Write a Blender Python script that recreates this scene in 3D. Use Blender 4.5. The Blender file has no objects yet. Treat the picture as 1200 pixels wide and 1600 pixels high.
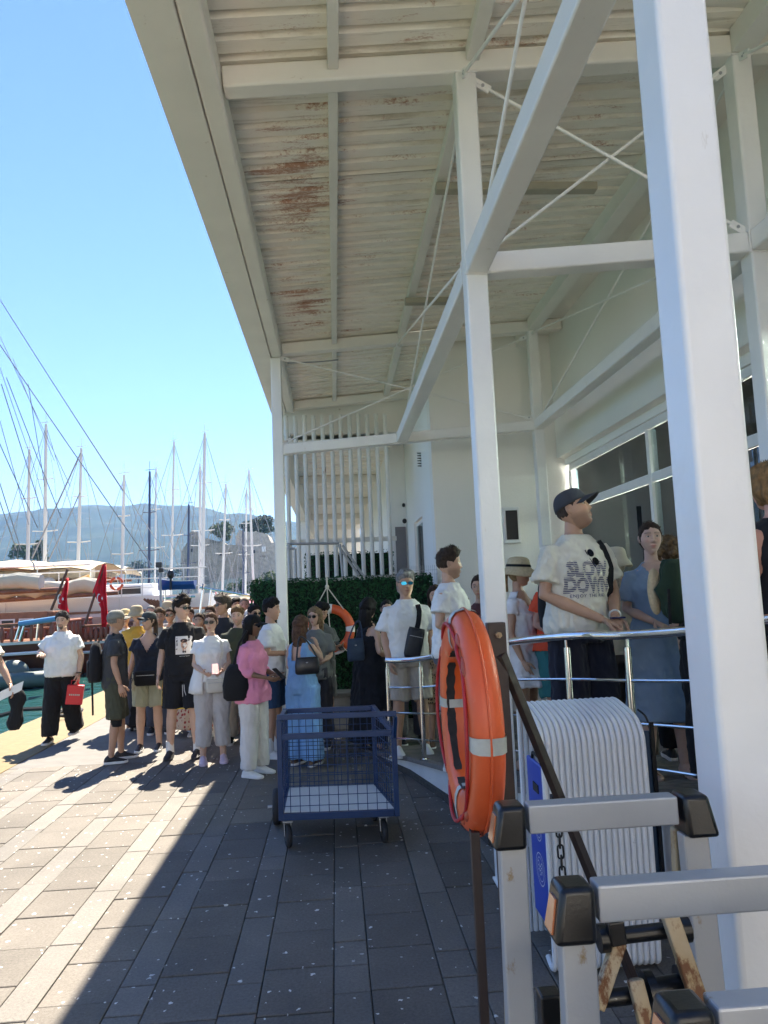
import bpy, bmesh, math, random
from math import sin, cos, pi, radians, sqrt, exp, atan2
from mathutils import Vector, Matrix, noise
from mathutils.bvhtree import BVHTree
random.seed(7)
SC = bpy.context.scene
COL = SC.collection
V3 = Vector
# ------------------------------------------------------------------ camera
CAM_H = 1.75
YAW, PITCH, ROLL, FOC = 0.06987531, 0.10675831, -0.04122691, 1155.0
cfwd = V3((sin(YAW) * cos(PITCH), cos(YAW) * cos(PITCH), sin(PITCH)))
crt = V3((cos(YAW), -sin(YAW), 0))
cup = crt.cross(cfwd)
crt, cup = cos(ROLL) * crt + sin(ROLL) * cup, -sin(ROLL) * crt + cos(ROLL) * cup
cam_d = bpy.data.cameras.new('camera')
cam = bpy.data.objects.new('camera', cam_d)
COL.objects.link(cam)
cam_d.sensor_fit = 'VERTICAL'
cam_d.sensor_height = 36.0
cam_d.sensor_width = 27.0
cam_d.lens = 36.0 * FOC / 1600.0
cam_d.clip_start = 0.05
cam_d.clip_end = 20000
cam.matrix_world = Matrix(((crt.x, cup.x, -cfwd.x, 0), (crt.y, cup.y, -cfwd.y, 0), (crt.z, cup.z, -cfwd.z, CAM_H), (0, 0, 0, 1)))
SC.camera = cam
# ------------------------------------------------------------------ light
SUN_EL, SUN_AZ = 53.5, 3.0        # degrees; azimuth measured from +Y towards +X
world = bpy.data.worlds.new('World')
SC.world = world
world.use_nodes = True
wn = world.node_tree
wn.nodes.clear()
sky = wn.nodes.new('ShaderNodeTexSky')
sky.sky_type = 'NISHITA'
sky.sun_disc = False
sky.sun_elevation = radians(SUN_EL)
sky.sun_rotation = radians(SUN_AZ)
sky.altitude = 0
sky.air_density = 1.0
sky.dust_density = 0.0
sky.ozone_density = 4.0
bg = wn.nodes.new('ShaderNodeBackground')
bg.inputs['Strength'].default_value = 0.052
wo = wn.nodes.new('ShaderNodeOutputWorld')
hsv = wn.nodes.new('ShaderNodeHueSaturation'); hsv.inputs['Saturation'].default_value = 1.06; hsv.inputs['Hue'].default_value = 0.5
tint = wn.nodes.new('ShaderNodeMixRGB'); tint.blend_type = 'MULTIPLY'; tint.inputs['Fac'].default_value = 1; tint.inputs['Color2'].default_value = (0.475, 0.458, 0.505, 1)
wn.links.new(sky.outputs[0], tint.inputs['Color1']); wn.links.new(tint.outputs[0], hsv.inputs['Color']); wn.links.new(hsv.outputs[0], bg.inputs['Color'])
wn.links.new(bg.outputs[0], wo.inputs['Surface'])
sun_d = bpy.data.lights.new('sun', 'SUN')
sun_d.energy = 2.0
sun_d.angle = radians(0.53)
sun_d.color = (1.0, 0.90, 0.75)
sun = bpy.data.objects.new('sun', sun_d)
COL.objects.link(sun)
sdir = V3((sin(radians(SUN_AZ)) * cos(radians(SUN_EL)), cos(radians(SUN_AZ)) * cos(radians(SUN_EL)), sin(radians(SUN_EL))))
sun.rotation_euler = sdir.to_track_quat('Z', 'Y').to_euler()
sun.location = (0, 0, 30)
SC.view_settings.view_transform = 'Standard'
SC.view_settings.look = 'None'
SC.view_settings.exposure = 3.25
SC.view_settings.gamma = 1
SC.view_settings.use_curve_mapping = False
SC.cycles.use_denoising = True
SC.cycles.max_bounces = 12
SC.cycles.diffuse_bounces = 9
SC.cycles.glossy_bounces = 4
SC.cycles.transmission_bounces = 6
SC.cycles.volume_bounces = 0
SC.cycles.caustics_reflective = False
SC.cycles.caustics_refractive = False

# ------------------------------------------------------------------ helpers
def ray(px, py):
    return cfwd + (px - 600) / FOC * crt + (800 - py) / FOC * cup
def atY(px, py, Y):
    d = ray(px, py); return d * (Y / d.y) + V3((0, 0, CAM_H))
def atX(px, py, X):
    d = ray(px, py); return d * (X / d.x) + V3((0, 0, CAM_H))
def atZ(px, py, Z=0.0):
    d = ray(px, py); return d * ((Z - CAM_H) / d.z) + V3((0, 0, CAM_H))

MAT = {}
def mk(name, color, rough=0.6, metal=0.0, noise_scale=None, noise_amt=0.15, bump=None, bump_scale=60, spec=0.5, color2=None, coat=0, obj_rand=0.0, stain=None):
    """general procedural material: colour with noise variation, fine bump, optional stains"""
    m = bpy.data.materials.new(name)
    m.use_nodes = True
    nt = m.node_tree
    b = nt.nodes['Principled BSDF']
    b.inputs['Roughness'].default_value = rough
    b.inputs['Metallic'].default_value = metal
    b.inputs['Specular IOR Level'].default_value = spec
    if coat: b.inputs['Coat Weight'].default_value = coat; b.inputs['Coat Roughness'].default_value = 0.052
    tc = nt.nodes.new('ShaderNodeTexCoord')
    col = (*color, 1)
    last = None
    if noise_scale:
        n = nt.nodes.new('ShaderNodeTexNoise'); n.inputs['Scale'].default_value = noise_scale; n.inputs['Detail'].default_value = 6
        nt.links.new(tc.outputs['Object'], n.inputs['Vector'])
        r = nt.nodes.new('ShaderNodeValToRGB')
        r.color_ramp.elements[0].position = 0.3; r.color_ramp.elements[1].position = 0.7
        c2 = color2 or tuple(c * (1 - noise_amt) for c in color)
        r.color_ramp.elements[0].color = (*c2, 1); r.color_ramp.elements[1].color = col
        nt.links.new(n.outputs['Fac'], r.inputs['Fac'])
        last = r.outputs['Color']
    if stain:
        sc_, thr, scol, stretch = stain
        mp = nt.nodes.new('ShaderNodeMapping'); mp.inputs['Scale'].default_value = stretch
        nt.links.new(tc.outputs['Object'], mp.inputs['Vector'])
        n2 = nt.nodes.new('ShaderNodeTexNoise'); n2.inputs['Scale'].default_value = sc_; n2.inputs['Detail'].default_value = 8; n2.inputs['Roughness'].default_value = 0.7
        nt.links.new(mp.outputs[0], n2.inputs['Vector'])
        r2 = nt.nodes.new('ShaderNodeValToRGB'); r2.color_ramp.elements[0].position = thr; r2.color_ramp.elements[1].position = thr + 0.08
        nt.links.new(n2.outputs['Fac'], r2.inputs['Fac'])
        mx = nt.nodes.new('ShaderNodeMixRGB'); mx.inputs['Color2'].default_value = (*scol, 1)
        nt.links.new(r2.outputs['Color'], mx.inputs['Fac'])
        if last: nt.links.new(last, mx.inputs['Color1'])
        else: mx.inputs['Color1'].default_value = col
        last = mx.outputs['Color']
    if obj_rand:
        oi = nt.nodes.new('ShaderNodeObjectInfo')
        hs = nt.nodes.new('ShaderNodeHueSaturation')
        mr = nt.nodes.new('ShaderNodeMapRange'); mr.inputs['To Min'].default_value = 1 - obj_rand; mr.inputs['To Max'].default_value = 1 + obj_rand
        nt.links.new(oi.outputs['Random'], mr.inputs['Value']); nt.links.new(mr.outputs[0], hs.inputs['Value'])
        if last: nt.links.new(last, hs.inputs['Color'])
        else: hs.inputs['Color'].default_value = col
        last = hs.outputs['Color']
    if last: nt.links.new(last, b.inputs['Base Color'])
    else: b.inputs['Base Color'].default_value = col
    if bump:
        n3 = nt.nodes.new('ShaderNodeTexNoise'); n3.inputs['Scale'].default_value = bump_scale; n3.inputs['Detail'].default_value = 5
        nt.links.new(tc.outputs['Object'], n3.inputs['Vector'])
        bp = nt.nodes.new('ShaderNodeBump'); bp.inputs['Strength'].default_value = 1; bp.inputs['Distance'].default_value = bump
        nt.links.new(n3.outputs['Fac'], bp.inputs['Height']); nt.links.new(bp.outputs[0], b.inputs['Normal'])
    return m

FAB = {}
def fabric(color, rough=0.9, bump=0.0015, kind=None, color2=None):
    key = (tuple(color), rough, kind)
    if key in FAB: return FAB[key]
    m = mk('fabric', color, rough, noise_scale=9, noise_amt=0.12, bump=bump, bump_scale=140, spec=0.2)
    nt = m.node_tree; b = nt.nodes['Principled BSDF']
    b.inputs['Sheen Weight'].default_value = 0.052
    if kind in ('leopard', 'floral', 'floral2'):
        tc = nt.nodes.new('ShaderNodeTexCoord')
        vo = nt.nodes.new('ShaderNodeTexVoronoi'); vo.inputs['Scale'].default_value = 45 if kind == 'leopard' else 22
        nt.links.new(tc.outputs['Object'], vo.inputs['Vector'])
        r = nt.nodes.new('ShaderNodeValToRGB'); r.color_ramp.interpolation = 'CONSTANT'
        r.color_ramp.elements[0].color = (*color2, 1); r.color_ramp.elements[1].position = 0.38; r.color_ramp.elements[1].color = (*color, 1)
        nt.links.new(vo.outputs['Distance'], r.inputs['Fac']); nt.links.new(r.outputs[0], b.inputs['Base Color'])
    FAB[key] = m
    return m

WORLDMAT = {}
def wm(o):
    return WORLDMAT.get(o.name, Matrix.Identity(4)) if o else Matrix.Identity(4)
def tag(o, label=None, cat=None, group=None, kind=None):
    if label: o['label'] = label
    if cat: o['category'] = cat
    if group: o['group'] = group
    if kind: o['kind'] = kind
    return o
def thing(name, label, cat, loc=(0, 0, 0), rotz=0.0, group=None, kind=None):
    o = bpy.data.objects.new(name, None); COL.objects.link(o)
    o.empty_display_size = 0.1
    o.location = loc; o.rotation_euler = (0, 0, rotz)
    WORLDMAT[o.name] = Matrix.Translation(V3(loc)) @ Matrix.Rotation(rotz, 4, 'Z')
    return tag(o, label, cat, group, kind)
def link_mesh(name, me, parent=None, smooth=False):
    o = bpy.data.objects.new(name, me); COL.objects.link(o)
    if parent is not None: o.parent = parent
    WORLDMAT[o.name] = wm(parent)
    return o

class MB:
    """mesh builder; vertices in world coordinates unless local=True at build"""
    def __init__(s): s.v = []; s.f = []; s.m = []; s.cur = 0
    def poly(s, pts):
        n = len(s.v); s.v += [V3(p) for p in pts]; s.f.append(tuple(range(n, n + len(pts)))); s.m.append(s.cur); return s
    def add(s, vs, fs):
        n = len(s.v); s.v += [V3(p) for p in vs]
        for f in fs: s.f.append(tuple(i + n for i in f)); s.m.append(s.cur)
        return s
    def box(s, x0, x1, y0, y1, z0, z1):
        vs = [(x, y, z) for z in (z0, z1) for y in (y0, y1) for x in (x0, x1)]
        return s.add(vs, [(0, 2, 3, 1), (4, 5, 7, 6), (0, 1, 5, 4), (2, 6, 7, 3), (0, 4, 6, 2), (1, 3, 7, 5)])
    def beam(s, p0, p1, w, h, up=(0, 0, 1)):
        p0, p1 = V3(p0), V3(p1); d = (p1 - p0).normalized(); up = V3(up)
        if abs(d.dot(up)) > 0.99: up = V3((0, 1, 0))
        r = d.cross(up).normalized(); u = r.cross(d)
        vs = []
        for p in (p0, p1):
            for a, b in ((-1, -1), (1, -1), (1, 1), (-1, 1)): vs.append(p + r * (a * w / 2) + u * (b * h / 2))
        return s.add(vs, [(0, 3, 2, 1), (4, 5, 6, 7), (0, 1, 5, 4), (1, 2, 6, 5), (2, 3, 7, 6), (3, 0, 4, 7)])
    def tube(s, pts, r, seg=8, caps=True, closed=False):
        pts = [V3(p) for p in pts]; n = len(pts)
        rr = r if isinstance(r, (list, tuple)) else [r] * n
        base = len(s.v); prev = None
        for i, p in enumerate(pts):
            a = pts[(i - 1) % n] if (i > 0 or closed) else p
            b = pts[(i + 1) % n] if (i < n - 1 or closed) else p
            d = (b - a)
            d = d.normalized() if d.length > 1e-9 else V3((0, 0, 1))
            if prev is None:
                prev = d.orthogonal().normalized()
            prev = (prev - d * prev.dot(d))
            prev = prev.normalized() if prev.length > 1e-6 else d.orthogonal().normalized()
            q = d.cross(prev)
            ri = rr[i]; ra, rb = ri if isinstance(ri, (list, tuple)) else (ri, ri)
            for k in range(seg):
                t = 2 * pi * k / seg
                s.v.append(p + prev * (cos(t) * ra) + q * (sin(t) * rb))
        m = n if closed else n - 1
        for i in range(m):
            j = (i + 1) % n
            for k in range(seg):
                l = (k + 1) % seg
                s.f.append((base + i * seg + k, base + i * seg + l, base + j * seg + l, base + j * seg + k)); s.m.append(s.cur)
        if caps and not closed:
            s.f.append(tuple(base + k for k in reversed(range(seg)))); s.m.append(s.cur)
            s.f.append(tuple(base + (n - 1) * seg + k for k in range(seg))); s.m.append(s.cur)
        return s
    def rings(s, rings, caps=True):
        """rings: list of equal-length point loops"""
        base = len(s.v); seg = len(rings[0])
        for r in rings: s.v += [V3(p) for p in r]
        for i in range(len(rings) - 1):
            for k in range(seg):
                l = (k + 1) % seg
                s.f.append((base + i * seg + k, base + i * seg + l, base + (i + 1) * seg + l, base + (i + 1) * seg + k)); s.m.append(s.cur)
        if caps:
            s.f.append(tuple(base + k for k in reversed(range(seg)))); s.m.append(s.cur)
            s.f.append(tuple(base + (len(rings) - 1) * seg + k for k in range(seg))); s.m.append(s.cur)
        return s
    def ell(s, c, rx, ry, rz, seg=12, rg=8, rot=None):
        c = V3(c); R = rot or Matrix.Identity(3); base = len(s.v)
        s.v.append(c + R @ V3((0, 0, -rz)))
        for i in range(1, rg):
            ph = -pi / 2 + pi * i / rg
            for k in range(seg):
                t = 2 * pi * k / seg
                s.v.append(c + R @ V3((rx * cos(ph) * cos(t), ry * cos(ph) * sin(t), rz * sin(ph))))
        s.v.append(c + R @ V3((0, 0, rz))); top = len(s.v) - 1
        for k in range(seg):
            l = (k + 1) % seg
            s.f.append((base, base + 1 + l, base + 1 + k)); s.m.append(s.cur)
            for i in range(rg - 2):
                a = base + 1 + i * seg
                s.f.append((a + k, a + l, a + seg + l, a + seg + k)); s.m.append(s.cur)
            a = base + 1 + (rg - 2) * seg
            s.f.append((a + k, a + l, top)); s.m.append(s.cur)
        return s
    def prism(s, poly, z0, z1):
        n = len(poly); vs = [(p[0], p[1], z0) for p in poly] + [(p[0], p[1], z1) for p in poly]
        fs = [tuple(reversed(range(n))), tuple(range(n, 2 * n))] + [(i, (i + 1) % n, n + (i + 1) % n, n + i) for i in range(n)]
        return s.add(vs, fs)
    def xform(s, M):
        s.v = [M @ v for v in s.v]; return s
    def mesh(s, name, mats):
        me = bpy.data.meshes.new(name)
        me.from_pydata([tuple(v) for v in s.v], [], s.f)
        for m in (mats if isinstance(mats, (list, tuple)) else [mats]): me.materials.append(m)
        if any(s.m): me.polygons.foreach_set('material_index', s.m)
        return me
    def build(s, name, mats, parent=None, local=False, smooth=False, bevel=0, label=None, seg=2, angle=40):
        if parent is not None and not local:
            Mi = wm(parent).inverted(); s.v = [Mi @ v for v in s.v]
        me = s.mesh(name, mats)
        if smooth:
            me.polygons.foreach_set('use_smooth', [True] * len(me.polygons))
            if smooth != 'all': me.set_sharp_from_angle(angle=radians(angle))
        o = link_mesh(name, me, parent)
        if bevel:
            b = o.modifiers.new('bevel', 'BEVEL'); b.width = bevel; b.segments = seg; b.limit_method = 'ANGLE'
            b.harden_normals = False
        if label: o['label'] = label
        return o
def struct(name, mb, mats, **k):
    o = mb.build(name, mats, **k); o['kind'] = 'structure'; return o
def copy_tree(o, parent=None):
    c = o.copy(); COL.objects.link(c)
    if parent is not None: c.parent = parent
    WORLDMAT[c.name] = wm(o)
    for ch in o.children: copy_tree(ch, c)
    return c

# ------------------------------------------------------------------ materials
M = {}
M['white_steel'] = mk('white_paint', (0.86, 0.85, 0.82), 0.33, noise_scale=2.5, noise_amt=0.08, bump=0.004, bump_scale=11, stain=(9, 0.66, (0.58, 0.53, 0.45), (1, 1, 0.25)))
M['canopy_steel'] = mk('canopy_paint', (0.84, 0.81, 0.745), 0.5, noise_scale=1.8, noise_amt=0.10, bump=0.002, bump_scale=16, stain=(11, 0.665, (0.40, 0.33, 0.24), (0.6, 0.6, 1)))
M['wall'] = mk('painted_plaster', (0.86, 0.84, 0.79), 0.85, noise_scale=0.8, noise_amt=0.05, bump=0.002, bump_scale=40, stain=(2.0, 0.72, (0.66, 0.62, 0.55), (1, 1, 0.25)))
M['wall_white'] = mk('white_plaster', (0.87, 0.87, 0.85), 0.85, noise_scale=0.8, noise_amt=0.04, bump=0.002, bump_scale=40)
M['chrome'] = mk('stainless_steel', (0.74, 0.73, 0.71), 0.13, metal=1.0, noise_scale=12, noise_amt=0.08)
M['rust_brown'] = mk('brown_painted_steel', (0.055, 0.034, 0.027), 0.5, noise_scale=8, noise_amt=0.35, bump=0.0008, bump_scale=70)
M['blue_steel'] = mk('blue_painted_steel', (0.006, 0.036, 0.120), 0.38, noise_scale=9, noise_amt=0.25, bump=0.0005, bump_scale=60, stain=(14, 0.66, (0.07, 0.08, 0.14), (1, 1, 1)))
M['rubber'] = mk('black_rubber', (0.022, 0.022, 0.024), 0.7, noise_scale=10, noise_amt=0.3, bump=0.0006, bump_scale=90)
M['black_plastic'] = mk('black_plastic', (0.006, 0.0065, 0.008), 0.30, noise_scale=15, noise_amt=0.3, bump=0.0003, bump_scale=160)
M['grey_metal'] = mk('brushed_grey_metal', (0.42, 0.43, 0.44), 0.42, metal=0.35, noise_scale=6, noise_amt=0.1, bump=0.0003, bump_scale=150, stain=(14, 0.62, (0.27, 0.19, 0.09), (1, 1, 0.6)))
M['rusty_metal'] = mk('rust_stained_metal', (0.50, 0.42, 0.30), 0.6, metal=0.2, noise_scale=9, noise_amt=0.3, color2=(0.40, 0.28, 0.13), bump=0.0006, bump_scale=70, stain=(22, 0.50, (0.17, 0.07, 0.025), (1, 1, 0.6)))
M['black'] = mk('matt_black', (0.012, 0.012, 0.014), 0.6, noise_scale=10, noise_amt=0.3)
M['rope_white'] = mk('white_rope', (0.55, 0.52, 0.46), 0.9, bump=0.002, bump_scale=200)
M['white_paint'] = mk('gloss_white_paint', (0.80, 0.80, 0.79), 0.3, noise_scale=3, noise_amt=0.05)
M['wood'] = mk('varnished_wood', (0.30, 0.13, 0.06), 0.35, noise_scale=5, noise_amt=0.4)
M['cable'] = mk('grey_cable', (0.26, 0.27, 0.28), 0.5)
M['mast_white'] = mk('white_mast', (0.62, 0.62, 0.60), 0.4, noise_scale=1, noise_amt=0.08)
M['mast_blue'] = mk('navy_mast', (0.02, 0.04, 0.10), 0.4)
# ------------------------------------------------------------------ ground and pavement
def paver_mat(name, c, rough, speck=True):
    m = bpy.data.materials.new(name); m.use_nodes = True
    nt = m.node_tree; b = nt.nodes['Principled BSDF']; b.inputs['Roughness'].default_value = rough
    b.inputs['Specular IOR Level'].default_value = 0.3
    geo = nt.nodes.new('ShaderNodeNewGeometry')
    def noi(sc, det, ro=0.6):
        n = nt.nodes.new('ShaderNodeTexNoise'); n.inputs['Scale'].default_value = sc; n.inputs['Detail'].default_value = det; n.inputs['Roughness'].default_value = ro
        nt.links.new(geo.outputs['Position'], n.inputs['Vector']); return n
    n1 = noi(70, 6, 0.8)
    r1 = nt.nodes.new('ShaderNodeValToRGB'); r1.color_ramp.elements[0].position = 0.33; r1.color_ramp.elements[1].position = 0.68
    r1.color_ramp.elements[0].color = (*[x * 0.68 for x in c], 1); r1.color_ramp.elements[1].color = (*[x * 1.18 for x in c], 1)
    nt.links.new(n1.outputs['Fac'], r1.inputs['Fac'])
    n2 = noi(1.7, 5, 0.6)
    mr = nt.nodes.new('ShaderNodeMapRange'); mr.inputs['From Min'].default_value = .3; mr.inputs['From Max'].default_value = .7; mr.inputs['To Min'].default_value = 0.80; mr.inputs['To Max'].default_value = 1.12
    nt.links.new(n2.outputs['Fac'], mr.inputs['Value'])
    oi = nt.nodes.new('ShaderNodeObjectInfo')
    mo = nt.nodes.new('ShaderNodeMapRange'); mo.inputs['To Min'].default_value = 0.86; mo.inputs['To Max'].default_value = 1.13
    nt.links.new(oi.outputs['Random'], mo.inputs['Value'])
    mu = nt.nodes.new('ShaderNodeMath'); mu.operation = 'MULTIPLY'
    nt.links.new(mr.outputs[0], mu.inputs[0]); nt.links.new(mo.outputs[0], mu.inputs[1])
    hs = nt.nodes.new('ShaderNodeHueSaturation'); nt.links.new(r1.outputs[0], hs.inputs['Color']); nt.links.new(mu.outputs[0], hs.inputs['Value'])
    last = hs.outputs[0]
    # dark smudges
    n5 = noi(5.5, 7, 0.65)
    r5 = nt.nodes.new('ShaderNodeValToRGB'); r5.color_ramp.elements[0].position = 0.60; r5.color_ramp.elements[1].position = 0.78
    r5.color_ramp.elements[1].color = (.55, .55, .55, 1); nt.links.new(n5.outputs['Fac'], r5.inputs['Fac'])
    m5 = nt.nodes.new('ShaderNodeMixRGB'); m5.inputs['Color2'].default_value = (*[x * 0.55 for x in c], 1)
    nt.links.new(r5.outputs[0], m5.inputs['Fac']); nt.links.new(last, m5.inputs['Color1']); last = m5.outputs[0]
    if speck:
        vo = nt.nodes.new('ShaderNodeTexVoronoi'); vo.inputs['Scale'].default_value = 21; vo.inputs['Randomness'].default_value = 1
        # distort coordinates so the droppings are not round
        nd = noi(45, 2); ad = nt.nodes.new('ShaderNodeVectorMath'); ad.operation = 'SCALE'; ad.inputs['Scale'].default_value = 0.035
        nt.links.new(nd.outputs['Color'], ad.inputs[0])
        sm = nt.nodes.new('ShaderNodeVectorMath'); nt.links.new(ad.outputs[0], sm.inputs[0]); nt.links.new(geo.outputs['Position'], sm.inputs[1])
        nt.links.new(sm.outputs[0], vo.inputs['Vector'])
        sep = nt.nodes.new('ShaderNodeSeparateColor'); nt.links.new(vo.outputs['Color'], sep.inputs[0])
        big = nt.nodes.new('ShaderNodeMapRange'); big.inputs['From Min'].default_value = 0.5; big.inputs['From Max'].default_value = 1.0; big.inputs['To Min'].default_value = -0.02; big.inputs['To Max'].default_value = 0.23
        nt.links.new(sep.outputs[0], big.inputs['Value'])
        lt = nt.nodes.new('ShaderNodeMath'); lt.operation = 'LESS_THAN'; nt.links.new(vo.outputs['Distance'], lt.inputs[0]); nt.links.new(big.outputs[0], lt.inputs[1])
        nc = noi(1.1, 3); th = nt.nodes.new('ShaderNodeMapRange'); th.inputs['From Min'].default_value = 0.30; th.inputs['From Max'].default_value = 0.46
        nt.links.new(nc.outputs['Fac'], th.inputs['Value'])
        ml = nt.nodes.new('ShaderNodeMath'); ml.operation = 'MULTIPLY'; nt.links.new(lt.outputs[0], ml.inputs[0]); nt.links.new(th.outputs[0], ml.inputs[1])
        mx = nt.nodes.new('ShaderNodeMixRGB'); mx.inputs['Color2'].default_value = (0.72, 0.72, 0.68, 1)
        nt.links.new(ml.outputs[0], mx.inputs['Fac']); nt.links.new(last, mx.inputs['Color1']); last = mx.outputs[0]
    nt.links.new(last, b.inputs['Base Color'])
    bp = nt.nodes.new('ShaderNodeBump'); bp.inputs['Distance'].default_value = 0.003; bp.inputs['Strength'].default_value = 0.8
    nt.links.new(n1.outputs['Fac'], bp.inputs['Height']); nt.links.new(bp.outputs[0], b.inputs['Normal'])
    return m
M['paver'] = paver_mat('wide_paver_stone', (0.166, 0.149, 0.127), 0.75)
M['paver_n'] = paver_mat('narrow_paver_stone', (0.188, 0.172, 0.149), 0.6)
M['joint'] = mk('sandy_joint', (0.085, 0.078, 0.068), 0.95, noise_scale=30, noise_amt=0.4)
M['apron'] = mk('pale_concrete', (0.175, 0.168, 0.155), 0.85, noise_scale=6, noise_amt=0.2, bump=0.003, bump_scale=50, stain=(3, 0.62, (0.30, 0.29, 0.27), (1, 1, 1)))
M['yellow'] = mk('worn_yellow_paint', (0.21, 0.155, 0.065), 0.8, noise_scale=10, noise_amt=0.18, bump=0.002, bump_scale=60, stain=(6, 0.60, (0.20, 0.175, 0.13), (1, 1, 1)))
M['quay'] = mk('quay_concrete', (0.25, 0.24, 0.21), 0.9, noise_scale=2, noise_amt=0.3, bump=0.01, bump_scale=12)

M['ground'] = mk('worn_paving_ground', (0.50, 0.46, 0.40), 0.85, noise_scale=3, noise_amt=0.15, bump=0.003, bump_scale=30)
ROWX = -0.065                       # x of one joint between a wide and a narrow course
WIDE, NAR = 0.325, 0.165
PER = WIDE + NAR
base = MB().box(-4.7, 60, -8, 400, -2.5, -0.075)
struct('ground', base, M['ground'])
bed = MB().box(-3.55, 3.2, -3, 12.0, -0.074, -0.028)
pav = struct('pavement', bed, M['joint'])
def paver(x0, x1, y0, y1, zj, rim=0.0024, ry=0.004, c=0.004):
    mb = MB(); z0 = -0.03; z1 = zj
    a = [(x0 + rim, y0 + ry), (x1 - rim, y0 + ry), (x1 - rim, y1 - ry), (x0 + rim, y1 - ry)]
    b = [(x0 + rim + c, y0 + ry + c), (x1 - rim - c, y0 + ry + c), (x1 - rim - c, y1 - ry - c), (x0 + rim + c, y1 - ry - c)]
    vs = [(*p, z0) for p in a] + [(*p, z1 - c * 0.6) for p in a] + [(*p, z1) for p in b]
    fs = [(8, 9, 10, 11)] + [(i, (i + 1) % 4, 4 + (i + 1) % 4, 4 + i) for i in range(4)] + [(4 + i, 4 + (i + 1) % 4, 8 + (i + 1) % 4, 8 + i) for i in range(4)]
    mb.add(vs, fs); return mb
rp = random.Random(3)
far_w, far_n = MB(), MB()
cnt = 0
for k in range(-8, 8):
    for kind in (0, 1):
        x0 = ROWX + k * PER + (0 if kind == 0 else NAR)
        x1 = x0 + (NAR if kind == 0 else WIDE)
        if x1 > 3.2: continue
        x0c, x1c = max(x0, -3.6), x1
        if x1c - x0c < 0.04: continue
        L = 0.385 if kind else 0.70
        y = -1.0 + rp.random() * L
        lim = 8.52 if x1 < -1.75 else 12.0
        while y < lim:
            ln = L
            if kind == 0 and rp.random() < 0.12: ln = L * 0.35
            y1 = min(y + ln, lim)
            if y1 - y > 0.05:
                vis = 2.9 < y < 8.5 and y1 > 3.0 and x0c > -0.47 * y - 0.25 and x1c < 1.35 and (x0c < 0.95)
                jz = rp.uniform(-0.0025, 0.002)
                p = paver(x0c, x1c, y, y1, jz)
                mt = M['paver'] if kind else M['paver_n']
                if vis and cnt < 295:
                    cx, cy = (x0c + x1c) / 2, (y + y1) / 2
                    p.v = [V3((v.x - cx, v.y - cy, v.z)) for v in p.v]
                    o = p.build('paving_slab', mt, pav, local=True); o.location = (cx, cy, 0); cnt += 1
                else:
                    (far_w if kind else far_n).add(p.v, p.f)
            y = y1
print('pavers', cnt)
for mb, mt in ((far_w, M['paver']), (far_n, M['paver_n'])):
    o = mb.build('outer_paving_slabs', mt, pav); o['kind'] = 'stuff'
ap = MB().box(-3.6, -1.72, 8.525, 60, -0.074, -0.002)
ap.box(-1.715, 12, 12.01, 60, -0.074, -0.004)
struct('quay_apron', ap, M['apron'])
ye = MB().box(-4.7, -3.605, -8, 60, -0.074, 0.004)
struct('yellow_quay_edge', ye, M['yellow'], bevel=0.01)
# water
wt = bpy.data.materials.new('harbour_water'); wt.use_nodes = True
nt = wt.node_tree; b = nt.nodes['Principled BSDF']
b.inputs['Base Color'].default_value = (0.018, 0.075, 0.07, 1); b.inputs['Roughness'].default_value = 0.08; b.inputs['IOR'].default_value = 1.33
geo = nt.nodes.new('ShaderNodeNewGeometry'); n1 = nt.nodes.new('ShaderNodeTexNoise'); n1.inputs['Scale'].default_value = 1.6; n1.inputs['Detail'].default_value = 5
mp = nt.nodes.new('ShaderNodeMapping'); mp.inputs['Scale'].default_value = (1, 1.8, 1)
nt.links.new(geo.outputs['Position'], mp.inputs[0]); nt.links.new(mp.outputs[0], n1.inputs['Vector'])
bp = nt.nodes.new('ShaderNodeBump'); bp.inputs['Distance'].default_value = 0.22; nt.links.new(n1.outputs['Fac'], bp.inputs['Height']); nt.links.new(bp.outputs[0], b.inputs['Normal'])
WZ = -1.05
w = MB(); w.poly([(-9000, -300, WZ), (-4.72, -300, WZ), (-4.72, 401, WZ), (-9000, 401, WZ)]); w.poly([(-9000, 401, WZ), (9000, 401, WZ), (9000, 9000, WZ), (-9000, 9000, WZ)])
struct('water', w, wt)
# mooring rope and ring on the quay edge
t = thing('mooring_rope', 'dark mooring rope drooping from the yellow quay edge to the boats', 'rope', (-4.6, 13, 0))
pts = [V3((-4.45, 12.6, 0.03)) + V3((-i * 0.33, -i * 0.02, 0.09 * sin(i * .9) - 0.006 * i * i)) for i in range(14)]
MB().tube(pts, 0.035, 6).build('rope', M['rubber'], t, smooth=True)
ring = [V3((-4.25 + 0.17 * cos(a), 12.2 + 0.35 * sin(a), 0.05 + 0.02 * sin(3 * a))) for a in [i * 2 * pi / 18 for i in range(18)]]
MB().tube(ring, 0.03, 6, closed=True).build('rope_coil', M['rubber'], t, smooth=True)

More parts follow.
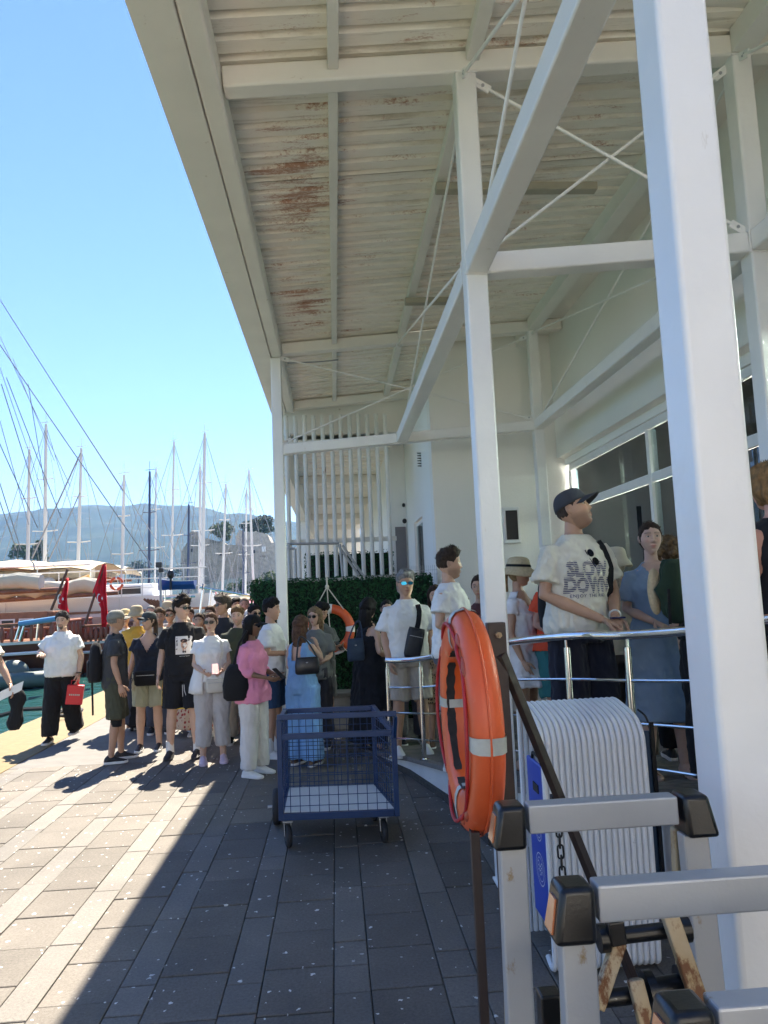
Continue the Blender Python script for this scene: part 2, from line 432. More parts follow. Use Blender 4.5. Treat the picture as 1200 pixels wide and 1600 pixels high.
# ------------------------------------------------------------------ canopy
def Zb(x): return 5.0 + 0.075 * (x + 0.73)
def Zt(x): return 3.62 + 0.07 * (x + 0.73)
YF = [1.79, 4.54, 9.87, 12.9]
can = thing('canopy', 'long white steel canopy with corrugated underside along the terminal', 'canopy', (0.97, 4.54, 0))
S = M['white_steel']; CS = M['canopy_steel']
def cbeam(name, p0, p1, w, h, mat, bev=0.008):
    return MB().beam(p0, p1, w, h).build(name, mat, can, bevel=bev, smooth=True)
MB().box(-1.02, -0.765, 1.6, 12.95, 4.95, 5.30).build('fascia_board', CS, can, bevel=0.006)
MB().box(-0.76, -0.62, 1.6, 12.95, 4.965, 5.17).build('edge_beam', CS, can, bevel=0.02, smooth=True, seg=3)
MB().box(-0.99, -0.70, 12.96, 13.35, 4.55, 4.62).build('gutter_bracket', CS, can, bevel=0.004)
for y in YF:
    cbeam('cross_beam', (-0.615, y, Zb(-0.62) + 0.075), (3.28, y, Zb(3.28) + 0.075), 0.14, 0.15, CS, 0.015)
for x, w in ((0.1, 0.07), (1.02, 0.09), (1.72, 0.09), (2.87, 0.15)):
    ys = [1.6 - .073] + YF
    for a, b_ in zip(ys[:-1], ys[1:]):
        z = Zb(x) + (0.115 if x < 2.5 else 0.075)
        MB().box(x - w / 2, x + w / 2, a + 0.073, b_ - 0.073, z - (0.05 if x < 2.5 else 0.07), z + (0.05 if x < 2.5 else 0.10)).build('purlin', CS, can, bevel=0.006)
# corrugated sheets: ribs run across, sheets lap every metre
def sheet_mat():
    m = bpy.data.materials.new('corrugated_sheet_paint'); m.use_nodes = True
    nt = m.node_tree; b = nt.nodes['Principled BSDF']; b.inputs['Roughness'].default_value = 0.55
    geo = nt.nodes.new('ShaderNodeNewGeometry')
    def mapn(scale, ns, det=6, ro=0.65):
        mp = nt.nodes.new('ShaderNodeMapping'); mp.inputs['Scale'].default_value = scale
        nt.links.new(geo.outputs['Position'], mp.inputs[0])
        n = nt.nodes.new('ShaderNodeTexNoise'); n.inputs['Scale'].default_value = ns; n.inputs['Detail'].default_value = det; n.inputs['Roughness'].default_value = ro
        nt.links.new(mp.outputs[0], n.inputs['Vector']); return n
    def ramp(src, p0, p1, c0, c1):
        r = nt.nodes.new('ShaderNodeValToRGB'); r.color_ramp.elements[0].position = p0; r.color_ramp.elements[1].position = p1
        r.color_ramp.elements[0].color = (*c0, 1); r.color_ramp.elements[1].color = (*c1, 1); nt.links.new(src, r.inputs['Fac']); return r.outputs[0]
    base = ramp(mapn((1, 3, 1), 1.6).outputs['Fac'], .3, .7, (0.80, 0.76, 0.66), (0.89, 0.855, 0.775))
    grime = ramp(mapn((0.8, 9, 1), 2.2).outputs['Fac'], .56, .74, (0, 0, 0), (1, 1, 1))
    m1 = nt.nodes.new('ShaderNodeMixRGB'); m1.inputs['Color2'].default_value = (0.50, 0.46, 0.37, 1)
    nt.links.new(grime, m1.inputs['Fac']); nt.links.new(base, m1.inputs['Color1'])
    # rust patches: a band near the edge beam
    sx = nt.nodes.new('ShaderNodeSeparateXYZ'); nt.links.new(geo.outputs['Position'], sx.inputs[0])
    def bell(sock, c, w):
        s = nt.nodes.new('ShaderNodeMath'); s.operation = 'SUBTRACT'; nt.links.new(sock, s.inputs[0]); s.inputs[1].default_value = c
        q = nt.nodes.new('ShaderNodeMath'); q.operation = 'DIVIDE'; nt.links.new(s.outputs[0], q.inputs[0]); q.inputs[1].default_value = w
        p = nt.nodes.new('ShaderNodeMath'); p.operation = 'POWER'; nt.links.new(q.outputs[0], p.inputs[0]); p.inputs[1].default_value = 2
        e = nt.nodes.new('ShaderNodeMath'); e.operation = 'MULTIPLY'; nt.links.new(p.outputs[0], e.inputs[0]); e.inputs[1].default_value = -1
        x = nt.nodes.new('ShaderNodeMath'); x.operation = 'EXPONENT'; nt.links.new(e.outputs[0], x.inputs[0]); return x.outputs[0]
    bx = bell(sx.outputs['X'], -0.22, 0.36)
    b1 = bell(sx.outputs['Y'], 6.1, 0.75); b2 = bell(sx.outputs['Y'], 8.5, 0.8)
    ad = nt.nodes.new('ShaderNodeMath'); nt.links.new(b1, ad.inputs[0]); nt.links.new(b2, ad.inputs[1])
    mm = nt.nodes.new('ShaderNodeMath'); mm.operation = 'MULTIPLY'; nt.links.new(ad.outputs[0], mm.inputs[0]); nt.links.new(bx, mm.inputs[1])
    rn = mapn((1.0, 3.5, 1), 34, 8, 0.8); st = mapn((0.9, 5.2, 1), 2.6, 4, 0.6)
    su = nt.nodes.new('ShaderNodeMath'); nt.links.new(rn.outputs['Fac'], su.inputs[0]); nt.links.new(st.outputs['Fac'], su.inputs[1])
    s2 = nt.nodes.new('ShaderNodeMath'); s2.operation = 'MULTIPLY_ADD'; nt.links.new(mm.outputs[0], s2.inputs[0]); s2.inputs[1].default_value = 0.22; nt.links.new(su.outputs[0], s2.inputs[2])
    hv = nt.nodes.new('ShaderNodeMath'); hv.operation = 'MULTIPLY'; hv.inputs[1].default_value = 0.5; nt.links.new(s2.outputs[0], hv.inputs[0])
    rmask = ramp(hv.outputs[0], .566, .64, (0, 0, 0), (.85, .85, .85))
    m2 = nt.nodes.new('ShaderNodeMixRGB'); m2.inputs['Color2'].default_value = (0.36, 0.145, 0.065, 1)
    nt.links.new(rmask, m2.inputs['Fac']); nt.links.new(m1.outputs[0], m2.inputs['Color1'])
    nt.links.new(m2.outputs[0], b.inputs['Base Color'])
    return m
M['sheet'] = sheet_mat()
def corrugated(x0, x1, y0, y1, zf, pitch=0.178, hgt=0.042, flip=0):
    """profile along y: flat pan, narrow rib up"""
    prof = []; y = y0
    n = max(1, round((y1 - y0) / pitch)); p = (y1 - y0) / n
    for i in range(n):
        a = y0 + i * p
        prof += [(a, 0), (a + p * 0.60, 0), (a + p * 0.68, hgt), (a + p * 0.90, hgt), (a + p * 0.985, 0)]
    prof.append((y1, 0))
    vs = []; fs = []
    for (yy, zz) in prof:
        vs += [(x0, yy, zf(x0) + zz), (x1, yy, zf(x1) + zz)]
    k = len(vs)
    for (yy, zz) in prof: vs += [(x0, yy, zf(x0) + zz + 0.004), (x1, yy, zf(x1) + zz + 0.004)]
    for i in range(len(prof) - 1):
        fs.append((2 * i, 2 * i + 1, 2 * i + 3, 2 * i + 2)); fs.append((k + 2 * i, k + 2 * i + 2, k + 2 * i + 3, k + 2 * i + 1))
    return MB().add(vs, fs)
y = 1.62; i = 0
while y < 12.9:
    y1 = min(y + 1.07, 12.93)
    dz = 0.006 * (i % 2)
    for xa, xb in ((-0.64, 1.02), (1.02, 3.31)):
        corrugated(xa, xb - 0.004, y + 0.004, y1 + 0.0, lambda x: Zb(x) + 0.172 + dz).build('roof_sheet', M['sheet'], can)
    y = y1; i += 1
MB().box(-1.02, 3.6, 1.6, 13.3, 5.45, 5.47).build('roof_deck', M['canopy_steel'], can)
# columns
def column(x, y, z0, z1, w=0.14):
    o = MB().box(x - w / 2, x + w / 2, y - w / 2, y + w / 2, z0, z1).build('column', S, can, bevel=0.014, smooth=True, seg=3, angle=60)
    if z0 < 0.3:
        MB().box(x - w / 2 - 0.012, x + w / 2 + 0.012, y - w / 2 - 0.012, y + w / 2 + 0.012, z0, z0 + 0.015).build('base_plate', S, can, bevel=0.003)
column(-0.70, 9.87, 0, 4.96)
column(0.97, 4.54, 0, Zb(.97))
column(0.955, 1.79, 0, Zb(.97))

for y in (1.79, 4.54, 9.87):
    column(2.87, y, 0.1, Zb(2.87))
# ties
def tie(name, p0, p1): cbeam(name, p0, p1, 0.14, 0.14, S, 0.012)
ya = -1.2
for a, b_ in ((1.79, 4.54), (4.54, 9.87)):
    for x in (0.97, 2.87):
        e = 0.073
        tie('tie_beam', (x, a + e, Zt(x) + 0.07), (x, b_ - e, Zt(x) + 0.07))
tie('cross_tie', (-0.628, 9.87, Zt(-.63) + 0.07), (2.795, 9.87, Zt(2.8) + 0.07))
tie('cross_tie', (1.043, 4.54, Zt(1.04) + 0.07), (2.795, 4.54, Zt(2.8) + 0.07))
tie('cross_tie', (1.03, 1.79, Zt(1.04) + 0.07), (2.795, 1.79, Zt(2.8) + 0.07))
def weld(c, n, w=0.146, h=0.146, r=0.0055):
    c = V3(c); n = V3(n).normalized(); u = n.cross(V3((0, 0, 1))).normalized(); q = []
    for (a, b__) in ((-1, -1), (1, -1), (1, 1), (-1, 1)):
        for k in range(6): 
            na = {(-1, -1): (1, -1), (1, -1): (1, 1), (1, 1): (-1, 1), (-1, 1): (-1, -1)}[(a, b__)]
            t_ = k / 6; j = rp.uniform(-.0025, .0025); q.append(c + u * ((a + (na[0] - a) * t_) * w / 2 + j) + V3((0, 0, (b__ + (na[1] - b__) * t_) * h / 2 + j)))
    MB().tube(q, r, 5, closed=True).build('weld_bead', S, can, smooth=True)
for x in (0.97, 2.87):
    for yy, e in ((1.79, 1), (4.54, -1), (4.54, 1), (9.87, -1)): weld((x, yy + e * 0.074, Zt(x) + 0.07), (0, 1, 0))
weld((1.044, 4.54, Zt(1.04) + 0.07), (1, 0, 0)); weld((2.794, 4.54, Zt(2.8) + 0.07), (1, 0, 0)); weld((-0.627, 9.87, Zt(-.63) + 0.07), (1, 0, 0)); weld((2.794, 9.87, Zt(2.8) + 0.07), (1, 0, 0))
for x in (0.97, 2.87):
    for yy in (4.54, 9.87):
        MB().tube([(x + 0.072 * a, yy + 0.072 * b__, Zb(x) - 0.004) for a, b__ in ((-1, -1), (0, -1), (1, -1), (1, 0), (1, 1), (0, 1), (-1, 1), (-1, 0))], 0.006, 5, closed=True).build('weld_bead', S, can, smooth=True)
def rod(p0, p1, r=0.011):
    p0, p1 = V3(p0), V3(p1)
    MB().tube([p0, p1], r, 8).build('brace_rod', S, can, smooth=True)
    for p, q in ((p0, p1), (p1, p0)):
        d = (q - p).normalized()
        g_ = MB().beam(p - d * 0.02, p + d * 0.10, 0.012, 0.055).build('gusset_plate', S, can)
        MB().tube([p + d * 0.045 + V3((0, -0.014, 0)), p + d * 0.045 + V3((0, 0.014, 0))], 0.012, 6).build('bolt', M['grey_metal'], g_)
for x in (0.97, 2.87):
    off = 0.02
    for a, b_ in ((1.79, 4.54), (4.54, 9.87)):
        rod((x - off, a + 0.08, Zt(x) + 0.16), (x - off, b_ - 0.08, Zb(x) - 0.03)); rod((x + off, a + 0.08, Zb(x) - 0.03), (x + off, b_ - 0.08, Zt(x) + 0.16))
rod((-0.62, 9.85, Zb(-.6) - 0.05), (2.79, 9.85, Zt(2.8) + 0.17)); rod((-0.62, 9.89, Zt(-.6) + 0.17), (2.79, 9.89, Zb(2.8) - 0.05))
rod((1.05, 4.52, Zb(1) - 0.05), (2.79, 4.52, Zt(2.8) + 0.17)); rod((1.05, 4.56, Zt(1) + 0.17), (2.79, 4.56, Zb(2.8) - 0.05))
# slim light battens under the sheets
for px0, px1, py, Yl in ((677, 925, 222, 5.9), (632, 716, 449, 8.35)):
    a = atY(px0, py + 6, Yl); b_ = atY(px1, py - 10, Yl)
    zz = Zb(a.x) - 0.03
    o = MB().box(a.x, b_.x, Yl - 0.05, Yl + 0.05, zz, zz + 0.07).build('light_batten', mk('aged_cream_plastic', (0.42, 0.385, 0.29), 0.5, noise_scale=6), can, bevel=0.01)
# sagging cable under the far cross beam
MB().tube([(-0.55 + i * 0.1, 9.97, 4.93 - 0.05 * sin(min(1, i / 14) * pi) + 0.012 * i) for i in range(8)], 0.009, 6).build('cable', M['cable'], can, smooth=True)

# rear, lower run of the canopy behind the lattice
rear = thing('rear_canopy', 'lower rear stretch of corrugated canopy seen through the white lattice bars', 'canopy', (0, 20, 0))
for j, yy in enumerate((13.3, 17.6, 21.9, 26.2)):
    corrugated(-0.75, 1.12, yy, yy + 4.28, lambda x: 4.55, 0.36, 0.05).build('roof_sheet', M['sheet'], rear)
MB().box(-1.0, -0.76, 13.3, 30.5, 3.9, 4.9).build('side_fascia', M['canopy_steel'], rear)
for yy in (13.25, 17.5, 21.8, 26.1, 30.4):
    MB().box(-0.755, 1.12, yy, yy + 0.12, 4.36, 4.54).build('cross_beam', CS, rear)
MB().box(-0.95, -0.82, 21.8, 21.95, 0, 3.9).build('column', S, rear); MB().box(-0.95, -0.82, 30.2, 30.35, 0, 3.9).build('column', S, rear)
MB().box(-1.0, 1.44, 13.05, 13.2, 4.60, 5.40).build('front_fascia', CS, rear)

MB().box(-1.0, 1.45, 13.21, 31, 4.985, 5.0).build('roof_deck', CS, rear); MB().box(-1.0, 1.12, 31.0, 31.2, 0, 4.95).build('end_panel', CS, rear)
# lattice of vertical white tubes
lat = thing('lattice_screen', 'screen of tall white vertical tubes closing the far end of the canopy', 'screen', (0, 12.8, 0))
M['tube_white'] = mk('peeling_white_tube', (0.76, 0.75, 0.70), 0.45, noise_scale=4, noise_amt=0.08, stain=(5, 0.64, (0.36, 0.20, 0.09), (3, 3, 0.6)))
for i in range(12):
    x = -0.755 + i * 0.1575
    MB().tube([(x, 12.78, 0), (x, 12.78, 4.86 + 0.02 * rp.random())], 0.038, 10).build('lattice_tube', M['tube_white'], lat, smooth=True)
MB().box(-0.85, 1.10, 12.825, 12.87, 2.62, 2.70).build('lattice_rail', M['tube_white'], lat, bevel=0.004)
# ------------------------------------------------------------------ terminal building
bld = thing('terminal_building', 'cream plastered ferry terminal with large white framed windows under the canopy', 'building', (3.3, 5, 0))
W = M['wall']; WW = M['wall_white']
MB().box(1.46, 8.0, 10.5, 10.8, 0, 5.75).build('end_wall', W, bld)
MB().box(1.52, 3.4, 10.81, 14.6, 5.5, 5.7).build('flat_roof', W, bld)
# upper wall above the windows, standing proud of the glass
MB().box(3.30, 3.62, -4, 10.49, 3.57, 5.75).build('upper_wall', W, bld, bevel=0.01)
MB().box(3.42, 3.60, -4, 10.49, 3.47, 3.565).build('window_soffit', WW, bld)
# side wall facing the sea with window and recessed door beyond
sw = MB()
sw.box(1.46, 1.6, 10.803, 11.95, 0, 5.5); sw.box(1.46, 1.6, 11.95, 13.2, 2.95, 5.5); sw.box(1.46, 1.6, 11.95, 13.2, 0, 1.05); sw.box(1.46, 1.6, 13.2, 14.497, 0, 5.5)
sw.build('side_wall', WW, bld)
glass = bpy.data.materials.new('window_glass'); glass.use_nodes = True
nt = glass.node_tree; nt.nodes.clear()
go = nt.nodes.new('ShaderNodeOutputMaterial'); mx = nt.nodes.new('ShaderNodeMixShader'); gl = nt.nodes.new('ShaderNodeBsdfGlossy'); tr = nt.nodes.new('ShaderNodeBsdfTransparent')
gl.inputs['Roughness'].default_value = 0.02; gl.inputs['Color'].default_value = (0.9, 0.95, 1, 1); tr.inputs['Color'].default_value = (0.66, 0.74, 0.71, 1)
fr = nt.nodes.new('ShaderNodeFresnel'); fr.inputs['IOR'].default_value = 1.9
nt.links.new(fr.outputs[0], mx.inputs[0]); nt.links.new(tr.outputs[0], mx.inputs[1]); nt.links.new(gl.outputs[0], mx.inputs[2]); nt.links.new(mx.outputs[0], go.inputs[0])
M['glass'] = glass
f = MB().box(1.50, 1.56, 11.97, 13.18, 1.07, 2.93).build('window', M['white_paint'], bld)
MB().box(1.490, 1.498, 12.03, 12.55, 1.13, 2.87).build('pane', glass, f); MB().box(1.490, 1.498, 12.60, 13.12, 1.13, 2.87).build('pane', glass, f)
MB().box(1.12, 1.6, 14.5, 30, 0, 5.2).build('rear_wall', WW, bld)
d = MB().box(1.22, 1.43, 14.47, 14.495, 0, 3.0).build('door', mk('grey_door', (0.20, 0.19, 0.20), 0.5, noise_scale=3), bld)
MB().tube([(1.25, 14.45, 1.0), (1.25, 14.45, 1.18)], 0.012, 6).build('handle', M['chrome'], d)
v = MB()
for i in range(6): v.beam((1.458, 11.74, 3.74 + i * 0.042), (1.43, 11.80, 3.75 + i * 0.042), 0.06, 0.016)
v.build('wall_vent', M['black'], bld)
MB().ell((1.40, 14.35, 3.10), 0.045, 0.045, 0.05).build('security_camera', M['black_plastic'], bld, smooth=True)
MB().ell((1.40, 14.40, 3.42), 0.032, 0.032, 0.04).build('security_camera', M['black_plastic'], bld, smooth=True)
# unseen wall added behind the camera to bounce warm sunlight into the shade
MB().box(-1.6, 9.0, -7.6, -7.3, 0, 5.9).build('added_bounce_wall', W, bld, bevel=0.01)
for k in range(4):  # windows dressing the added bounce wall, also out of view
    f = MB().box(-0.6 + k * 2.4, 0.9 + k * 2.4, -7.29, -7.25, 1.1, 2.8).build('window', M['white_paint'], bld)
    MB().box(-0.52 + k * 2.4, 0.82 + k * 2.4, -7.245, -7.24, 1.18, 2.72).build('pane', M['glass'], f)
# notice box on the end wall
nb = thing('notice_box', 'small white wall box with a dark panel on the end wall beside the column', 'box', (2.56, 10.45, 2.4))
MB().box(2.44, 2.68, 10.42, 10.495, 2.36, 2.88).build('frame', M['white_paint'], nb, bevel=0.006)
MB().box(2.475, 2.645, 10.408, 10.418, 2.41, 2.83).build('dark_panel', M['black_plastic'], nb)
# windows
FR = M['white_paint']
ys = [10.34, 7.72, 5.10, 2.48, -0.14, -2.76]
MB().box(3.44, 3.52, -4, 10.40, 3.38, 3.465).build('window_head', FR, bld, bevel=0.004)
MB().box(3.44, 3.52, -4, 10.40, 0.40, 0.50).build('window_sill', FR, bld, bevel=0.004)
MB().box(3.44, 3.52, 10.345, 10.43, 0.5, 3.375).build('window_jamb', FR, bld, bevel=0.004)
for a, b_ in zip(ys[:-1], ys[1:]):
    w = MB(); w.box(3.44, 3.52, b_ - 0.035, b_ + 0.035, 0.505, 3.375); w.box(3.443, 3.517, b_ + 0.037, a - 0.037, 2.80, 2.90)
    o = w.build('window', FR, bld, bevel=0.004)
    MB().box(3.475, 3.487, b_ + 0.03, a - 0.03, 0.505, 2.795).build('pane', glass, o)
    MB().box(3.475, 3.487, b_ + 0.03, a - 0.03, 2.905, 3.375).build('pane', glass, o)
# interior
M['inside'] = mk('interior_paint', (0.70, 0.73, 0.71), 0.8, noise_scale=1)
MB().box(7.8, 7.9, -4, 10.43, 0.4, 3.6).build('inner_wall', M['inside'], bld)
MB().box(3.55, 7.8, -4, 10.43, 0.3, 0.40).build('inner_floor', mk('interior_floor', (0.25, 0.24, 0.23), 0.3, noise_scale=2), bld)
MB().box(3.63, 7.8, -4, 10.43, 3.58, 3.66).build('inner_ceiling', M['inside'], bld)
MB().box(3.63, 7.8, 10.44, 10.495, 0.4, 3.57).build('inner_wall', M['inside'], bld)
for yy in (9.2, 6.6):
    MB().box(4.6, 4.9, yy, yy + 0.3, 0.4, 3.57).build('inner_pillar', M['inside'], bld)
MB().box(5.3, 5.34, 8.6, 9.3, 2.2, 2.75).build('inner_screen', M['black_plastic'], bld)
em = bpy.data.materials.new('lit_strip'); em.use_nodes = True
e = em.node_tree.nodes['Principled BSDF']; e.inputs['Emission Color'].default_value = (1, 0.97, 0.9, 1); e.inputs['Emission Strength'].default_value = 110
for (xx, yy) in ((4.5, 7.6), (6.0, 8.6), (4.4, 3.6)):
    MB().box(xx, xx + 1.3, yy, yy + 0.10, 3.50, 3.56).build('strip_light', em, bld)
# ------------------------------------------------------------------ deck ramp
def Zd(y): return max(0.02, min(0.62, 0.998 - 0.115 * y))
ramp = thing('boarding_deck', 'sloping boarding deck of grey boards with a chipped white side skirt', 'deck', (1.6, 5, 0))
edge = [(0.18, 8.5), (0.66, 7.27), (0.88, 6.34), (1.02, 5.2), (1.34, 4.85), (1.60, 4.42), (1.70, 3.9), (1.78, 3.0), (1.84, 1.4), (1.84, -1)]
def edge_x(y):
    for (xa, ya_), (xb, yb) in zip(edge[:-1], edge[1:]):
        if yb <= y <= ya_:
            t_ = (y - ya_) / (yb - ya_); return xa + (xb - xa) * t_
    return edge[0][0] if y > 8.5 else edge[-1][0]
M['deck_board'] = mk('weathered_deck_board', (0.20, 0.18, 0.165), 0.7, noise_scale=14, noise_amt=0.3, bump=0.002, bump_scale=50, obj_rand=0.2)
y = 8.5
while y > -0.5:
    y1 = y - 0.145
    xa, xb = edge_x(y) - 0.02, edge_x(y1) - 0.02
    za, zb_ = Zd(y), Zd(y1)
    m_ = MB(); g = 0.005
    vs = [(xa, y - g, za), (3.42, y - g, za), (3.42, y1 + g, zb_), (xb, y1 + g, zb_)]
    m_.add(vs + [(p[0], p[1], p[2] - 0.03) for p in vs], [(3, 2, 1, 0), (4, 5, 6, 7), (0, 1, 5, 4), (1, 2, 6, 5), (2, 3, 7, 6), (3, 0, 4, 7)])
    m_.build('deck_board', M['deck_board'], ramp); y = y1
M['skirt'] = mk('chipped_white_concrete', (0.74, 0.74, 0.72), 0.7, noise_scale=5, noise_amt=0.12, bump=0.004, bump_scale=30, stain=(5, 0.61, (0.22, 0.20, 0.18), (1, 1, 1)))
for i in range(len(edge) - 1):
    (xa, ya_), (xb, yb) = edge[i], edge[i + 1]
    za, zb_ = Zd(ya_), Zd(yb)
    d_ = V3((xb - xa, yb - ya_, 0)).normalized(); nrm = V3((d_.y, -d_.x, 0)) * 1.0
    if nrm.x > 0: nrm = -nrm
    for nm, zlo, zhi, off, mt in (('edge_trim', 0.035, -0.004, 0.03, M['deck_board']), ('side_skirt', None, 0.038, 0.0, M['skirt'])):
        a0 = V3((xa, ya_, 0)) + nrm * off; b0 = V3((xb, yb, 0)) + nrm * off
        ia, ib = a0 - nrm * (0.04 + off), b0 - nrm * (0.04 + off)
        lo = lambda z: (z - zlo) if zlo else min(0.045, z - .04)
        vs = [(a0.x, a0.y, lo(za)), (b0.x, b0.y, lo(zb_)), (ib.x, ib.y, lo(zb_)), (ia.x, ia.y, lo(za)),
              (a0.x, a0.y, za - zhi), (b0.x, b0.y, zb_ - zhi), (ib.x, ib.y, zb_ - zhi), (ia.x, ia.y, za - zhi)]
        MB().add(vs, [(0, 1, 2, 3), (7, 6, 5, 4), (0, 4, 5, 1), (1, 5, 6, 2), (2, 6, 7, 3), (3, 7, 4, 0)]).build(nm, mt, ramp)
    a0, b0 = V3((xa, ya_, 0)) + nrm * 0.012, V3((xb, yb, 0)) + nrm * 0.012
    MB().beam((a0.x, a0.y, 0.02), (b0.x, b0.y, 0.02), 0.05, 0.05).build('footing', M['joint'], ramp)
# railing on the deck
rl = thing('deck_railing', 'polished stainless steel railing along the boarding deck edge', 'railing', (1.3, 5, 0))
rp_ = [(0.48, 7.3), (0.76, 6.9), (1.16, 5.75), (1.45, 4.66), (1.68, 4.25), (1.83, 3.75), (1.90, 3.15), (1.93, 2.0), (1.93, 0.5)]
rz = [1.08, 1.115, 1.30, 1.42, 1.44, 1.485, 1.56, 1.68, 1.80]
top = [(p[0], p[1], z) for p, z in zip(rp_, rz)]
def smoothpath(pts, n=6):
    pts = [V3(p) for p in pts]; out = []
    for i in range(len(pts) - 1):
        p0 = pts[max(i - 1, 0)]; p1 = pts[i]; p2 = pts[i + 1]; p3 = pts[min(i + 2, len(pts) - 1)]
        for k in range(n):
            t_ = k / n
            out.append(0.5 * ((2 * p1) + (-p0 + p2) * t_ + (2 * p0 - 5 * p1 + 4 * p2 - p3) * t_ ** 2 + (-p0 + 3 * p1 - 3 * p2 + p3) * t_ ** 3))
    out.append(pts[-1]); return out
MB().tube(smoothpath(top), 0.027, 14).build('top_rail', M['chrome'], rl, smooth=True)
for k, fr_ in enumerate((0.72, 0.46, 0.2)):
    mid = [(p[0], p[1], Zd(p[1]) + (z - Zd(p[1])) * fr_) for p, z in zip(rp_, rz)]
    MB().tube(smoothpath(mid), 0.009, 8).build('mid_rail', M['chrome'], rl, smooth=True)
for i in (0, 1, 3, 4, 6, 7):
    p = rp_[i]; z = rz[i]
    MB().tube([(p[0], p[1], Zd(p[1])), (p[0], p[1], z - 0.07)], 0.021, 12).build('post', M['chrome'], rl, smooth=True)
    MB().tube([(p[0], p[1], z - 0.085), (p[0], p[1], z - 0.02)], 0.011, 8).build('post_pin', M['chrome'], rl, smooth=True)
    MB().tube([(p[0], p[1], Zd(p[1])), (p[0], p[1], Zd(p[1]) + 0.015)], 0.042, 14).build('post_flange', M['chrome'], rl, smooth=True)
# ------------------------------------------------------------------ hills
def foliage_mat(name, c, c2, rand=0.2, sc=1.5):
    m = mk(name, c, 0.75, noise_scale=sc, color2=c2, spec=0.2, obj_rand=rand)
    m.node_tree.nodes['Principled BSDF'].inputs['Specular IOR Level'].default_value = 0.2
    return m
M['hill'] = mk('forested_hillside', (0.045, 0.068, 0.035), 0.95, noise_scale=0.012, color2=(0.018, 0.035, 0.02), spec=0.05, stain=(0.035, 0.57, (0.10, 0.10, 0.07), (1, 1, 1.6)))
RIDGE = [(-900, 850), (-500, 838), (-250, 830), (-80, 822), (0, 816), (60, 807), (120, 802), (200, 803), (260, 805), (300, 807), (380, 813), (430, 820), (520, 832), (700, 850), (1000, 870), (1500, 890)]
def ridge_y(px):
    for (a, ya_), (b_, yb) in zip(RIDGE[:-1], RIDGE[1:]):
        if a <= px <= b_: return ya_ + (yb - ya_) * (px - a) / (b_ - a)
    return 890
mb = MB(); rows = []
D1, D0 = 2300.0, 1150.0
for i in range(150):
    px = -880 + i * 15.5
    tp = atY(px, ridge_y(px), D1)
    row = []
    for j in range(40):
        t_ = j / 30.0
        yy = D0 + (D1 - D0) * t_
        hz = (tp.z + 5) * (sin(min(t_, 1) * pi / 2) ** 1.15) if t_ <= 1 else (tp.z + 5) * max(0, 1 - (t_ - 1) * 0.6)
        x = tp.x * yy / D1
        n_ = noise.fractal(V3((x * 0.004, yy * 0.004, 1.3)), 1.0, 2.0, 5)
        fade = min(1, t_ * 4) * (0.35 if 0.9 < t_ < 1.1 else 1)
        row.append((x, yy, -3 + hz + n_ * 26 * fade))
    rows.append(row)
vs = [p for r in rows for p in r]; n_ = 40
mb.add(vs, [(i * n_ + j, (i + 1) * n_ + j, (i + 1) * n_ + j + 1, i * n_ + j + 1) for i in range(149) for j in range(39)])
struct('hills', mb, M['hill'], smooth='all')
# ------------------------------------------------------------------ trees
M['bark'] = mk('bark', (0.11, 0.08, 0.055), 0.9, noise_scale=4, noise_amt=0.4)
M['leaf_dark'] = foliage_mat('dark_pine_foliage', (0.045, 0.085, 0.03), (0.018, 0.04, 0.016), sc=0.5)
M['leaf_olive'] = foliage_mat('olive_foliage', (0.115, 0.15, 0.055), (0.055, 0.085, 0.03), sc=0.4)
M['leaf_hedge'] = foliage_mat('artificial_hedge_leaf', (0.035, 0.125, 0.050), (0.012, 0.050, 0.022), sc=9)
def leaves(mb, c, rx, ry, rz, n, size, rnd, clumps=14):
    cs = []
    for _ in range(clumps):
        t_ = rnd.uniform(0, 2 * pi); ph = rnd.uniform(-0.5, 1.3); r = rnd.uniform(0.45, 0.85)
        cs.append((V3((cos(t_) * cos(ph) * rx * r, sin(t_) * cos(ph) * ry * r, sin(ph) * rz * r)), rnd.uniform(0.25, 0.45)))
    for _ in range(n):
        cc, cr = rnd.choice(cs)
        v = V3((rnd.gauss(0, 1), rnd.gauss(0, 1), rnd.gauss(0, 1))).normalized() * rnd.uniform(0.6, 1.0)
        p = V3(c) + cc + V3((v.x * rx * cr, v.y * ry * cr, v.z * rz * cr))
        a = V3((rnd.uniform(-1, 1), rnd.uniform(-1, 1), rnd.uniform(-1, 1))).normalized() * size * rnd.uniform(.6, 1.3)
        b_ = a.orthogonal().normalized() * size * rnd.uniform(.5, 1.0)
        mb.poly([p - a - b_, p + a - b_ * .6, p + a * .8 + b_, p - a * .7 + b_])
def tree(label, base_, h, rx, mat, rnd, n=1500, trunk=0.3, flat=0.7, group=None, name='tree'):
    t = thing(name, label, 'tree', base_, group=group)
    b0 = V3(base_); m_ = MB()
    m_.tube([b0, b0 + V3((0.02 * h, 0, h * trunk)), b0 + V3((0.0, 0, h * 0.8))], [h * 0.035, h * 0.028, h * 0.01], 7)
    for k in range(5):
        a = k * 1.3; m_.tube([b0 + V3((0, 0, h * (trunk + 0.06 * k))), b0 + V3((cos(a) * rx * .6, sin(a) * rx * .6, h * (trunk + 0.12 * k + .15)))], [h * 0.014, h * 0.005], 5)
    m_.build('trunk', M['bark'], t)
    cz = h * (trunk + 1) / 2 + 0.02 * h
    c = MB(); leaves(c, b0 + V3((0, 0, cz)), rx, rx, (h - h * trunk) / 2, n, h * 0.035, rnd)
    c.build('crown', mat, t)
    return t
rt = random.Random(11)
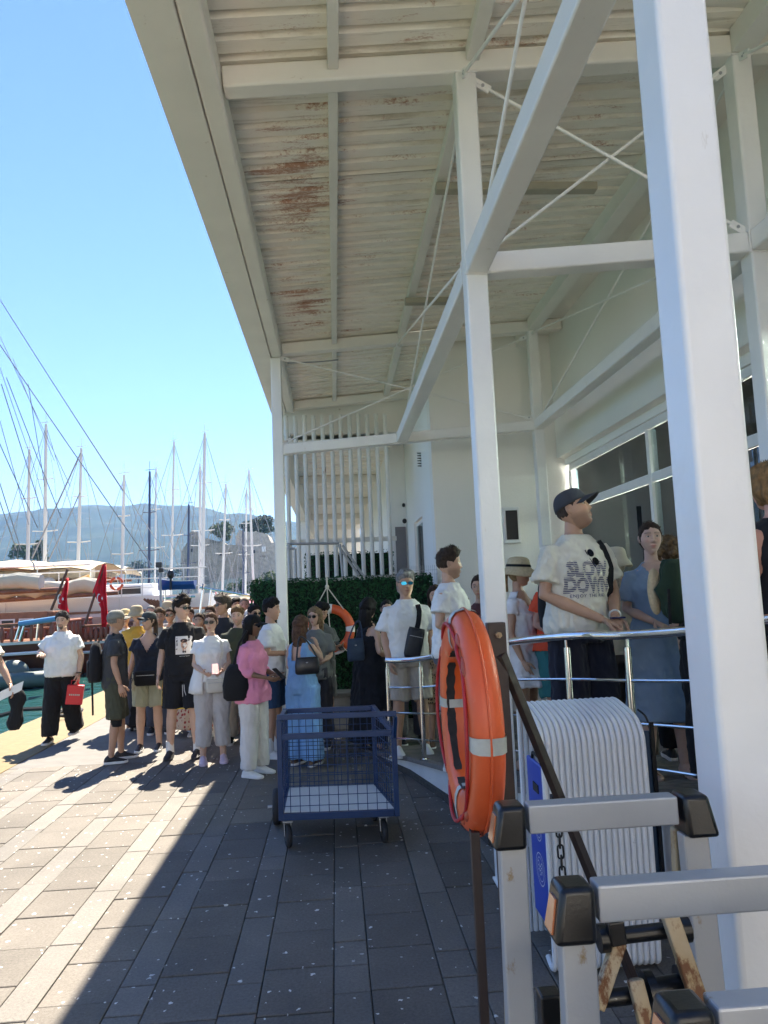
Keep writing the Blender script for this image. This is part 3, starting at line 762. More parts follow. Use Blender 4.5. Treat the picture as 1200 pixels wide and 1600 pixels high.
def tree_px(label, px, ytop, ybot, wpx, Y, mat, n=1500, trunk=0.15):
    b_ = atY(px, ybot, Y); t_ = atY(px, ytop, Y)
    r_ = wpx / 2 / FOC * Y
    tree(label, b_, t_.z - b_.z, r_, mat, rt, n, trunk)
# ------------------------------------------------------------------ castle on the far shore
M['stone'] = mk('old_castle_stone', (0.40, 0.35, 0.28), 0.9, noise_scale=0.7, noise_amt=0.35, bump=0.35, bump_scale=1.2, stain=(0.25, 0.58, (0.16, 0.145, 0.115), (1, 1, 2)))
M['stone_light'] = mk('pale_castle_stone', (0.55, 0.50, 0.42), 0.9, noise_scale=0.9, noise_amt=0.3, bump=0.4, bump_scale=1.0, stain=(0.3, 0.60, (0.25, 0.23, 0.18), (1, 1, 2)))
cas = thing('ruined_castle', 'ruined stone castle on the far side of the marina with trees on its walls', 'castle', (-30, 220, -1))
def jag(name, prof, Y, depth, mat, ybase=960):
    """wall whose ragged top follows the profile"""
    rnd = random.Random(len(prof)); pts = []
    for (a, ya_), (b_, yb) in zip(prof[:-1], prof[1:]):
        for k in range(4):
            pts.append((a + (b_ - a) * k / 4, ya_ + (yb - ya_) * k / 4 + rnd.uniform(-1.2, 1.2)))
    pts.append(prof[-1])
    fr_ = [atY(x, y, Y) for x, y in pts]; bot = -1.0
    vs = []
    for p in fr_: vs += [(p.x, Y, bot), (p.x, Y, p.z), (p.x, Y + depth, p.z), (p.x, Y + depth, bot)]
    fs = [(0, 1, 2, 3)]
    for i in range(len(fr_) - 1):
        a = 4 * i
        for k in range(4): fs.append((a + k, a + 4 + k, a + 4 + (k + 1) % 4, a + (k + 1) % 4))
    a = 4 * (len(fr_) - 1); fs.append((a + 3, a + 2, a + 1, a))
    return MB().add(vs, fs).build(name, mat, cas)
jag('curtain_wall', [(283, 862), (291, 850), (303, 846), (318, 848), (322, 842), (345, 846), (352, 851), (378, 852)], 215, 12, M['stone'])
jag('curtain_wall', [(368, 838), (374, 829), (392, 832), (400, 830), (418, 836), (424, 848), (440, 852), (470, 856)], 222, 14, M['stone_light'])
jag('tower', [(296, 834), (300, 830), (309, 831), (312, 836)], 224, 8, M['stone'])
jag('low_wall', [(285, 930), (330, 912), (352, 905), (380, 903)], 200, 6, M['stone_light'])
for px, py, w_, h_ in ((412, 858, 6, 8), (397, 862, 3, 5), (300, 860, 3, 5), (345, 866, 3, 4)):
    a = atY(px, py, 214.6 if px < 370 else 221.6); s_ = 215 / FOC
    MB().box(a.x - w_ * s_ / 2, a.x + w_ * s_ / 2, a.y - 0.3, a.y + 0.2, a.z - h_ * s_ / 2, a.z + h_ * s_ / 2).build('opening', M['wall_white'] if px == 412 else M['black'], cas)
tree_px('round pale green tree rising behind the castle wall', 348, 817, 862, 42, 240, M['leaf_olive'], 1400, .2)
tree_px('wide dark pine on top of the castle beside the column', 408, 808, 850, 56, 245, M['leaf_dark'], 2200, .2)
tree_px('tall loose olive bush at the foot of the castle', 415, 895, 945, 52, 180, M['leaf_olive'], 1300, .05)
tree_px('small olive bush below the castle wall beside a white mast', 372, 905, 945, 34, 178, M['leaf_olive'], 700, .05)
tree_px('low rounded olive tree on the shore behind the wooden boats', 37, 851, 905, 48, 260, M['leaf_olive'], 900, .2)
tree_px('leafy shore tree right of the two left masts', 62, 846, 905, 30, 255, M['leaf_olive'], 700, .2)
tree_px('long dark shore tree below the hill behind the first flag', 148, 876, 915, 70, 420, M['leaf_dark'], 1300, .1)
tree_px('dark low shore trees beside the pale mast', 216, 878, 912, 60, 430, M['leaf_dark'], 1100, .1)
tree_px('dark shore tree left of the blue mast', 262, 882, 912, 50, 440, M['leaf_dark'], 900, .1)
shore = MB()
for i in range(60):
    px = -100 + i * 12; a = atY(px, 930, 450)
    shore.ell((a.x, 450 + rt.uniform(-8, 8), -0.5), 5 + rt.random() * 3, 4, 3 + rt.random() * 2.5, 7, 5)
tag(shore.build('shore_scrub', M['leaf_dark']), 'band of low scrub along the far shore', kind='stuff')
land = MB().box(-600, 300, 401, 1300, -2, 0.1)
struct('far_shore', land, M['hill'])
# ------------------------------------------------------------------ boats
M['hull_white'] = mk('white_gelcoat', (0.80, 0.80, 0.78), 0.3, noise_scale=1, noise_amt=0.05)
M['hull_wood'] = mk('dark_varnished_hull', (0.14, 0.055, 0.03), 0.35, noise_scale=2, noise_amt=0.35)
M['hull_red'] = mk('red_brown_topside', (0.30, 0.10, 0.055), 0.4, noise_scale=2, noise_amt=0.3)
M['canvas'] = mk('sand_canvas', (0.62, 0.50, 0.33), 0.85, noise_scale=1.2, noise_amt=0.15, bump=0.02, bump_scale=4)
M['canvas_cream'] = mk('cream_canvas', (0.70, 0.64, 0.50), 0.85, noise_scale=1.2, noise_amt=0.15, bump=0.03, bump_scale=4)
M['blue_hull'] = mk('blue_dinghy_paint', (0.012, 0.075, 0.34), 0.35, noise_scale=4, noise_amt=0.1)
M['rib_grey'] = mk('grey_green_tube', (0.10, 0.14, 0.13), 0.5, noise_scale=4)
M['red_ring'] = mk('orange_ring_plastic', (0.72, 0.115, 0.03), 0.38, noise_scale=5, noise_amt=0.18)
M['red_flag'] = mk('red_flag_cloth', (0.75, 0.008, 0.02), 0.8, noise_scale=4, noise_amt=0.1)
def hull(x0, x1, yc, beam_, zd, draft, bow_rise, mats, parent, name='hull', stripe=0.25):
    """x1 is the stern (towards the quay), x0 the bow"""
    secs = []; N = 22
    for i in range(N + 1):
        t_ = i / N; x = x1 + (x0 - x1) * t_
        w = beam_ / 2 * (0.80 + 0.2 * sin(min(1, t_ * 2) * pi / 2)) * (1 if t_ < 0.5 else max(0.02, 1 - ((t_ - 0.5) / 0.5) ** 2.2))
        top_ = zd + bow_rise * t_ ** 2.4 + 0.12 * bow_rise * (1 - t_) ** 3
        secs.append((x, w, top_))
    rows_ = []
    for x, w, zt in secs:
        L_ = []
        for s_ in (-1, 1):
            prof = [(0.0, draft), (0.55, draft + 0.15), (0.88, draft + 0.55 * (zt - draft)), (1.0, zt - stripe), (1.02, zt)]
            pts = [(x, yc + s_ * w * a, z) for a, z in prof]
            L_.append(pts)
        rows_.append(list(reversed(L_[0])) + L_[1][1:])
    mb = MB(); n_ = len(rows_[0]); mb.add([p for r in rows_ for p in r], [])
    for i in range(len(rows_) - 1):
        for k in range(n_ - 1):
            mb.f.append((i * n_ + k, i * n_ + k + 1, (i + 1) * n_ + k + 1, (i + 1) * n_ + k)); mb.m.append(1 if k in (0, n_ - 2) else 0)
        mb.f.append((i * n_, (i + 1) * n_, (i + 1) * n_ + n_ - 1, i * n_ + n_ - 1)); mb.m.append(2)
    mb.f.append(tuple(range(n_))); mb.m.append(0)
    o = mb.build(name, mats, parent, smooth=True, angle=50)
    return secs
def mast(parent, base_, top_, r, mat, spread=(0.45, 0.72), sw=1.0, stays=True, sx=0.16):
    b_, t_ = V3(base_), V3(top_)
    MB().tube([b_, b_.lerp(t_, .5), t_], [r, r * .95, r * .72], 10).build('mast', mat, parent, smooth=True)
    h = (t_ - b_).length
    for s_ in spread:
        p = b_.lerp(t_, s_)
        MB().tube([p + V3((-sw * (1.2 - s_), 0.1, 0.05)), p, p + V3((sw * (1.2 - s_), -0.1, 0.05))], 0.035, 6).build('spreader', mat, parent)
    m_ = MB()
    m_.tube([t_, t_ + V3((0, 0, 0.9))], 0.015, 5); m_.tube([t_ + V3((-.3, 0, 0.25)), t_ + V3((.35, 0, 0.3))], 0.02, 5); m_.box(t_.x - .06, t_.x + .06, t_.y - .06, t_.y + .06, t_.z, t_.z + .15)
    m_.build('masthead_gear', mat, parent)
    if stays:
        m_ = MB()
        rs = 0.012 * max(1, b_.y / 40)
        for dx, dy in ((-sx * h * 1.9, 0.4), (sx * h * 1.9, -0.3)):
            m_.tube([t_, b_ + V3((dx, dy, 0.2))], rs * 1.3, 5)
        for s_ in (1,) + tuple(spread):
            p = b_.lerp(t_, s_)
            for sg in (-1, 1): m_.tube([p, b_.lerp(t_, min(s_, .72)) + V3((sg * sw * 0.48, sg * 0.1, 0)), b_ + V3((sg * sw * 0.9, sg * .9, 0))], rs * 0.8, 4)
        m_.build('rigging', M['cable'], parent)
GRP_S = 'sailing boats moored across the marina'
def sailboat(px_top, ytop, px_base, ybase, Y, mat, label, L_=12.0, wide=4.0, sx=0.16, jib=True):
    b0 = atY(px_base, ybase, Y)
    deck = -0.1
    tp = atY(px_top, ytop, Y)
    bs = V3((b0.x, Y, deck + 0.9))
    t = thing('sailboat', label, 'sailing boat', (b0.x, Y, WZ), group=GRP_S)
    hull(b0.x - L_ * 0.55, b0.x + L_ * 0.45, Y, L_ * 0.3, 0.15, WZ - 0.3, 0.5, [M['hull_white'], M['blue_hull'] if mat is M['mast_blue'] else M['hull_white'], M['hull_white']], t, stripe=.18)
    MB().box(b0.x - L_ * .22, b0.x + L_ * .2, Y - L_ * .08, Y + L_ * .08, 0.14, 0.75).build('cabin', M['hull_white'], t, bevel=0.15)
    MB().box(b0.x - L_ * .18, b0.x + L_ * .15, Y - L_ * .081, Y + L_ * .081, 0.35, 0.55).build('cabin_window', M['black_plastic'], t)
    mast(t, bs, tp, wide * 1.2 / 2 / FOC * Y, mat, sw=0.06 * (tp.z - bs.z) + 0.35, sx=sx)
    MB().tube([bs + V3((0.1, 0, 0.9)), bs + V3((L_ * .33, 0, 1.05))], 0.16, 8).build('furled_sail', M['blue_hull'] if rt.random() < .5 else M['canvas_cream'], t, smooth=True)
    return t
sailboat(46, 706, 43, 875, 46, M['mast_white'], 'sailboat with the leftmost pale mast above the canvas awnings', wide=4.5)
sailboat(72, 666, 70, 880, 50, M['mast_white'], 'sailboat with the tall grey mast carrying two long spreaders', wide=5)
sailboat(127, 704, 120, 905, 48, M['mast_white'], 'sailboat with the pale mast and single spreader above the first flag', wide=4.5)
sailboat(194, 746, 189, 905, 44, M['mast_white'], 'sailboat with the stout cream mast above the ring buoy', wide=4.5)
sailboat(234, 740, 232, 897, 52, M['mast_blue'], 'sailboat with the navy blue mast in front of the hill', wide=3.6)
sailboat(244, 735, 241, 905, 64, M['mast_white'], 'sailboat with the slim white mast just right of the navy mast', wide=2.6)
sailboat(272, 693, 266, 905, 58, M['mast_white'], 'sailboat with the tall thin mast and wind gauge above the blue dinghy', wide=3.2)
sailboat(295, 791, 293, 905, 60, M['mast_blue'], 'sailboat with the short blue mast before the castle corner', wide=3.4)
sailboat(313, 731, 311, 925, 62, M['mast_white'], 'sailboat with the white mast close beside the tallest mast', wide=4)
sailboat(320, 679, 315, 925, 56, M['mast_white'], 'sailboat with the tallest white mast of the marina', L_=15, wide=5)
sailboat(353, 759, 346, 925, 60, M['mast_white'], 'sailboat with the leaning white mast in front of the castle middle', wide=3.4)
sailboat(380, 830, 380, 930, 66, M['mast_blue'], 'sailboat with the short dark mast in front of the castle', wide=3)
sailboat(385, 768, 383, 935, 70, M['mast_white'], 'sailboat with the thin white mast next to the dark short one', wide=2.8)
sailboat(389, 737, 397, 935, 64, M['mast_white'], 'sailboat with the tall white mast nearest the column', wide=3.4)
# wooden gulets moored stern-to on the left
def gulet(label, xs, yc, L_, B_, zd, rise, hull_m, awn=True, canv='canvas'):
    t = thing('wooden_gulet', label, 'wooden boat', (xs, yc, WZ), group='wooden gulets moored beside the quay')
    secs = hull(xs - L_, xs, yc, B_, zd, WZ - 0.4, rise, [hull_m, M['hull_white'], M['wood']], t, stripe=0.10)
    m_ = MB(); m_.tube([(x, yc - w * 1.02, zt - 0.42) for x, w, zt in secs], 0.06, 6); m_.build('rubbing_strake', M['hull_white'], t)
    # balustrade round the stern half
    pl = [(x, w, zt) for x, w, zt in secs[:12]]
    for sgn in (-1, 1):
        MB().tube([(x, yc + sgn * w * .98, zt + 0.62) for x, w, zt in pl], 0.055, 8).build('handrail', M['wood'], t, smooth=True)
        m_ = MB()
        for i in range(len(pl) - 1):
            for k in range(3):
                a = V3(pl[i]).lerp(V3(pl[i + 1]), k / 3)
                p = V3((a.x, yc + sgn * a.y * .98, a.z))
                m_.tube([p, p + V3((0, 0, .15)), p + V3((0, 0, .32)), p + V3((0, 0, .5)), p + V3((0, 0, .62))], [.045, .085, .10, .05, .04], 7)
        m_.build('balusters', M['hull_red'], t, smooth=True)
    m_ = MB()
    w0 = secs[0][1]; z0 = secs[0][2]
    for k in range(10):
        p = V3((xs, yc - w0 * .95 + 2 * w0 * .95 * k / 9, z0)); m_.tube([p, p + V3((0, 0, .3)), p + V3((0, 0, .62))], [.06, .11, .045], 7)
    m_.tube([(xs, yc - w0, z0 + .62), (xs, yc + w0, z0 + .62)], .055, 8)
    m_.build('stern_balustrade', M['hull_red'], t, smooth=True)
    # deckhouse with windows
    x0, x1 = xs - L_ * .62, xs - L_ * .22
    d = MB().box(x0, x1, yc - B_ * .28, yc + B_ * .28, zd + .05, zd + 1.35).build('deckhouse', M['wood'], t, bevel=.06)
    for k in range(6):
        xa = x0 + .4 + k * (x1 - x0 - .8) / 6
        MB().box(xa, xa + (x1 - x0) / 9, yc - B_ * .28 - .03, yc - B_ * .28 + .02, zd + .55, zd + 1.1).build('window', M['hull_white'], d)
        MB().box(xa + .06, xa + (x1 - x0) / 9 - .06, yc - B_ * .28 - .04, yc - B_ * .28 - .031, zd + .61, zd + 1.04).build('window_pane', M['black_plastic'], d)
    if awn:
        za = zd + 2.6
        m_ = MB(); xa, xb = xs - L_ * .5, xs - 0.4; N = 14
        rows_ = []
        for i in range(N + 1):
            t_ = i / N; x = xa + (xb - xa) * t_
            rows_.append([(x, yc + B_ * .46 * s_, za + .45 * (1 - s_ * s_) + .08 * sin(t_ * N * pi / 2) * 1 - .25 * abs(2 * t_ - 1) ** 3) for s_ in (-1, -.6, -.2, .2, .6, 1)])
        m_.add([p for r in rows_ for p in r], [(i * 6 + k, i * 6 + k + 1, (i + 1) * 6 + k + 1, (i + 1) * 6 + k) for i in range(N) for k in range(5)])
        rb = [[(p[0], p[1], p[2] - .05) for p in r] for r in rows_]
        m_.add([p for r in rb for p in r], [(i * 6 + k, (i + 1) * 6 + k, (i + 1) * 6 + k + 1, i * 6 + k + 1) for i in range(N) for k in range(5)])
        m_.build('awning', M[canv], t, smooth='all')
        m_ = MB()
        for x in [xa + (xb - xa) * k / 5 for k in range(6)]:
            for s_ in (-1, 1): m_.tube([(x, yc + s_ * B_ * .45, zd + .1), (x, yc + s_ * B_ * .45, za)], .03, 6)
        for s_ in (-1, 1): m_.tube([(xa, yc + s_ * B_ * .46, za), (xb, yc + s_ * B_ * .46, za)], .035, 6)
        m_.build('awning_frame', M['chrome'], t, smooth=True)
    # boom with stowed sail
    a = V3((xs - L_ * .48, yc, zd + 2.2)); b_ = V3((xs - 1.2, yc, zd + 2.35))
    pts = [a.lerp(b_, k / 12) + V3((0, 0, .06 * sin(k * 1.9))) for k in range(13)]
    MB().tube(pts, [(.26 + .07 * sin(k * 2.3), .34 + .06 * sin(k * 1.3)) for k in range(13)], 10).build('stowed_sail', M['canvas_cream'], t, smooth=True)
    MB().tube([a + V3((0, 0, -.35)), b_ + V3((.9, 0, -.35))], .09, 8).build('boom', M['wood'], t, smooth=True)
    return t
g1 = gulet('nearest wooden gulet with red brown balustrade and cream sail cover at the left edge', -10.3, 30.0, 22, 5.6, 0.35, 1.3, M['hull_wood'], awn=False)
g2 = gulet('larger wooden gulet with sand coloured awning behind the nearest one', -11.0, 38.5, 25, 6.5, 0.95, 1.6, M['hull_wood'], awn=True)
g3 = gulet('farther wooden gulet whose awning shows above the flags', -12.4, 47.5, 20, 6, 1.1, 1.3, M['hull_red'], awn=True, canv='canvas_cream')
g4 = gulet('low brown day boat with bare rails moored between the gulets and the white yacht', -8.9, 32.3, 13, 3.4, 0.15, .8, M['hull_red'], awn=False)
def wire(parent, p0, p1, r=0.02, name='stay'):
    p0, p1 = V3(p0), V3(p1); mid = p0.lerp(p1, .5) + V3((0, 0, -.004 * (p1 - p0).length))
    MB().tube([p0, p0.lerp(p1, .25) + V3((0, 0, -.003 * (p1 - p0).length)), mid, p0.lerp(p1, .75) + V3((0, 0, -.003 * (p1 - p0).length)), p1], r, 5).build(name, M['cable'], parent)
m1 = atY(-75, 930, 30); m2 = atY(-160, 930, 38)
MB().tube([(m1.x, 30, .5), (m1.x, 30, 16.5)], .16, 10).build('mast', M['wood'], g1, smooth=True)
MB().tube([(m2.x, 38.5, 1.0), (m2.x, 38.5, 21)], .18, 10).build('mast', M['wood'], g2, smooth=True)
for a, b_, r in (((-40, 405), (192, 767), .020), ((-40, 480), (238, 884), .022), ((-10, 672), (59, 825), .02), ((2, 600), (64, 796), .02), ((10, 590), (96, 810), .018), ((-5, 740), (33, 860), .02), ((-5, 770), (26, 860), .02), ((44, 600), (70, 760), .016)):
    wire(g1, atY(a[0], a[1], 30), atY(b_[0], b_[1], 31), r)
for a, b_, r in (((97, 620), (264, 873), .02), ((-5, 515), (110, 760), .018), ((-5, 560), (50, 720), .018), ((20, 560), (85, 720), .016), ((-5, 640), (45, 820), .02), ((126, 708), (50, 872), .04), ((125, 770), (75, 878), .03)):
    wire(g2, atY(a[0], a[1], 38.5), atY(b_[0], b_[1], 38), r)
# blue-edged stern canopy and RIB below the gulet
t = thing('stern_canopy', 'light blue tube framed stern canopy over the gulet ladder', 'canopy frame', tuple(atY(60, 985, 27.5)))
MB().tube([atY(30, 975, 27.5), atY(92, 966, 27.5)], .10, 10).build('top_tube', mk('pale_blue_tube', (.12, .30, .50), .4), t, smooth=True)
for a, b_ in (((31, 977), (24, 1000)), ((38, 976), (30, 1002)), ((60, 972), (57, 1000)), ((90, 968), (92, 1000))): MB().tube([atY(*a, 27.5), atY(*b_, 27.5)], .04, 6).build('frame_tube', M['chrome'], t, smooth=True)
t = thing('inflatable_dinghy', 'dark grey green inflatable dinghy floating behind the gulet stern', 'dinghy', tuple(atY(55, 1055, 28)))
c0 = atY(58, 1050, 27.0); pts = []
for k in range(15):
    a = -pi / 2 + pi * k / 14
    pts.append(V3((c0.x - 0.9 + 1.5 * cos(a), c0.y + 0.75 * sin(a), WZ + .30)))
pts = [V3((c0.x - 3.2, c0.y - .75, WZ + .28))] + pts + [V3((c0.x - 3.2, c0.y + .75, WZ + .28))]
MB().tube(pts, .27, 10).build('tube', M['rib_grey'], t, smooth=True)
MB().box(c0.x - 3.1, c0.x + .3, c0.y - .6, c0.y + .6, WZ + .1, WZ + .2).build('floor', M['rib_grey'], t)
MB().ell((c0.x - .9, c0.y + .1, WZ + .55), .6, .4, .4).build('bow_cover', M['rib_grey'], t, smooth=True)
# white motor yacht with railings
ty = thing('motor_yacht', 'long white motor yacht with rails and a ring buoy behind the crowd', 'yacht', (-9, 35, WZ))
secs = hull(-24, -5.6, 36, 5.4, 1.9, WZ - .4, .9, [M['hull_white'], M['hull_white'], M['hull_white']], ty, stripe=.2)
MB().box(-20, -8.2, 34.4, 37.6, 1.95, 2.55).build('superstructure', M['hull_white'], ty, bevel=.1)
for k in range(7):
    MB().box(-19.4 + k * 1.6, -18.4 + k * 1.6, 34.36, 34.39, 2.1, 2.42).build('window', M['black_plastic'], ty)
MB().box(-23.5, -5.63, 33.22, 33.27, 1.30, 1.40).build('rubbing_strake', M['wood'], ty)
for k in range(9):
    MB().tube([(-20 + k * 1.6, 33.24, .55), (-20 + k * 1.6, 33.19, .55)], .13, 12).build('porthole', M['black_plastic'], ty, smooth=True)
for k in range(6):
    x = -19 + k * 2.4; f_ = MB().tube([(x, 33.1, .9), (x, 33.08, .75), (x, 33.08, .1), (x, 33.1, -.05)], [.05, .15, .15, .05], 10).build('fender', M['mast_blue'] if k % 2 else M['mast_white'], ty, smooth=True)
    MB().tube([(x, 33.1, .9), (x, 33.15, 1.9)], .012, 5).build('line', M['rope_white'], f_)
MB().box(-6.9, -5.0, 33.4, 38.4, .0, .12).build('swim_platform', M['wood'], ty)
m_ = MB()
for zz in (2.35, 2.75, 3.15): m_.tube([(-22, 33.5, zz), (-5.7, 33.5, zz)], .03 if zz > 3 else .018, 6)
for k in range(19): m_.tube([(-22 + k * .9, 33.5, 1.95), (-22 + k * .9, 33.5, 3.15)], .025, 6)
m_.build('guard_rail', M['mast_white'], ty, smooth=True)
m_ = MB()
for k in range(7): m_.tube([atY(225 + k * 5, 936 + k * .5, 32.6), atY(262 + k * 2, 962, 32.6)], .06, 6)
m_.build('wooden_slats', M['wood'], ty)
MB().tube([atY(215, 956, 32.8), atY(300, 958, 32.8)], .08, 8).build('wooden_rail', M['wood'], ty)
MB().box(-12, -5.4, 32.9, 33.1, 1.15, 1.28).build('boarding_plank', M['mast_white'], ty)
m_ = MB()
for a, b_ in (((312, 918), (432, 938)), ((255, 935), (305, 932)), ((258, 960), (258, 905)), ((312, 960), (318, 912)), ((325, 962), (330, 920)), ((340, 964), (338, 925))):
    m_.tube([atY(*a, 31.5), atY(*b_, 31.5)], .05, 6)
m_.build('davit_frame', M['chrome'], ty, smooth=True)
def torus_ring(name, label, c, axis, R_, r_, mats, group=None, cat='life ring', bands=4, seg=48, ext=None):
    t = thing(name, label, cat, tuple(c), group=group)
    ax = V3(axis).normalized(); u = ax.cross(V3((0, 0, 1))).normalized(); v = ax.cross(u)
    m_ = MB(); base_ = []
    for i in range(seg):
        a = 2 * pi * i / seg; d = u * cos(a) + v * sin(a)
        base_.append([V3(c) + d * (R_ + r_[0] * cos(b_)) + ax * (r_[1] * sin(b_)) for b_ in [2 * pi * k / 14 for k in range(14)]])
    vs = [p for r in base_ for p in r]
    fs = [(i * 14 + k, i * 14 + (k + 1) % 14, ((i + 1) % seg) * 14 + (k + 1) % 14, ((i + 1) % seg) * 14 + k) for i in range(seg) for k in range(14)]
    m_.add(vs, fs); m_.build('ring', mats[0], t, smooth='all')
    for j in range(bands):
        bm_ = MB(); a0 = 2 * pi * (j + .5) / bands + (pi / 4 if bands == 4 else 0); rs = []
        for i in range(4):
            a = a0 + (i - 1.5) * 0.09; d = u * cos(a) + v * sin(a)
            rs.append([V3(c) + d * (R_ + (r_[0] * 1.03) * cos(b_)) + ax * (r_[1] * 1.03 * sin(b_)) for b_ in [2 * pi * k / 14 for k in range(14)]])
        bm_.rings(rs, caps=False).build('reflective_band', mats[1], t, smooth='all')
    return t
torus_ring('ring_buoy', 'orange and white ring buoy hung on the yacht railing', atY(182, 912, 33.3), (0.1, -1, 0), .25, (.055, .06), [M['red_ring'], M['white_paint']])
# blue dinghy on davits
t = thing('blue_dinghy', 'small blue dinghy with outboard hanging from davits above the crowd', 'dinghy', tuple(atY(280, 912, 31)))
dp = atY(280, 912, 31)
hull(dp.x - .85, dp.x + .65, 31, .85, dp.z + .10, dp.z - .24, .16, [M['blue_hull'], M['hull_white'], M['blue_hull']], t, stripe=.03)
mo = MB().ell((dp.x - .25, 30.6, dp.z + .38), .15, .13, .19).build('outboard_motor', M['black_plastic'], t, smooth=True)
MB().tube([(dp.x - .25, 30.6, dp.z + .2), (dp.x - .25, 30.55, dp.z - .25)], .05, 8).build('leg', M['black_plastic'], mo)
t = thing('deck_floodlight', 'black floodlight on a grey pole beside the blue dinghy', 'floodlight', tuple(atY(251, 960, 30.5)))
MB().tube([atY(252, 965, 30.5), atY(250, 885, 30.5)], .05, 8).build('pole', M['grey_metal'], t, smooth=True)
fl = atY(250, 883, 30.5); MB().box(fl.x - .14, fl.x + .1, 30.35, 30.6, fl.z - .1, fl.z + .12).build('lamp_head', M['black_plastic'], t, bevel=.02)
MB().box(fl.x - .03, fl.x + .16, 30.35, 30.6, fl.z - .3, fl.z - .13).build('lamp_head', M['black_plastic'], t, bevel=.02)
# flags
def flag(label, pole0, pole1, outline, Y, folds):
    """cloth hanging in folds from a slanted staff: rows of points from the staff to the free edge"""
    t = thing('red_flag', label, 'flag', tuple(atY(*pole0, Y)), group='red flags on slanted staffs at the boat sterns')
    MB().tube([atY(*pole0, Y), atY(*pole1, Y)], .045, 8).build('staff', M['hull_wood'], t, smooth=True)
    m_ = MB(); N = 12; K = 9; grid = []
    for i in range(N + 1):
        f_ = i / N * (len(outline) - 1); a = int(min(f_, len(outline) - 2)); u_ = f_ - a
        l = [outline[a][q] + (outline[a + 1][q] - outline[a][q]) * u_ for q in range(3)]
        row = []
        for k in range(K + 1):
            x = l[0] + (l[1] - l[0]) * k / K
            p = atY(x, l[2], Y); p.y += .10 * sin(k * folds + i * .25) * (0.4 + k / K); row.append(p)
        grid.append(row)
    vs = [p for r in grid for p in r]; n_ = K + 1
    fs = [(i * n_ + k, i * n_ + k + 1, (i + 1) * n_ + k + 1, (i + 1) * n_ + k) for i in range(N) for k in range(K)]
    m_.add(vs, fs)
    o = m_.build('cloth', M['red_flag'], t, smooth='all')
    so = o.modifiers.new('thickness', 'SOLIDIFY'); so.thickness = 0.006
    # white crescent showing on the folded cloth
    c = grid[N // 2][K // 2]; cr = MB(); pts = []
    for q in range(13):
        a = radians(50 + 260 * q / 12); pts.append((cos(a) * .17, sin(a) * .17))
    for q in range(13):
        a = radians(300 - 240 * q / 12); pts.append((.045 + cos(a) * .14, sin(a) * .14))
    cr.poly([(c.x + p[0] * .45 - .05, c.y - .16, c.z + p[1]) for p in pts])
    st = []
    for q in range(10):
        r_ = .08 if q % 2 == 0 else .032; a = pi + q * pi / 5; st.append((c.x + .06 + cos(a) * r_ * .5, c.y - .16, c.z + sin(a) * r_))
    cr.poly(st); cr.build('crescent_and_star', M['white_paint'], o)
    return t
flag('smaller red flag hanging from the left slanted staff', (80, 953), (106, 889), [(104, 106, 903), (98, 107, 920), (92, 107, 936), (90, 107, 950), (101, 107, 957)], 26, 1.1)
flag('larger red flag drooping in folds from the right slanted staff', (133, 975), (164, 880), [(160, 165, 882), (153, 166, 900), (144, 167, 925), (150, 168, 935), (157, 169, 950), (158, 170, 965), (159, 167, 980)], 27, 1.7)
# orange-lashed boom, small boat clutter
t = thing('furled_boom', 'slanting boom with an orange cover between the two flags', 'boom', tuple(atY(108, 915, 33)))
MB().tube([atY(100, 922, 33), atY(120, 910, 33), atY(140, 900, 33)], [.10, .15, .08], 8).build('sail_cover', mk('orange_canvas', (.62, .36, .12), .8, noise_scale=3), t, smooth=True)
t = thing('white_mooring_fender', 'large round pale fender hanging behind the left flag', 'fender', tuple(atY(76, 925, 36)))
p = atY(76, 922, 36); MB().ell(p, .42, .42, .62, 16, 10).build('body', M['mast_white'], t, smooth=True)
MB().tube([p + V3((0, 0, .6)), p + V3((0.1, 0, 1.2))], .02, 5).build('line', M['rope_white'], t)
gb = 'small white motor boats moored below the castle'
for k, (px, Y, L_) in enumerate(((300, 85, 7), (330, 78, 6), (352, 90, 7), (372, 82, 6), (395, 88, 8), (418, 80, 7), (340, 110, 8), (405, 115, 9), (205, 95, 9), (150, 100, 8), (120, 90, 8), (235, 105, 9))):
    a = atZ(px, 1000, 0); c = atY(px, 940, Y)
    desc = ['with a low cabin', 'with an open stern', 'with a short radar pole', 'with a blue waterline'][k % 4]
    where = ['behind the castle foot', 'beside the dark mast', 'under the low wall', 'in front of the olive bush', 'near the column', 'right beside the hedge', 'farther out below the wall', 'farthest out near the column', 'behind the yacht rail', 'between the flags', 'left of the large flag', 'behind the navy mast'][k]
    t = thing('motor_boat', f'small white motor boat {desc} {where}', 'motor boat', (c.x, Y, WZ), group=gb)
    hull(c.x - L_ / 2, c.x + L_ / 2, Y, L_ * .32, .1, WZ - .2, .5, [M['hull_white'], M['blue_hull'] if k % 4 == 3 else M['hull_white'], M['hull_white']], t, stripe=.15)
    MB().box(c.x - L_ * .2, c.x + L_ * .15, Y - .8, Y + .8, .1, 1.3).build('cabin', M['hull_white'], t, bevel=.15)
    MB().box(c.x - L_ * .205, c.x + L_ * .155, Y - .81, Y + .81, .65, 1.0).build('cabin_window', M['black_plastic'], t)
    if k % 4 == 2: MB().tube([(c.x, Y, 1.3), (c.x, Y, 2.6)], .05, 6).build('radar_pole', M['mast_white'], t)
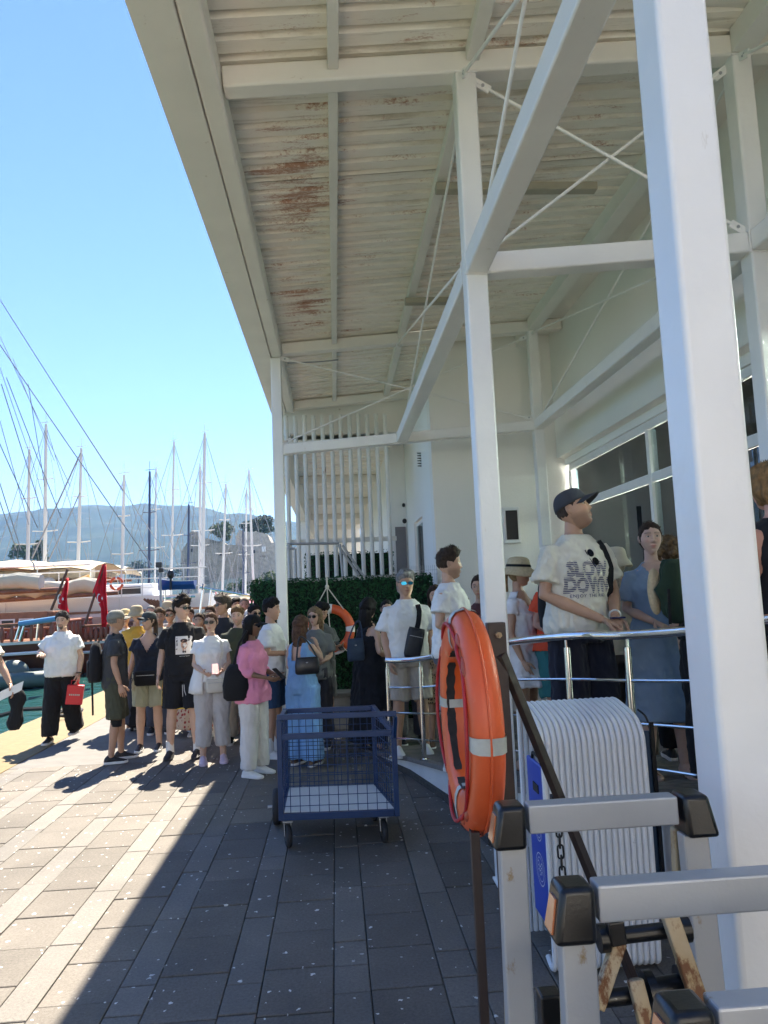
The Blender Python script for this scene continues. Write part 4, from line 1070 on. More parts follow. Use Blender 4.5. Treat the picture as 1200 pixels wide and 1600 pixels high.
for k, (px, Y) in enumerate(((341, 60), (400, 62))):
    c = atY(px, 938, Y); t = thing('pink_parasol', ['pink parasol just left of the tall man in sunglasses', 'pink parasol partly behind the hedge corner'][k], 'parasol', (c.x, Y, c.z - 2.2), group='pink parasols beyond the crowd')
    m_ = MB(); ap_ = V3((c.x, Y, c.z + .35)); rr_ = [V3((c.x + 1.1 * cos(a), Y + 1.1 * sin(a), c.z - .15)) for a in [i * pi / 4 for i in range(8)]]
    for i in range(8): m_.poly([ap_, rr_[i], rr_[(i + 1) % 8]])
    m_.build('canopy', mk('pink_cloth', (.75, .25, .32), .8), t); MB().tube([(c.x, Y, c.z - 2.2), (c.x, Y, c.z + .4)], .03, 6).build('pole', M['mast_white'], t)
# ------------------------------------------------------------------ hedge, rails and ring on the hedge
def hedge(label, x0, x1, y0, y1, z1, n, group='clipped artificial hedge panels'):
    t = thing('hedge', label, 'hedge', ((x0 + x1) / 2, (y0 + y1) / 2, 0), group=group)
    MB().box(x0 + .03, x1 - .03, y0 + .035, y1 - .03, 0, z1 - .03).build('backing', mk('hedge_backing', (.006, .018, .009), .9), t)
    r_ = random.Random(int(n)); m_ = MB()
    A = [(x1 - x0) * z1, (y1 - y0) * z1 * 2, (x1 - x0) * (y1 - y0)]; tot = sum(A)
    for _ in range(n):
        q = r_.random() * tot
        if q < A[0]: p = V3((r_.uniform(x0, x1), y0 + r_.uniform(-.02, .04), r_.uniform(0.02, z1))); nr = V3((0, -1, 0))
        elif q < A[0] + A[1]:
            s_ = r_.random() < .5; p = V3(((x0 if s_ else x1) + r_.uniform(-.02, .02), r_.uniform(y0, y1), r_.uniform(0.02, z1))); nr = V3((-1 if s_ else 1, 0, 0))
        else: p = V3((r_.uniform(x0, x1), r_.uniform(y0, y1), z1 + r_.uniform(-.03, .03))); nr = V3((0, 0, 1))
        nr = (nr + V3((r_.uniform(-1, 1), r_.uniform(-1, 1), r_.uniform(-.6, 1))) * .9).normalized()
        a = nr.orthogonal().normalized(); a = Matrix.Rotation(r_.uniform(0, 6.28), 3, nr) @ a; b_ = nr.cross(a)
        L_ = r_.uniform(.016, .028)
        m_.poly([p - a * L_, p + b_ * L_ * .55 + nr * .004, p + a * L_, p - b_ * L_ * .55 + nr * .004])
    m_.build('foliage', M['leaf_hedge'], t)['kind'] = 'stuff'
    return t
hedge('long dark green leaf hedge screen behind the queue and column', -1.16, 1.36, 10.35, 10.55, 1.95, 15000)
hedge('shorter far green hedge panel behind the lattice tubes', -0.52, 1.06, 13.4, 13.5, 2.48, 5000)
t = thing('stair_handrail', 'thin grey metal handrails above the hedge in front of the lattice', 'handrail', (0, 11.5, 0))
GM = M['grey_metal']
def hp(x, y, Y=11.6): return atY(x, y, Y)
for a, b_ in (((449, 850), (530, 849)), ((451, 850), (453, 912)), ((461, 858), (463, 912)), ((531, 850), (536, 905)), ((528, 852), (570, 912)), ((535, 852), (576, 912)), ((449, 857), (461, 858))):
    MB().tube([hp(*a), hp(*b_)], .02, 8).build('rail', GM, t, smooth=True)
MB().beam(atY(445, 914, 10.45) + V3((0, 0, .03)), atY(655, 897, 10.45) + V3((0, 0, 0)), .04, .045).build('top_bar', GM, t)
t = thing('wire_fence_top', 'short run of thin wire spikes on top of the hedge at its right end', 'wire fence', (1.1, 10.45, 1.9))
m_ = MB()
for i in range(16):
    x = 1.02 + i * .028; m_.tube([(x, 10.45, 1.85), (x + .008, 10.45, 2.08 + .02 * rt.random())], .003, 4)
for z in (1.96, 2.02): m_.tube([(.95, 10.45, z), (1.46, 10.45, z + .005)], .003, 4)
m_.build('wires', GM, t)
# ring hanging on the hedge
rc = atY(515, 984, 10.2)
ringt = torus_ring('wall_life_ring', 'orange life ring with white bands hung on the green hedge', rc, (0, -1, 0.05), .285, (.062, .05), [M['red_ring'], M['white_paint']])
tp = atY(511, 917, 10.2)
t = thing('hanging_rope', 'white rope tied above the hedge holding the orange life ring', 'rope', tuple(tp))
m_ = MB()
m_.tube([tp, rc + V3((-.20, -.06, .27))], .008, 6); m_.tube([tp, rc + V3((.20, -.06, .27))], .008, 6)
m_.tube([tp + V3((0, 0, .14)), tp], .012, 6); m_.ell(tp, .028, .028, .035)
m_.tube([tp, rc + V3((.0, -.07, .1)), rc + V3((.03, -.09, -.22))], .008, 6)
m_.tube([rc + V3((-.25 + .04 * i, -.09, -.30 - .05 * sin(i * .5))) for i in range(16)], .007, 6)
for q in range(4): m_.tube([rc + V3((.02 + .11 * cos(a) * (1 + .2 * q), -.10 - .01 * q, -.26 + .05 * sin(a) * (1 + .1 * q))) for a in [i * pi / 6 for i in range(12)]], .007, 6, closed=True)
m_.build('rope', M['rope_white'], t, smooth=True)
# ------------------------------------------------------------------ haze
hz = MB().box(-2500, 2500, -60, 3000, -4.0, 420)
o = tag(hz.build('haze', []), 'thin sea haze over the harbour', kind='stuff')
hm = bpy.data.materials.new('haze'); hm.use_nodes = True; nt = hm.node_tree; nt.nodes.clear()
out = nt.nodes.new('ShaderNodeOutputMaterial'); pv = nt.nodes.new('ShaderNodeVolumePrincipled')
pv.inputs['Color'].default_value = (0.26, 0.50, 1.0, 1); pv.inputs['Density'].default_value = 0.00016; pv.inputs['Anisotropy'].default_value = 0.2
nt.links.new(pv.outputs[0], out.inputs['Volume']); o.data.materials.append(hm)
# ------------------------------------------------------------------ foreground life ring on its stand
M['orange'] = mk('sun_faded_orange_plastic', (0.78, 0.115, 0.02), 0.42, noise_scale=3.0, noise_amt=0.1, color2=(0.66, 0.105, 0.03), bump=0.0006, bump_scale=35, spec=0.5, stain=(13, 0.60, (0.68, 0.20, 0.10), (1, 1, .4)))
M['refl_band'] = mk('worn_reflective_tape', (0.52, 0.52, 0.46), 0.42, noise_scale=20, noise_amt=0.25, bump=0.0008, bump_scale=60, stain=(9, 0.62, (0.34, 0.31, 0.24), (1, 1, 1)))
M['red_rope'] = mk('red_grab_line', (0.42, 0.02, 0.025), 0.55, noise_scale=30, noise_amt=0.2, bump=0.001, bump_scale=200)
RC = V3((0.435, 2.53, 1.315)); RO = 0.365; RI = 0.225; HW = 0.056
yawr = radians(-6.0)
ax = V3((-cos(yawr), sin(yawr), 0)); ax = V3((-cos(radians(-0.2)), -sin(radians(-0.2)), 0.0))
fw = V3((sin(radians(-0.2)), -cos(radians(-0.2)), 0))   # in-plane, towards camera
upv = V3((0, 0, 1))
fr_t = thing('life_ring', 'large sun faded orange life ring with red grab line on the brown stand', 'life ring', tuple(RC))
# cross-section: outer face slightly ridged, sides rounded, inner wall flat  (radial, axial)
prof = [(RO, 0), (RO - .010, .034), (RO - .028, .049), (RO - .07, HW), (RI + .035, HW * .96), (RI + .012, HW * .80), (RI, HW * .5), (RI, 0), (RI, -HW * .5), (RI + .012, -HW * .8), (RI + .035, -HW * .96), (RO - .07, -HW), (RO - .028, -.049), (RO - .010, -.034)]
def ring_pt(a, r, x): return RC + (fw * cos(a) + upv * sin(a)) * r + ax * x
NS = 72; m_ = MB()
vs = []
for i in range(NS):
    a = 2 * pi * i / NS
    vs += [ring_pt(a, r, x) for r, x in prof]
n_ = len(prof)
m_.add(vs, [(i * n_ + k, ((i + 1) % NS) * n_ + k, ((i + 1) % NS) * n_ + (k + 1) % n_, i * n_ + (k + 1) % n_) for i in range(NS) for k in range(n_)])
ro = m_.build('ring_shell', M['orange'], fr_t, smooth='all')
ro.modifiers.new('sub', 'SUBSURF').render_levels = 2
# weld seam ridge round the outer face and inner seam
m_ = MB(); m_.tube([ring_pt(2 * pi * i / 72, RO + .001, 0) for i in range(72)], .004, 6, closed=True); m_.build('weld_seam', M['orange'], fr_t, smooth=True)
m_ = MB()
rg = random.Random(5)
rs = []
for i in range(0, 73):
    a = 2 * pi * i / 72; w_ = .011 + .006 * rg.random()
    rs.append([ring_pt(a, RI - .0015, -.004 + w_ + .03), ring_pt(a, RI - .0015, -.004 - w_ + .03)])
for i in range(72):
    if i % 24 in (0, 1): continue
    m_.poly([rs[i][0], rs[i][1], rs[i + 1][1], rs[i + 1][0]])
_seam = mk('grime_strip', (.035, .03, .03), .9, noise_scale=30, noise_amt=.5, bump=.002, bump_scale=60)
m_.build('worn_inner_seam', _seam, fr_t)['kind'] = 'stuff'
# reflective bands
for a0 in (radians(-4), radians(86), radians(176), radians(-94)):
    bm_ = MB(); rows_ = []
    for q in range(5):
        a = a0 + (q - 2) * .034
        rows_.append([ring_pt(a, r + (.0035 if r > .3 else -.0035), x * 1.035) for r, x in prof])
    bm_.rings(rows_, caps=False).build('reflective_band', M['refl_band'], fr_t, smooth='all')
# moulded rope pockets and the rope
pock = mk('moulded_pocket', (.42, .07, .03), .5, noise_scale=6)
pa = [radians(58), radians(38), radians(-58), radians(-74), radians(122), radians(142), radians(-122), radians(-140)]
for a in pa:
    c = ring_pt(a, RO - .050, .048)
    rad = (fw * cos(a) + upv * sin(a)); tan = (-fw * sin(a) + upv * cos(a))
    R3 = Matrix((rad, tan, ax)).transposed()
    MB().ell(c, .017, .040, .010, 14, 8, R3).build('rope_pocket', pock, fr_t, smooth=True)
def seg_rope(a0, a1, sag, x0=.058):
    pts = []
    for i in range(15):
        t_ = i / 14; a = a0 + (a1 - a0) * t_; s_ = sin(pi * t_)
        pts.append(ring_pt(a, (RO - .06) + sag * s_, x0 * (1 - .15 * (1 - s_)) + .004))
    return pts
for a0, a1, sg in ((38, -58, .004), (58, 122, .012), (142, 222, .034), (-74, -122, .03), (38, 58, .01), (-58, -74, .01)):
    MB().tube(seg_rope(radians(a0), radians(a1), sg), .0062, 8).build('grab_line', M['red_rope'], fr_t, smooth=True)
# stand
st = thing('life_ring_stand', 'brown painted steel stand with a diagonal brace holding the life ring', 'stand', (0.6, 2.7, 0))
pA = atY(741, 1290, 2.36); pB = atY(782, 1300, 2.72)
MB().beam((pA.x, pA.y, 0.0), (pA.x, pA.y, 1.0), .028, .028).build('post', M['rust_brown'], st, bevel=.003)
MB().beam((pB.x, pB.y, 0.0), (pB.x, pB.y, 1.05), .034, .034).build('post', M['rust_brown'], st, bevel=.003)
q0, q1 = atY(777, 972, 2.74), atY(783, 1300, 2.74)
MB().box(q0.x - .045, q0.x + .022, 2.70, 2.745, .98, q0.z).build('back_board', M['rust_brown'], st, bevel=.003)
MB().beam((pA.x, pA.y + .02, .99), (pB.x, pB.y - .02, .99), .03, .03).build('cross_bar', M['rust_brown'], st, bevel=.003)
b0 = atY(783, 1022, 2.70); b1 = atZ(1005, 1568, 0.0)
MB().beam(b0, b1, .028, .036).build('brace', M['rust_brown'], st, bevel=.003)
def on_brace(py): t_ = (py - 1022) / (1568 - 1022); return b0.lerp(b1, t_)
MB().beam((pA.x, pA.y, .035), (pA.x, pA.y + .55, .035), .03, .03).build('foot_bar', M['rust_brown'], st, bevel=.003)
for p in (pA, pB):
    MB().box(p.x - .05, p.x + .05, p.y - .05, p.y + .05, 0, .008).build('foot_plate', M['rust_brown'], st)
bt = MB(); c = atY(778, 992, 2.695); bt.tube([c, c + V3((0, -.02, 0))], .012, 6); bt.build('bolt', M['rusty_metal'], st)
# chain from the brace
ct = thing('steel_chain', 'short dark steel chain hanging down from the brown diagonal brace', 'chain', tuple(atY(867, 1255, 2.85)))
c0 = atY(868, 1250, 2.95); r_ = V3((1, 0, 0))
MB().box(c0.x - .018, c0.x + .012, 2.93, 2.97, c0.z - .012, c0.z + .02).build('shackle', M['black'], ct, bevel=.004)
zc = c0.z - .035
for i in range(11):
    c = V3((c0.x + .004 + .0008 * i, 2.95, zc - i * .040)); ring_ = []
    for k in range(14):
        a = 2 * pi * k / 14; lx = .0115 * cos(a); lz = .017 * (1 if sin(a) > 0 else -1) * abs(sin(a)) ** .6 + (.009 if sin(a) > 0 else -.009)
        ring_.append(c + (V3((lx, 0, lz)) if i % 2 == 0 else V3((lx * .35, lx * .9, lz))))
    MB().tube(ring_, .0038, 6, closed=True).build('link', M['black'], ct, smooth=True)
# ------------------------------------------------------------------ ribbed white bench standing in front of the railing
M['ribs'] = mk('white_ribbed_plastic', (0.74, 0.755, 0.76), 0.45, noise_scale=7, noise_amt=0.07, bump=0.002, bump_scale=55, stain=(26, 0.66, (0.30, 0.31, 0.30), (1, 1, .6)))
M['ribs_dirty'] = M['ribs']
bn = thing('ribbed_bench', 'white waterfall shaped bench made of parallel ribbed tubes by the railing', 'bench', (1.15, 3.6, 0))
NT = 18; XA, XB = .925, 1.40
for i in range(NT):
    x = XA + (XB - XA) * i / (NT - 1); sk = .0
    path = [(3.56, .045), (3.50, .026), (3.455, .045), (3.445, .10), (3.44, .35), (3.435, .70), (3.44, .98), (3.452, 1.045), (3.49, 1.09), (3.56, 1.118), (3.72, 1.148), (3.80, 1.15), (3.845, 1.12), (3.86, 1.05), (3.865, .7), (3.875, .3), (3.88, .02)]
    pts = smoothpath([(x + .10 * max(0, .0), yy, zz) for yy, zz in path], 4)
    MB().tube(pts, .0132, 8).build('rib', M['ribs'], bn, smooth=True)
M['blue_board'] = mk('blue_plastic_board', (0.035, 0.075, 0.42), 0.4, noise_scale=5, noise_amt=0.08)
for zz in (.25, .8):
    MB().beam((XA + .03, 3.50, zz), (XA + .03, 3.85, zz), .015, .015).build('inner_stay', M['grey_metal'], bn)
bb = thing('blue_board', 'blue plastic board with hand slot and round white emblem inside the bench', 'board', (.97, 3.63, .2))
MB().box(.935, .955, 3.50, 3.80, .16, .90).build('panel', M['blue_board'], bb, bevel=.01, seg=3)
MB().box(.930, .9345, 3.59, 3.68, .76, .80).build('hand_slot', M['black'], bb)
MB().tube([(.945, 3.55, .90), (.945, 3.57, .93), (.945, 3.70, .93), (.945, 3.72, .90)], .008, 6).build('carry_loop', M['black'], bb, smooth=True)
def emblem(cz, R_):
    m_ = MB()
    for rr_, th in ((R_, .004), (R_ * .74, .003)):
        N = 28
        for k in range(N):
            a, b_ = 2 * pi * k / N, 2 * pi * (k + 1) / N
            m_.poly([(.9335, 3.64 + cos(q) * r_, cz + sin(q) * r_) for q, r_ in ((a, rr_), (b_, rr_), (b_, rr_ - th), (a, rr_ - th))])
    for k in range(3):
        pts = [(3.64 - R_ * .5 + R_ * j / 7, cz - R_ * .25 + R_ * .25 * k + .012 * sin(j * 1.3)) for j in range(8)]
        for (ya_, za), (yb, zb_) in zip(pts[:-1], pts[1:]): m_.poly([(.9335, ya_, za), (.9335, yb, zb_), (.9335, yb, zb_ + .006), (.9335, ya_, za + .006)])
    m_.build('round_emblem', M['white_paint'], bb)
emblem(.585, .055); emblem(.40, .075)
# dark blue board and black side panel behind the bench
t = thing('dark_panel_stand', 'dark navy panel standing behind the right side of the ribbed bench', 'panel', (1.5, 3.95, 0))
MB().box(1.44, 1.66, 3.95, 3.975, .05, .95).build('panel', mk('navy_panel', (.02, .05, .10), .35, noise_scale=3), t, bevel=.004)
MB().box(1.435, 1.455, 3.93, 3.949, 0, 1.02).build('post', M['black_plastic'], t); MB().box(1.645, 1.665, 3.93, 3.949, 0, 1.0).build('post', M['black_plastic'], t)
# cable tie hanging on the railing post
t = thing('black_cable_loop', 'black cable looped round the lower railing post by the bench', 'cable', (1.7, 4.2, 1.0))
MB().tube(smoothpath([(1.70, 4.22, 1.02), (1.73, 4.18, .98), (1.75, 4.18, .88), (1.73, 4.19, .80), (1.71, 4.2, .74)]), .006, 6).build('cable', M['black'], t, smooth=True)
# ------------------------------------------------------------------ folding trestles in the right foreground
M['orange_refl'] = bpy.data.materials.new('orange_reflector'); M['orange_refl'].use_nodes = True
b_ = M['orange_refl'].node_tree.nodes['Principled BSDF']; b_.inputs['Base Color'].default_value = (.50, .15, .05, 1); b_.inputs['Roughness'].default_value = .25; b_.inputs['Coat Weight'].default_value = .6
def capbox(c, wx, wy, h, taper=.78, lean=0.0):
    m_ = MB(); x, y, z = c
    lo = [(-wx / 2, -wy / 2), (wx / 2, -wy / 2), (wx / 2, wy / 2), (-wx / 2, wy / 2)]
    vs = [(x + a + lean, y + b__, z - h / 2) for a, b__ in lo] + [(x + a * taper, y + b__ * taper, z + h / 2) for a, b__ in lo]
    m_.add(vs, [(0, 3, 2, 1), (4, 5, 6, 7), (0, 1, 5, 4), (1, 2, 6, 5), (2, 3, 7, 6), (3, 0, 4, 7)]); return m_
GT = 'grey folding trestles with black corner caps in the right foreground'
def trestle(label, xl, y, z, wid, seed=0):
    t = thing('folding_trestle', label, 'trestle', (xl + wid / 2, y, 0), group=GT)
    G = M['grey_metal']; B = M['black_plastic']; Rm = M['rusty_metal']
    MB().box(xl + .035, xl + wid - .035, y - .022, y + .022, z - .028, z + .030).build('top_bar', G, t, bevel=.004)
    for s_, x in ((-1, xl), (1, xl + wid)):
        o = capbox((x, y, z - .010), .070, .080, .086, .80, .010 * s_).build('corner_cap', B, t, bevel=.010, seg=3, smooth=True)
        m_ = MB(); xo = x + s_ * .0405
        q = [(-.028, -.044), (.028, -.044), (.022, .040), (-.022, .040)]
        q = [(-.020, -.040), (.020, -.040), (.015, .012), (-.015, .012)]
        m_.poly([(x + s_ * (.045 + (.028 - .045) * (zz + .053) / .086 + .0012), y + yy, z + zz) for yy, zz in (q if s_ > 0 else reversed(q))])
        rf = m_.build('reflector', M['orange_refl'], o); so = rf.modifiers.new('thickness', 'SOLIDIFY'); so.thickness = .004; so.offset = 0
        MB().beam((x, y, z - .05), (x + s_ * .02, y - .03, .02), .056, .034, up=(0, 1, 0)).build('leg', G, t, bevel=.004)
        MB().beam((x - s_ * .006, y + .034, z - .05), (x - s_ * .0, y + .16, .02), .046, .026, up=(0, 1, 0)).build('rear_leg', Rm, t, bevel=.004)
        MB().box(x + s_ * .02 - .035, x + s_ * .02 + .035, y - .055, y - .005, 0, .02).build('rubber_foot', B, t, bevel=.004)
        MB().box(x - .03, x + .03, y + .14, y + .18, 0, .02).build('rubber_foot', B, t, bevel=.004)
    for zz in (.55, .28):
        MB().box(xl + .03, xl + wid - .03, y - .035, y - .010, zz - .02, zz + .02).build('lower_bar', G, t, bevel=.003)
    return t
trestle('farthest grey folding trestle with both black corner caps in view', .352, 1.60, 1.262, .392)
trestle('middle grey folding trestle crossing in front of the thick column', .372, 1.25, 1.232, .42)
trestle('nearest grey trestle with only its black cap at the bottom edge', .435, 1.0, 1.172, .42)
t = thing('roller_linkage', 'rust stained folding linkage with black rollers between the grey trestles', 'linkage', (.6, 1.42, .9))
def rl_(a, b__, r, nm='roller', mt='black_plastic'):
    m_ = MB(); m_.tube([a, b__], r, 14); d = (b__ - a).normalized()
    m_.tube([a - d * .004, a + d * .012], r * 1.7, 14); m_.tube([b__ - d * .012, b__ + d * .004], r * 1.7, 14)
    return m_.build(nm, M[mt], t, smooth=True)
Y1 = 1.42
rl_(atY(938, 1466, Y1), atY(1071, 1450, Y1), .0145)
rl_(atY(850, 1572, Y1), atY(1000, 1553, Y1), .0155); rl_(atY(1012, 1548, Y1), atY(1072, 1538, Y1), .020)
MB().beam(atY(960, 1438, Y1 - .02), atY(966, 1475, Y1 - .02), .030, .02, up=(0, 1, 0)).build('pivot_block', M['black_plastic'], t, bevel=.003)
MB().beam(atY(968, 1470, Y1), atY(932, 1575, Y1 - .03), .026, .018, up=(0, 1, 0)).build('link_arm', M['rusty_metal'], t, bevel=.003)
MB().beam(atY(1044, 1424, Y1 - .02), atY(1105, 1600, Y1 - .08), .030, .020, up=(0, 1, 0)).build('link_arm', M['rusty_metal'], t, bevel=.003)
MB().beam(atY(992, 1530, Y1 - .02), atY(1016, 1625, Y1 - .05), .028, .018, up=(0, 1, 0)).build('link_arm', M['rusty_metal'], t, bevel=.003)
a = atY(857, 1575, Y1); MB().box(a.x - .02, a.x + .02, Y1 - .03, Y1 + .01, a.z - .06, a.z + .035).build('pivot_block', M['black_plastic'], t, bevel=.004)
# ------------------------------------------------------------------ blue wire-mesh luggage cart
ca = thing('luggage_cart', 'blue steel luggage cart with wire mesh sides and a white floor', 'cart', (0, 5.65, 0))
BS = M['blue_steel']
FL, FRt, BR, BL = V3((-.425, 5.36, 0)), V3((.375, 5.30, 0)), V3((.27, 6.0, 0)), V3((-.43, 6.05, 0))
zf, zt, zm = .225, .885, .765
def cbar(a, b__, w=.035, h=.035, nm='frame_bar'): return MB().beam(a, b__, w, h).build(nm, BS, ca, bevel=.003)
U = lambda p, z: V3((p.x, p.y, z))
for a, b__ in ((FL, FRt), (FRt, BR), (BR, BL), (BL, FL)):
    d = (b__ - a).normalized() * .0185
    cbar(U(a, zf) + d, U(b__, zf) - d, .034, .045)
for p, zz in ((FL, zt), (FRt, zm + .02), (BR, zt - .03), (BL, zt - .03)):
    cbar(U(p, zf - .0225), U(p, zz), .036, .036, 'corner_post')
cbar(U(FL, zt - .0) + V3((-.01, -.02, .018)), U(FRt, zt) + V3((.02, -.06, .018)), .03, .036, 'push_handle')
cbar(U(FL, zm) + V3((.0185, 0, 0)), U(FRt, zm) - V3((.0185, 0, 0)), .03, .04)
cbar(U(FRt, zm - .03) + V3((0, -.022, 0)), U(FRt, zt) + V3((.012, -.06, .0)), .026, .026)
cbar(U(BL, zt - .05) + V3((.0185, 0, 0)), U(BR, zt - .05) - V3((.0185, 0, 0)))
cbar(U(FL, zt - .02) + V3((0, .019, 0)), U(BL, zt - .05) - V3((0, .019, 0))); cbar(U(FRt, zm + .0) + V3((-.004, .02, 0)), U(BR, zt - .05) + V3((.003, -.02, 0)))
fl_ = MB(); fl_.poly([U(FL, zf + .026) + V3((.02, .02, 0)), U(FRt, zf + .026) + V3((-.02, .02, 0)), U(BR, zf + .026) + V3((-.02, -.02, 0)), U(BL, zf + .026) + V3((.02, -.02, 0))])
o = fl_.build('floor_panel', mk('scuffed_white_board', (.72, .73, .72), .5, noise_scale=9, noise_amt=.1, stain=(6, .66, (.45, .45, .44), (1, 1, 1))), ca); so = o.modifiers.new('thickness', 'SOLIDIFY'); so.thickness = .006
def meshpanel(a, b__, z0, z1, nx, nz, nm):
    m_ = MB()
    for i in range(1, nx): p = a.lerp(b__, i / nx); m_.tube([U(p, z0), U(p, z1)], .0028, 5)
    for k in range(1, nz): z = z0 + (z1 - z0) * k / nz; m_.tube([U(a, z) + V3((0, .004, 0)), U(b__, z) + V3((0, .004, 0))], .0028, 5)
    return m_.build(nm, BS, ca, smooth=True)
meshpanel(FL, FRt, zf, zm, 12, 8, 'front_mesh'); meshpanel(FL, BL, zf, zt - .05, 9, 10, 'side_mesh'); meshpanel(FRt, BR, zf, zt - .06, 9, 10, 'side_mesh'); meshpanel(BL, BR, zf, zt - .05, 13, 10, 'back_mesh')
for k_ in (.33, .66):
    a = FL.lerp(BL, k_); b__ = FRt.lerp(BR, k_); cbar(U(a, zf - .04) + V3((.02, 0, 0)), U(b__, zf - .04) - V3((.02, 0, 0)), .03, .03, 'floor_joist')
def wheel(c, R_, w, ang, nm='caster', fork=True):
    c = V3(c); d = V3((cos(ang), sin(ang), 0)); f_ = V3((-sin(ang), cos(ang), 0))
    body = MB()
    if fork:
        for s_ in (-1, 1): body.beam(c + d * (s_ * (w / 2 + .006)), c + d * (s_ * (w / 2 + .006)) + V3((0, 0, R_ + .022)) + f_ * .02, .004, .032, up=(0, 1, 0))
        body.box(c.x - .035, c.x + .035, c.y - .03, c.y + .05, c.z + R_ + .018, c.z + R_ + .028)
    else: body.tube([c - d * .07, c + d * .07], .012, 10)
    wh = body.build(nm, M['grey_metal'], ca)
    rs = []
    for s_, rr_ in ((-.5, .62), (-.5, .86), (-.36, .97), (0, 1), (.36, .97), (.5, .86), (.5, .62)):
        rs.append([c + d * (s_ * w) + (f_ * cos(a) + V3((0, 0, 1)) * sin(a)) * (R_ * rr_) for a in [2 * pi * k / 28 for k in range(28)]])
    MB().rings(rs).build('tyre', M['rubber'], wh, smooth=True, angle=50)
    MB().tube([c - d * (w * .52), c + d * (w * .52)], R_ * .45, 16).build('hub', M['black_plastic'], wh, smooth=True)
wheel((-.385, 5.42, .078), .078, .036, radians(14)); wheel((.285, 5.40, .078), .078, .036, radians(8))
wheel((.24, 5.9, .078), .078, .036, .1); wheel((-.505, 5.96, .135), .135, .062, radians(3), 'side_wheel', False)
# grey block and things behind the cart by the hedge
t = thing('concrete_block', 'weathered grey concrete block at the foot of the hedge behind the cart', 'block', (.1, 9.9, 0))
MB().box(-.18, .34, 9.75, 10.1, 0, .42).build('block', mk('grey_block', (.27, .26, .25), .9, noise_scale=5, noise_amt=.25, bump=.004, bump_scale=30), t, bevel=.02)
MB().box(-.20, .36, 9.73, 10.12, .42, .47).build('cap_slab', M['apron'], t, bevel=.01)
# ------------------------------------------------------------------ people
def skin_mat():
    m = bpy.data.materials.new('skin'); m.use_nodes = True; nt = m.node_tree; b = nt.nodes['Principled BSDF']
    b.inputs['Roughness'].default_value = .52; b.inputs['Subsurface Weight'].default_value = 0.0
    at = nt.nodes.new('ShaderNodeAttribute'); at.attribute_name = 'tone'
    geo = nt.nodes.new('ShaderNodeTexCoord'); n = nt.nodes.new('ShaderNodeTexNoise'); n.inputs['Scale'].default_value = 14; n.inputs['Detail'].default_value = 5
    nt.links.new(geo.outputs['Object'], n.inputs['Vector'])
    mr = nt.nodes.new('ShaderNodeMapRange'); mr.inputs['To Min'].default_value = .86; mr.inputs['To Max'].default_value = 1.12
    nt.links.new(n.outputs['Fac'], mr.inputs['Value'])
    hs = nt.nodes.new('ShaderNodeHueSaturation'); nt.links.new(at.outputs['Color'], hs.inputs['Color']); nt.links.new(mr.outputs[0], hs.inputs['Value'])
    nt.links.new(hs.outputs[0], b.inputs['Base Color'])
    bp = nt.nodes.new('ShaderNodeBump'); bp.inputs['Distance'].default_value = .0008; n2 = nt.nodes.new('ShaderNodeTexNoise'); n2.inputs['Scale'].default_value = 160
    nt.links.new(geo.outputs['Object'], n2.inputs['Vector']); nt.links.new(n2.outputs['Fac'], bp.inputs['Height']); nt.links.new(bp.outputs[0], b.inputs['Normal'])
    return m
M['skin'] = skin_mat()
M['eye_white'] = mk('eye_white', (.50, .45, .42), .35); M['iris'] = mk('dark_iris', (.03, .02, .015), .15)
M['lens'] = mk('dark_lens', (.012, .012, .014), .08, coat=.5)
M['lens_blue'] = mk('mirrored_blue_lens', (.05, .45, .75), .12, metal=.8)
M['trim_yellow'] = mk('yellow_piping', (.75, .50, .06), .7)
HAIRM = {}
def hair_mat(c):
    c = tuple(c)
    if c not in HAIRM:
        m = mk('hair', c, .72, noise_scale=38, noise_amt=.55, spec=.22)
        nt = m.node_tree; b = nt.nodes['Principled BSDF']
        tc = nt.nodes.new('ShaderNodeTexCoord'); mp = nt.nodes.new('ShaderNodeMapping'); mp.inputs['Scale'].default_value = (90, 90, 9)
        n = nt.nodes.new('ShaderNodeTexNoise'); n.inputs['Scale'].default_value = 1; n.inputs['Detail'].default_value = 3
        nt.links.new(tc.outputs['Object'], mp.inputs[0]); nt.links.new(mp.outputs[0], n.inputs['Vector'])
        bp = nt.nodes.new('ShaderNodeBump'); bp.inputs['Distance'].default_value = .006; nt.links.new(n.outputs['Fac'], bp.inputs['Height']); nt.links.new(bp.outputs[0], b.inputs['Normal'])
        HAIRM[c] = m
    return HAIRM[c]
TONES = {'fair': (.56, .36, .26), 'tan': (.46, .27, .18), 'warm': (.51, .31, .21), 'olive': (.40, .24, .16), 'brown': (.20, .11, .065), 'red': (.55, .29, .21)}
def G(x, s): return exp(-(x / s) ** 2)
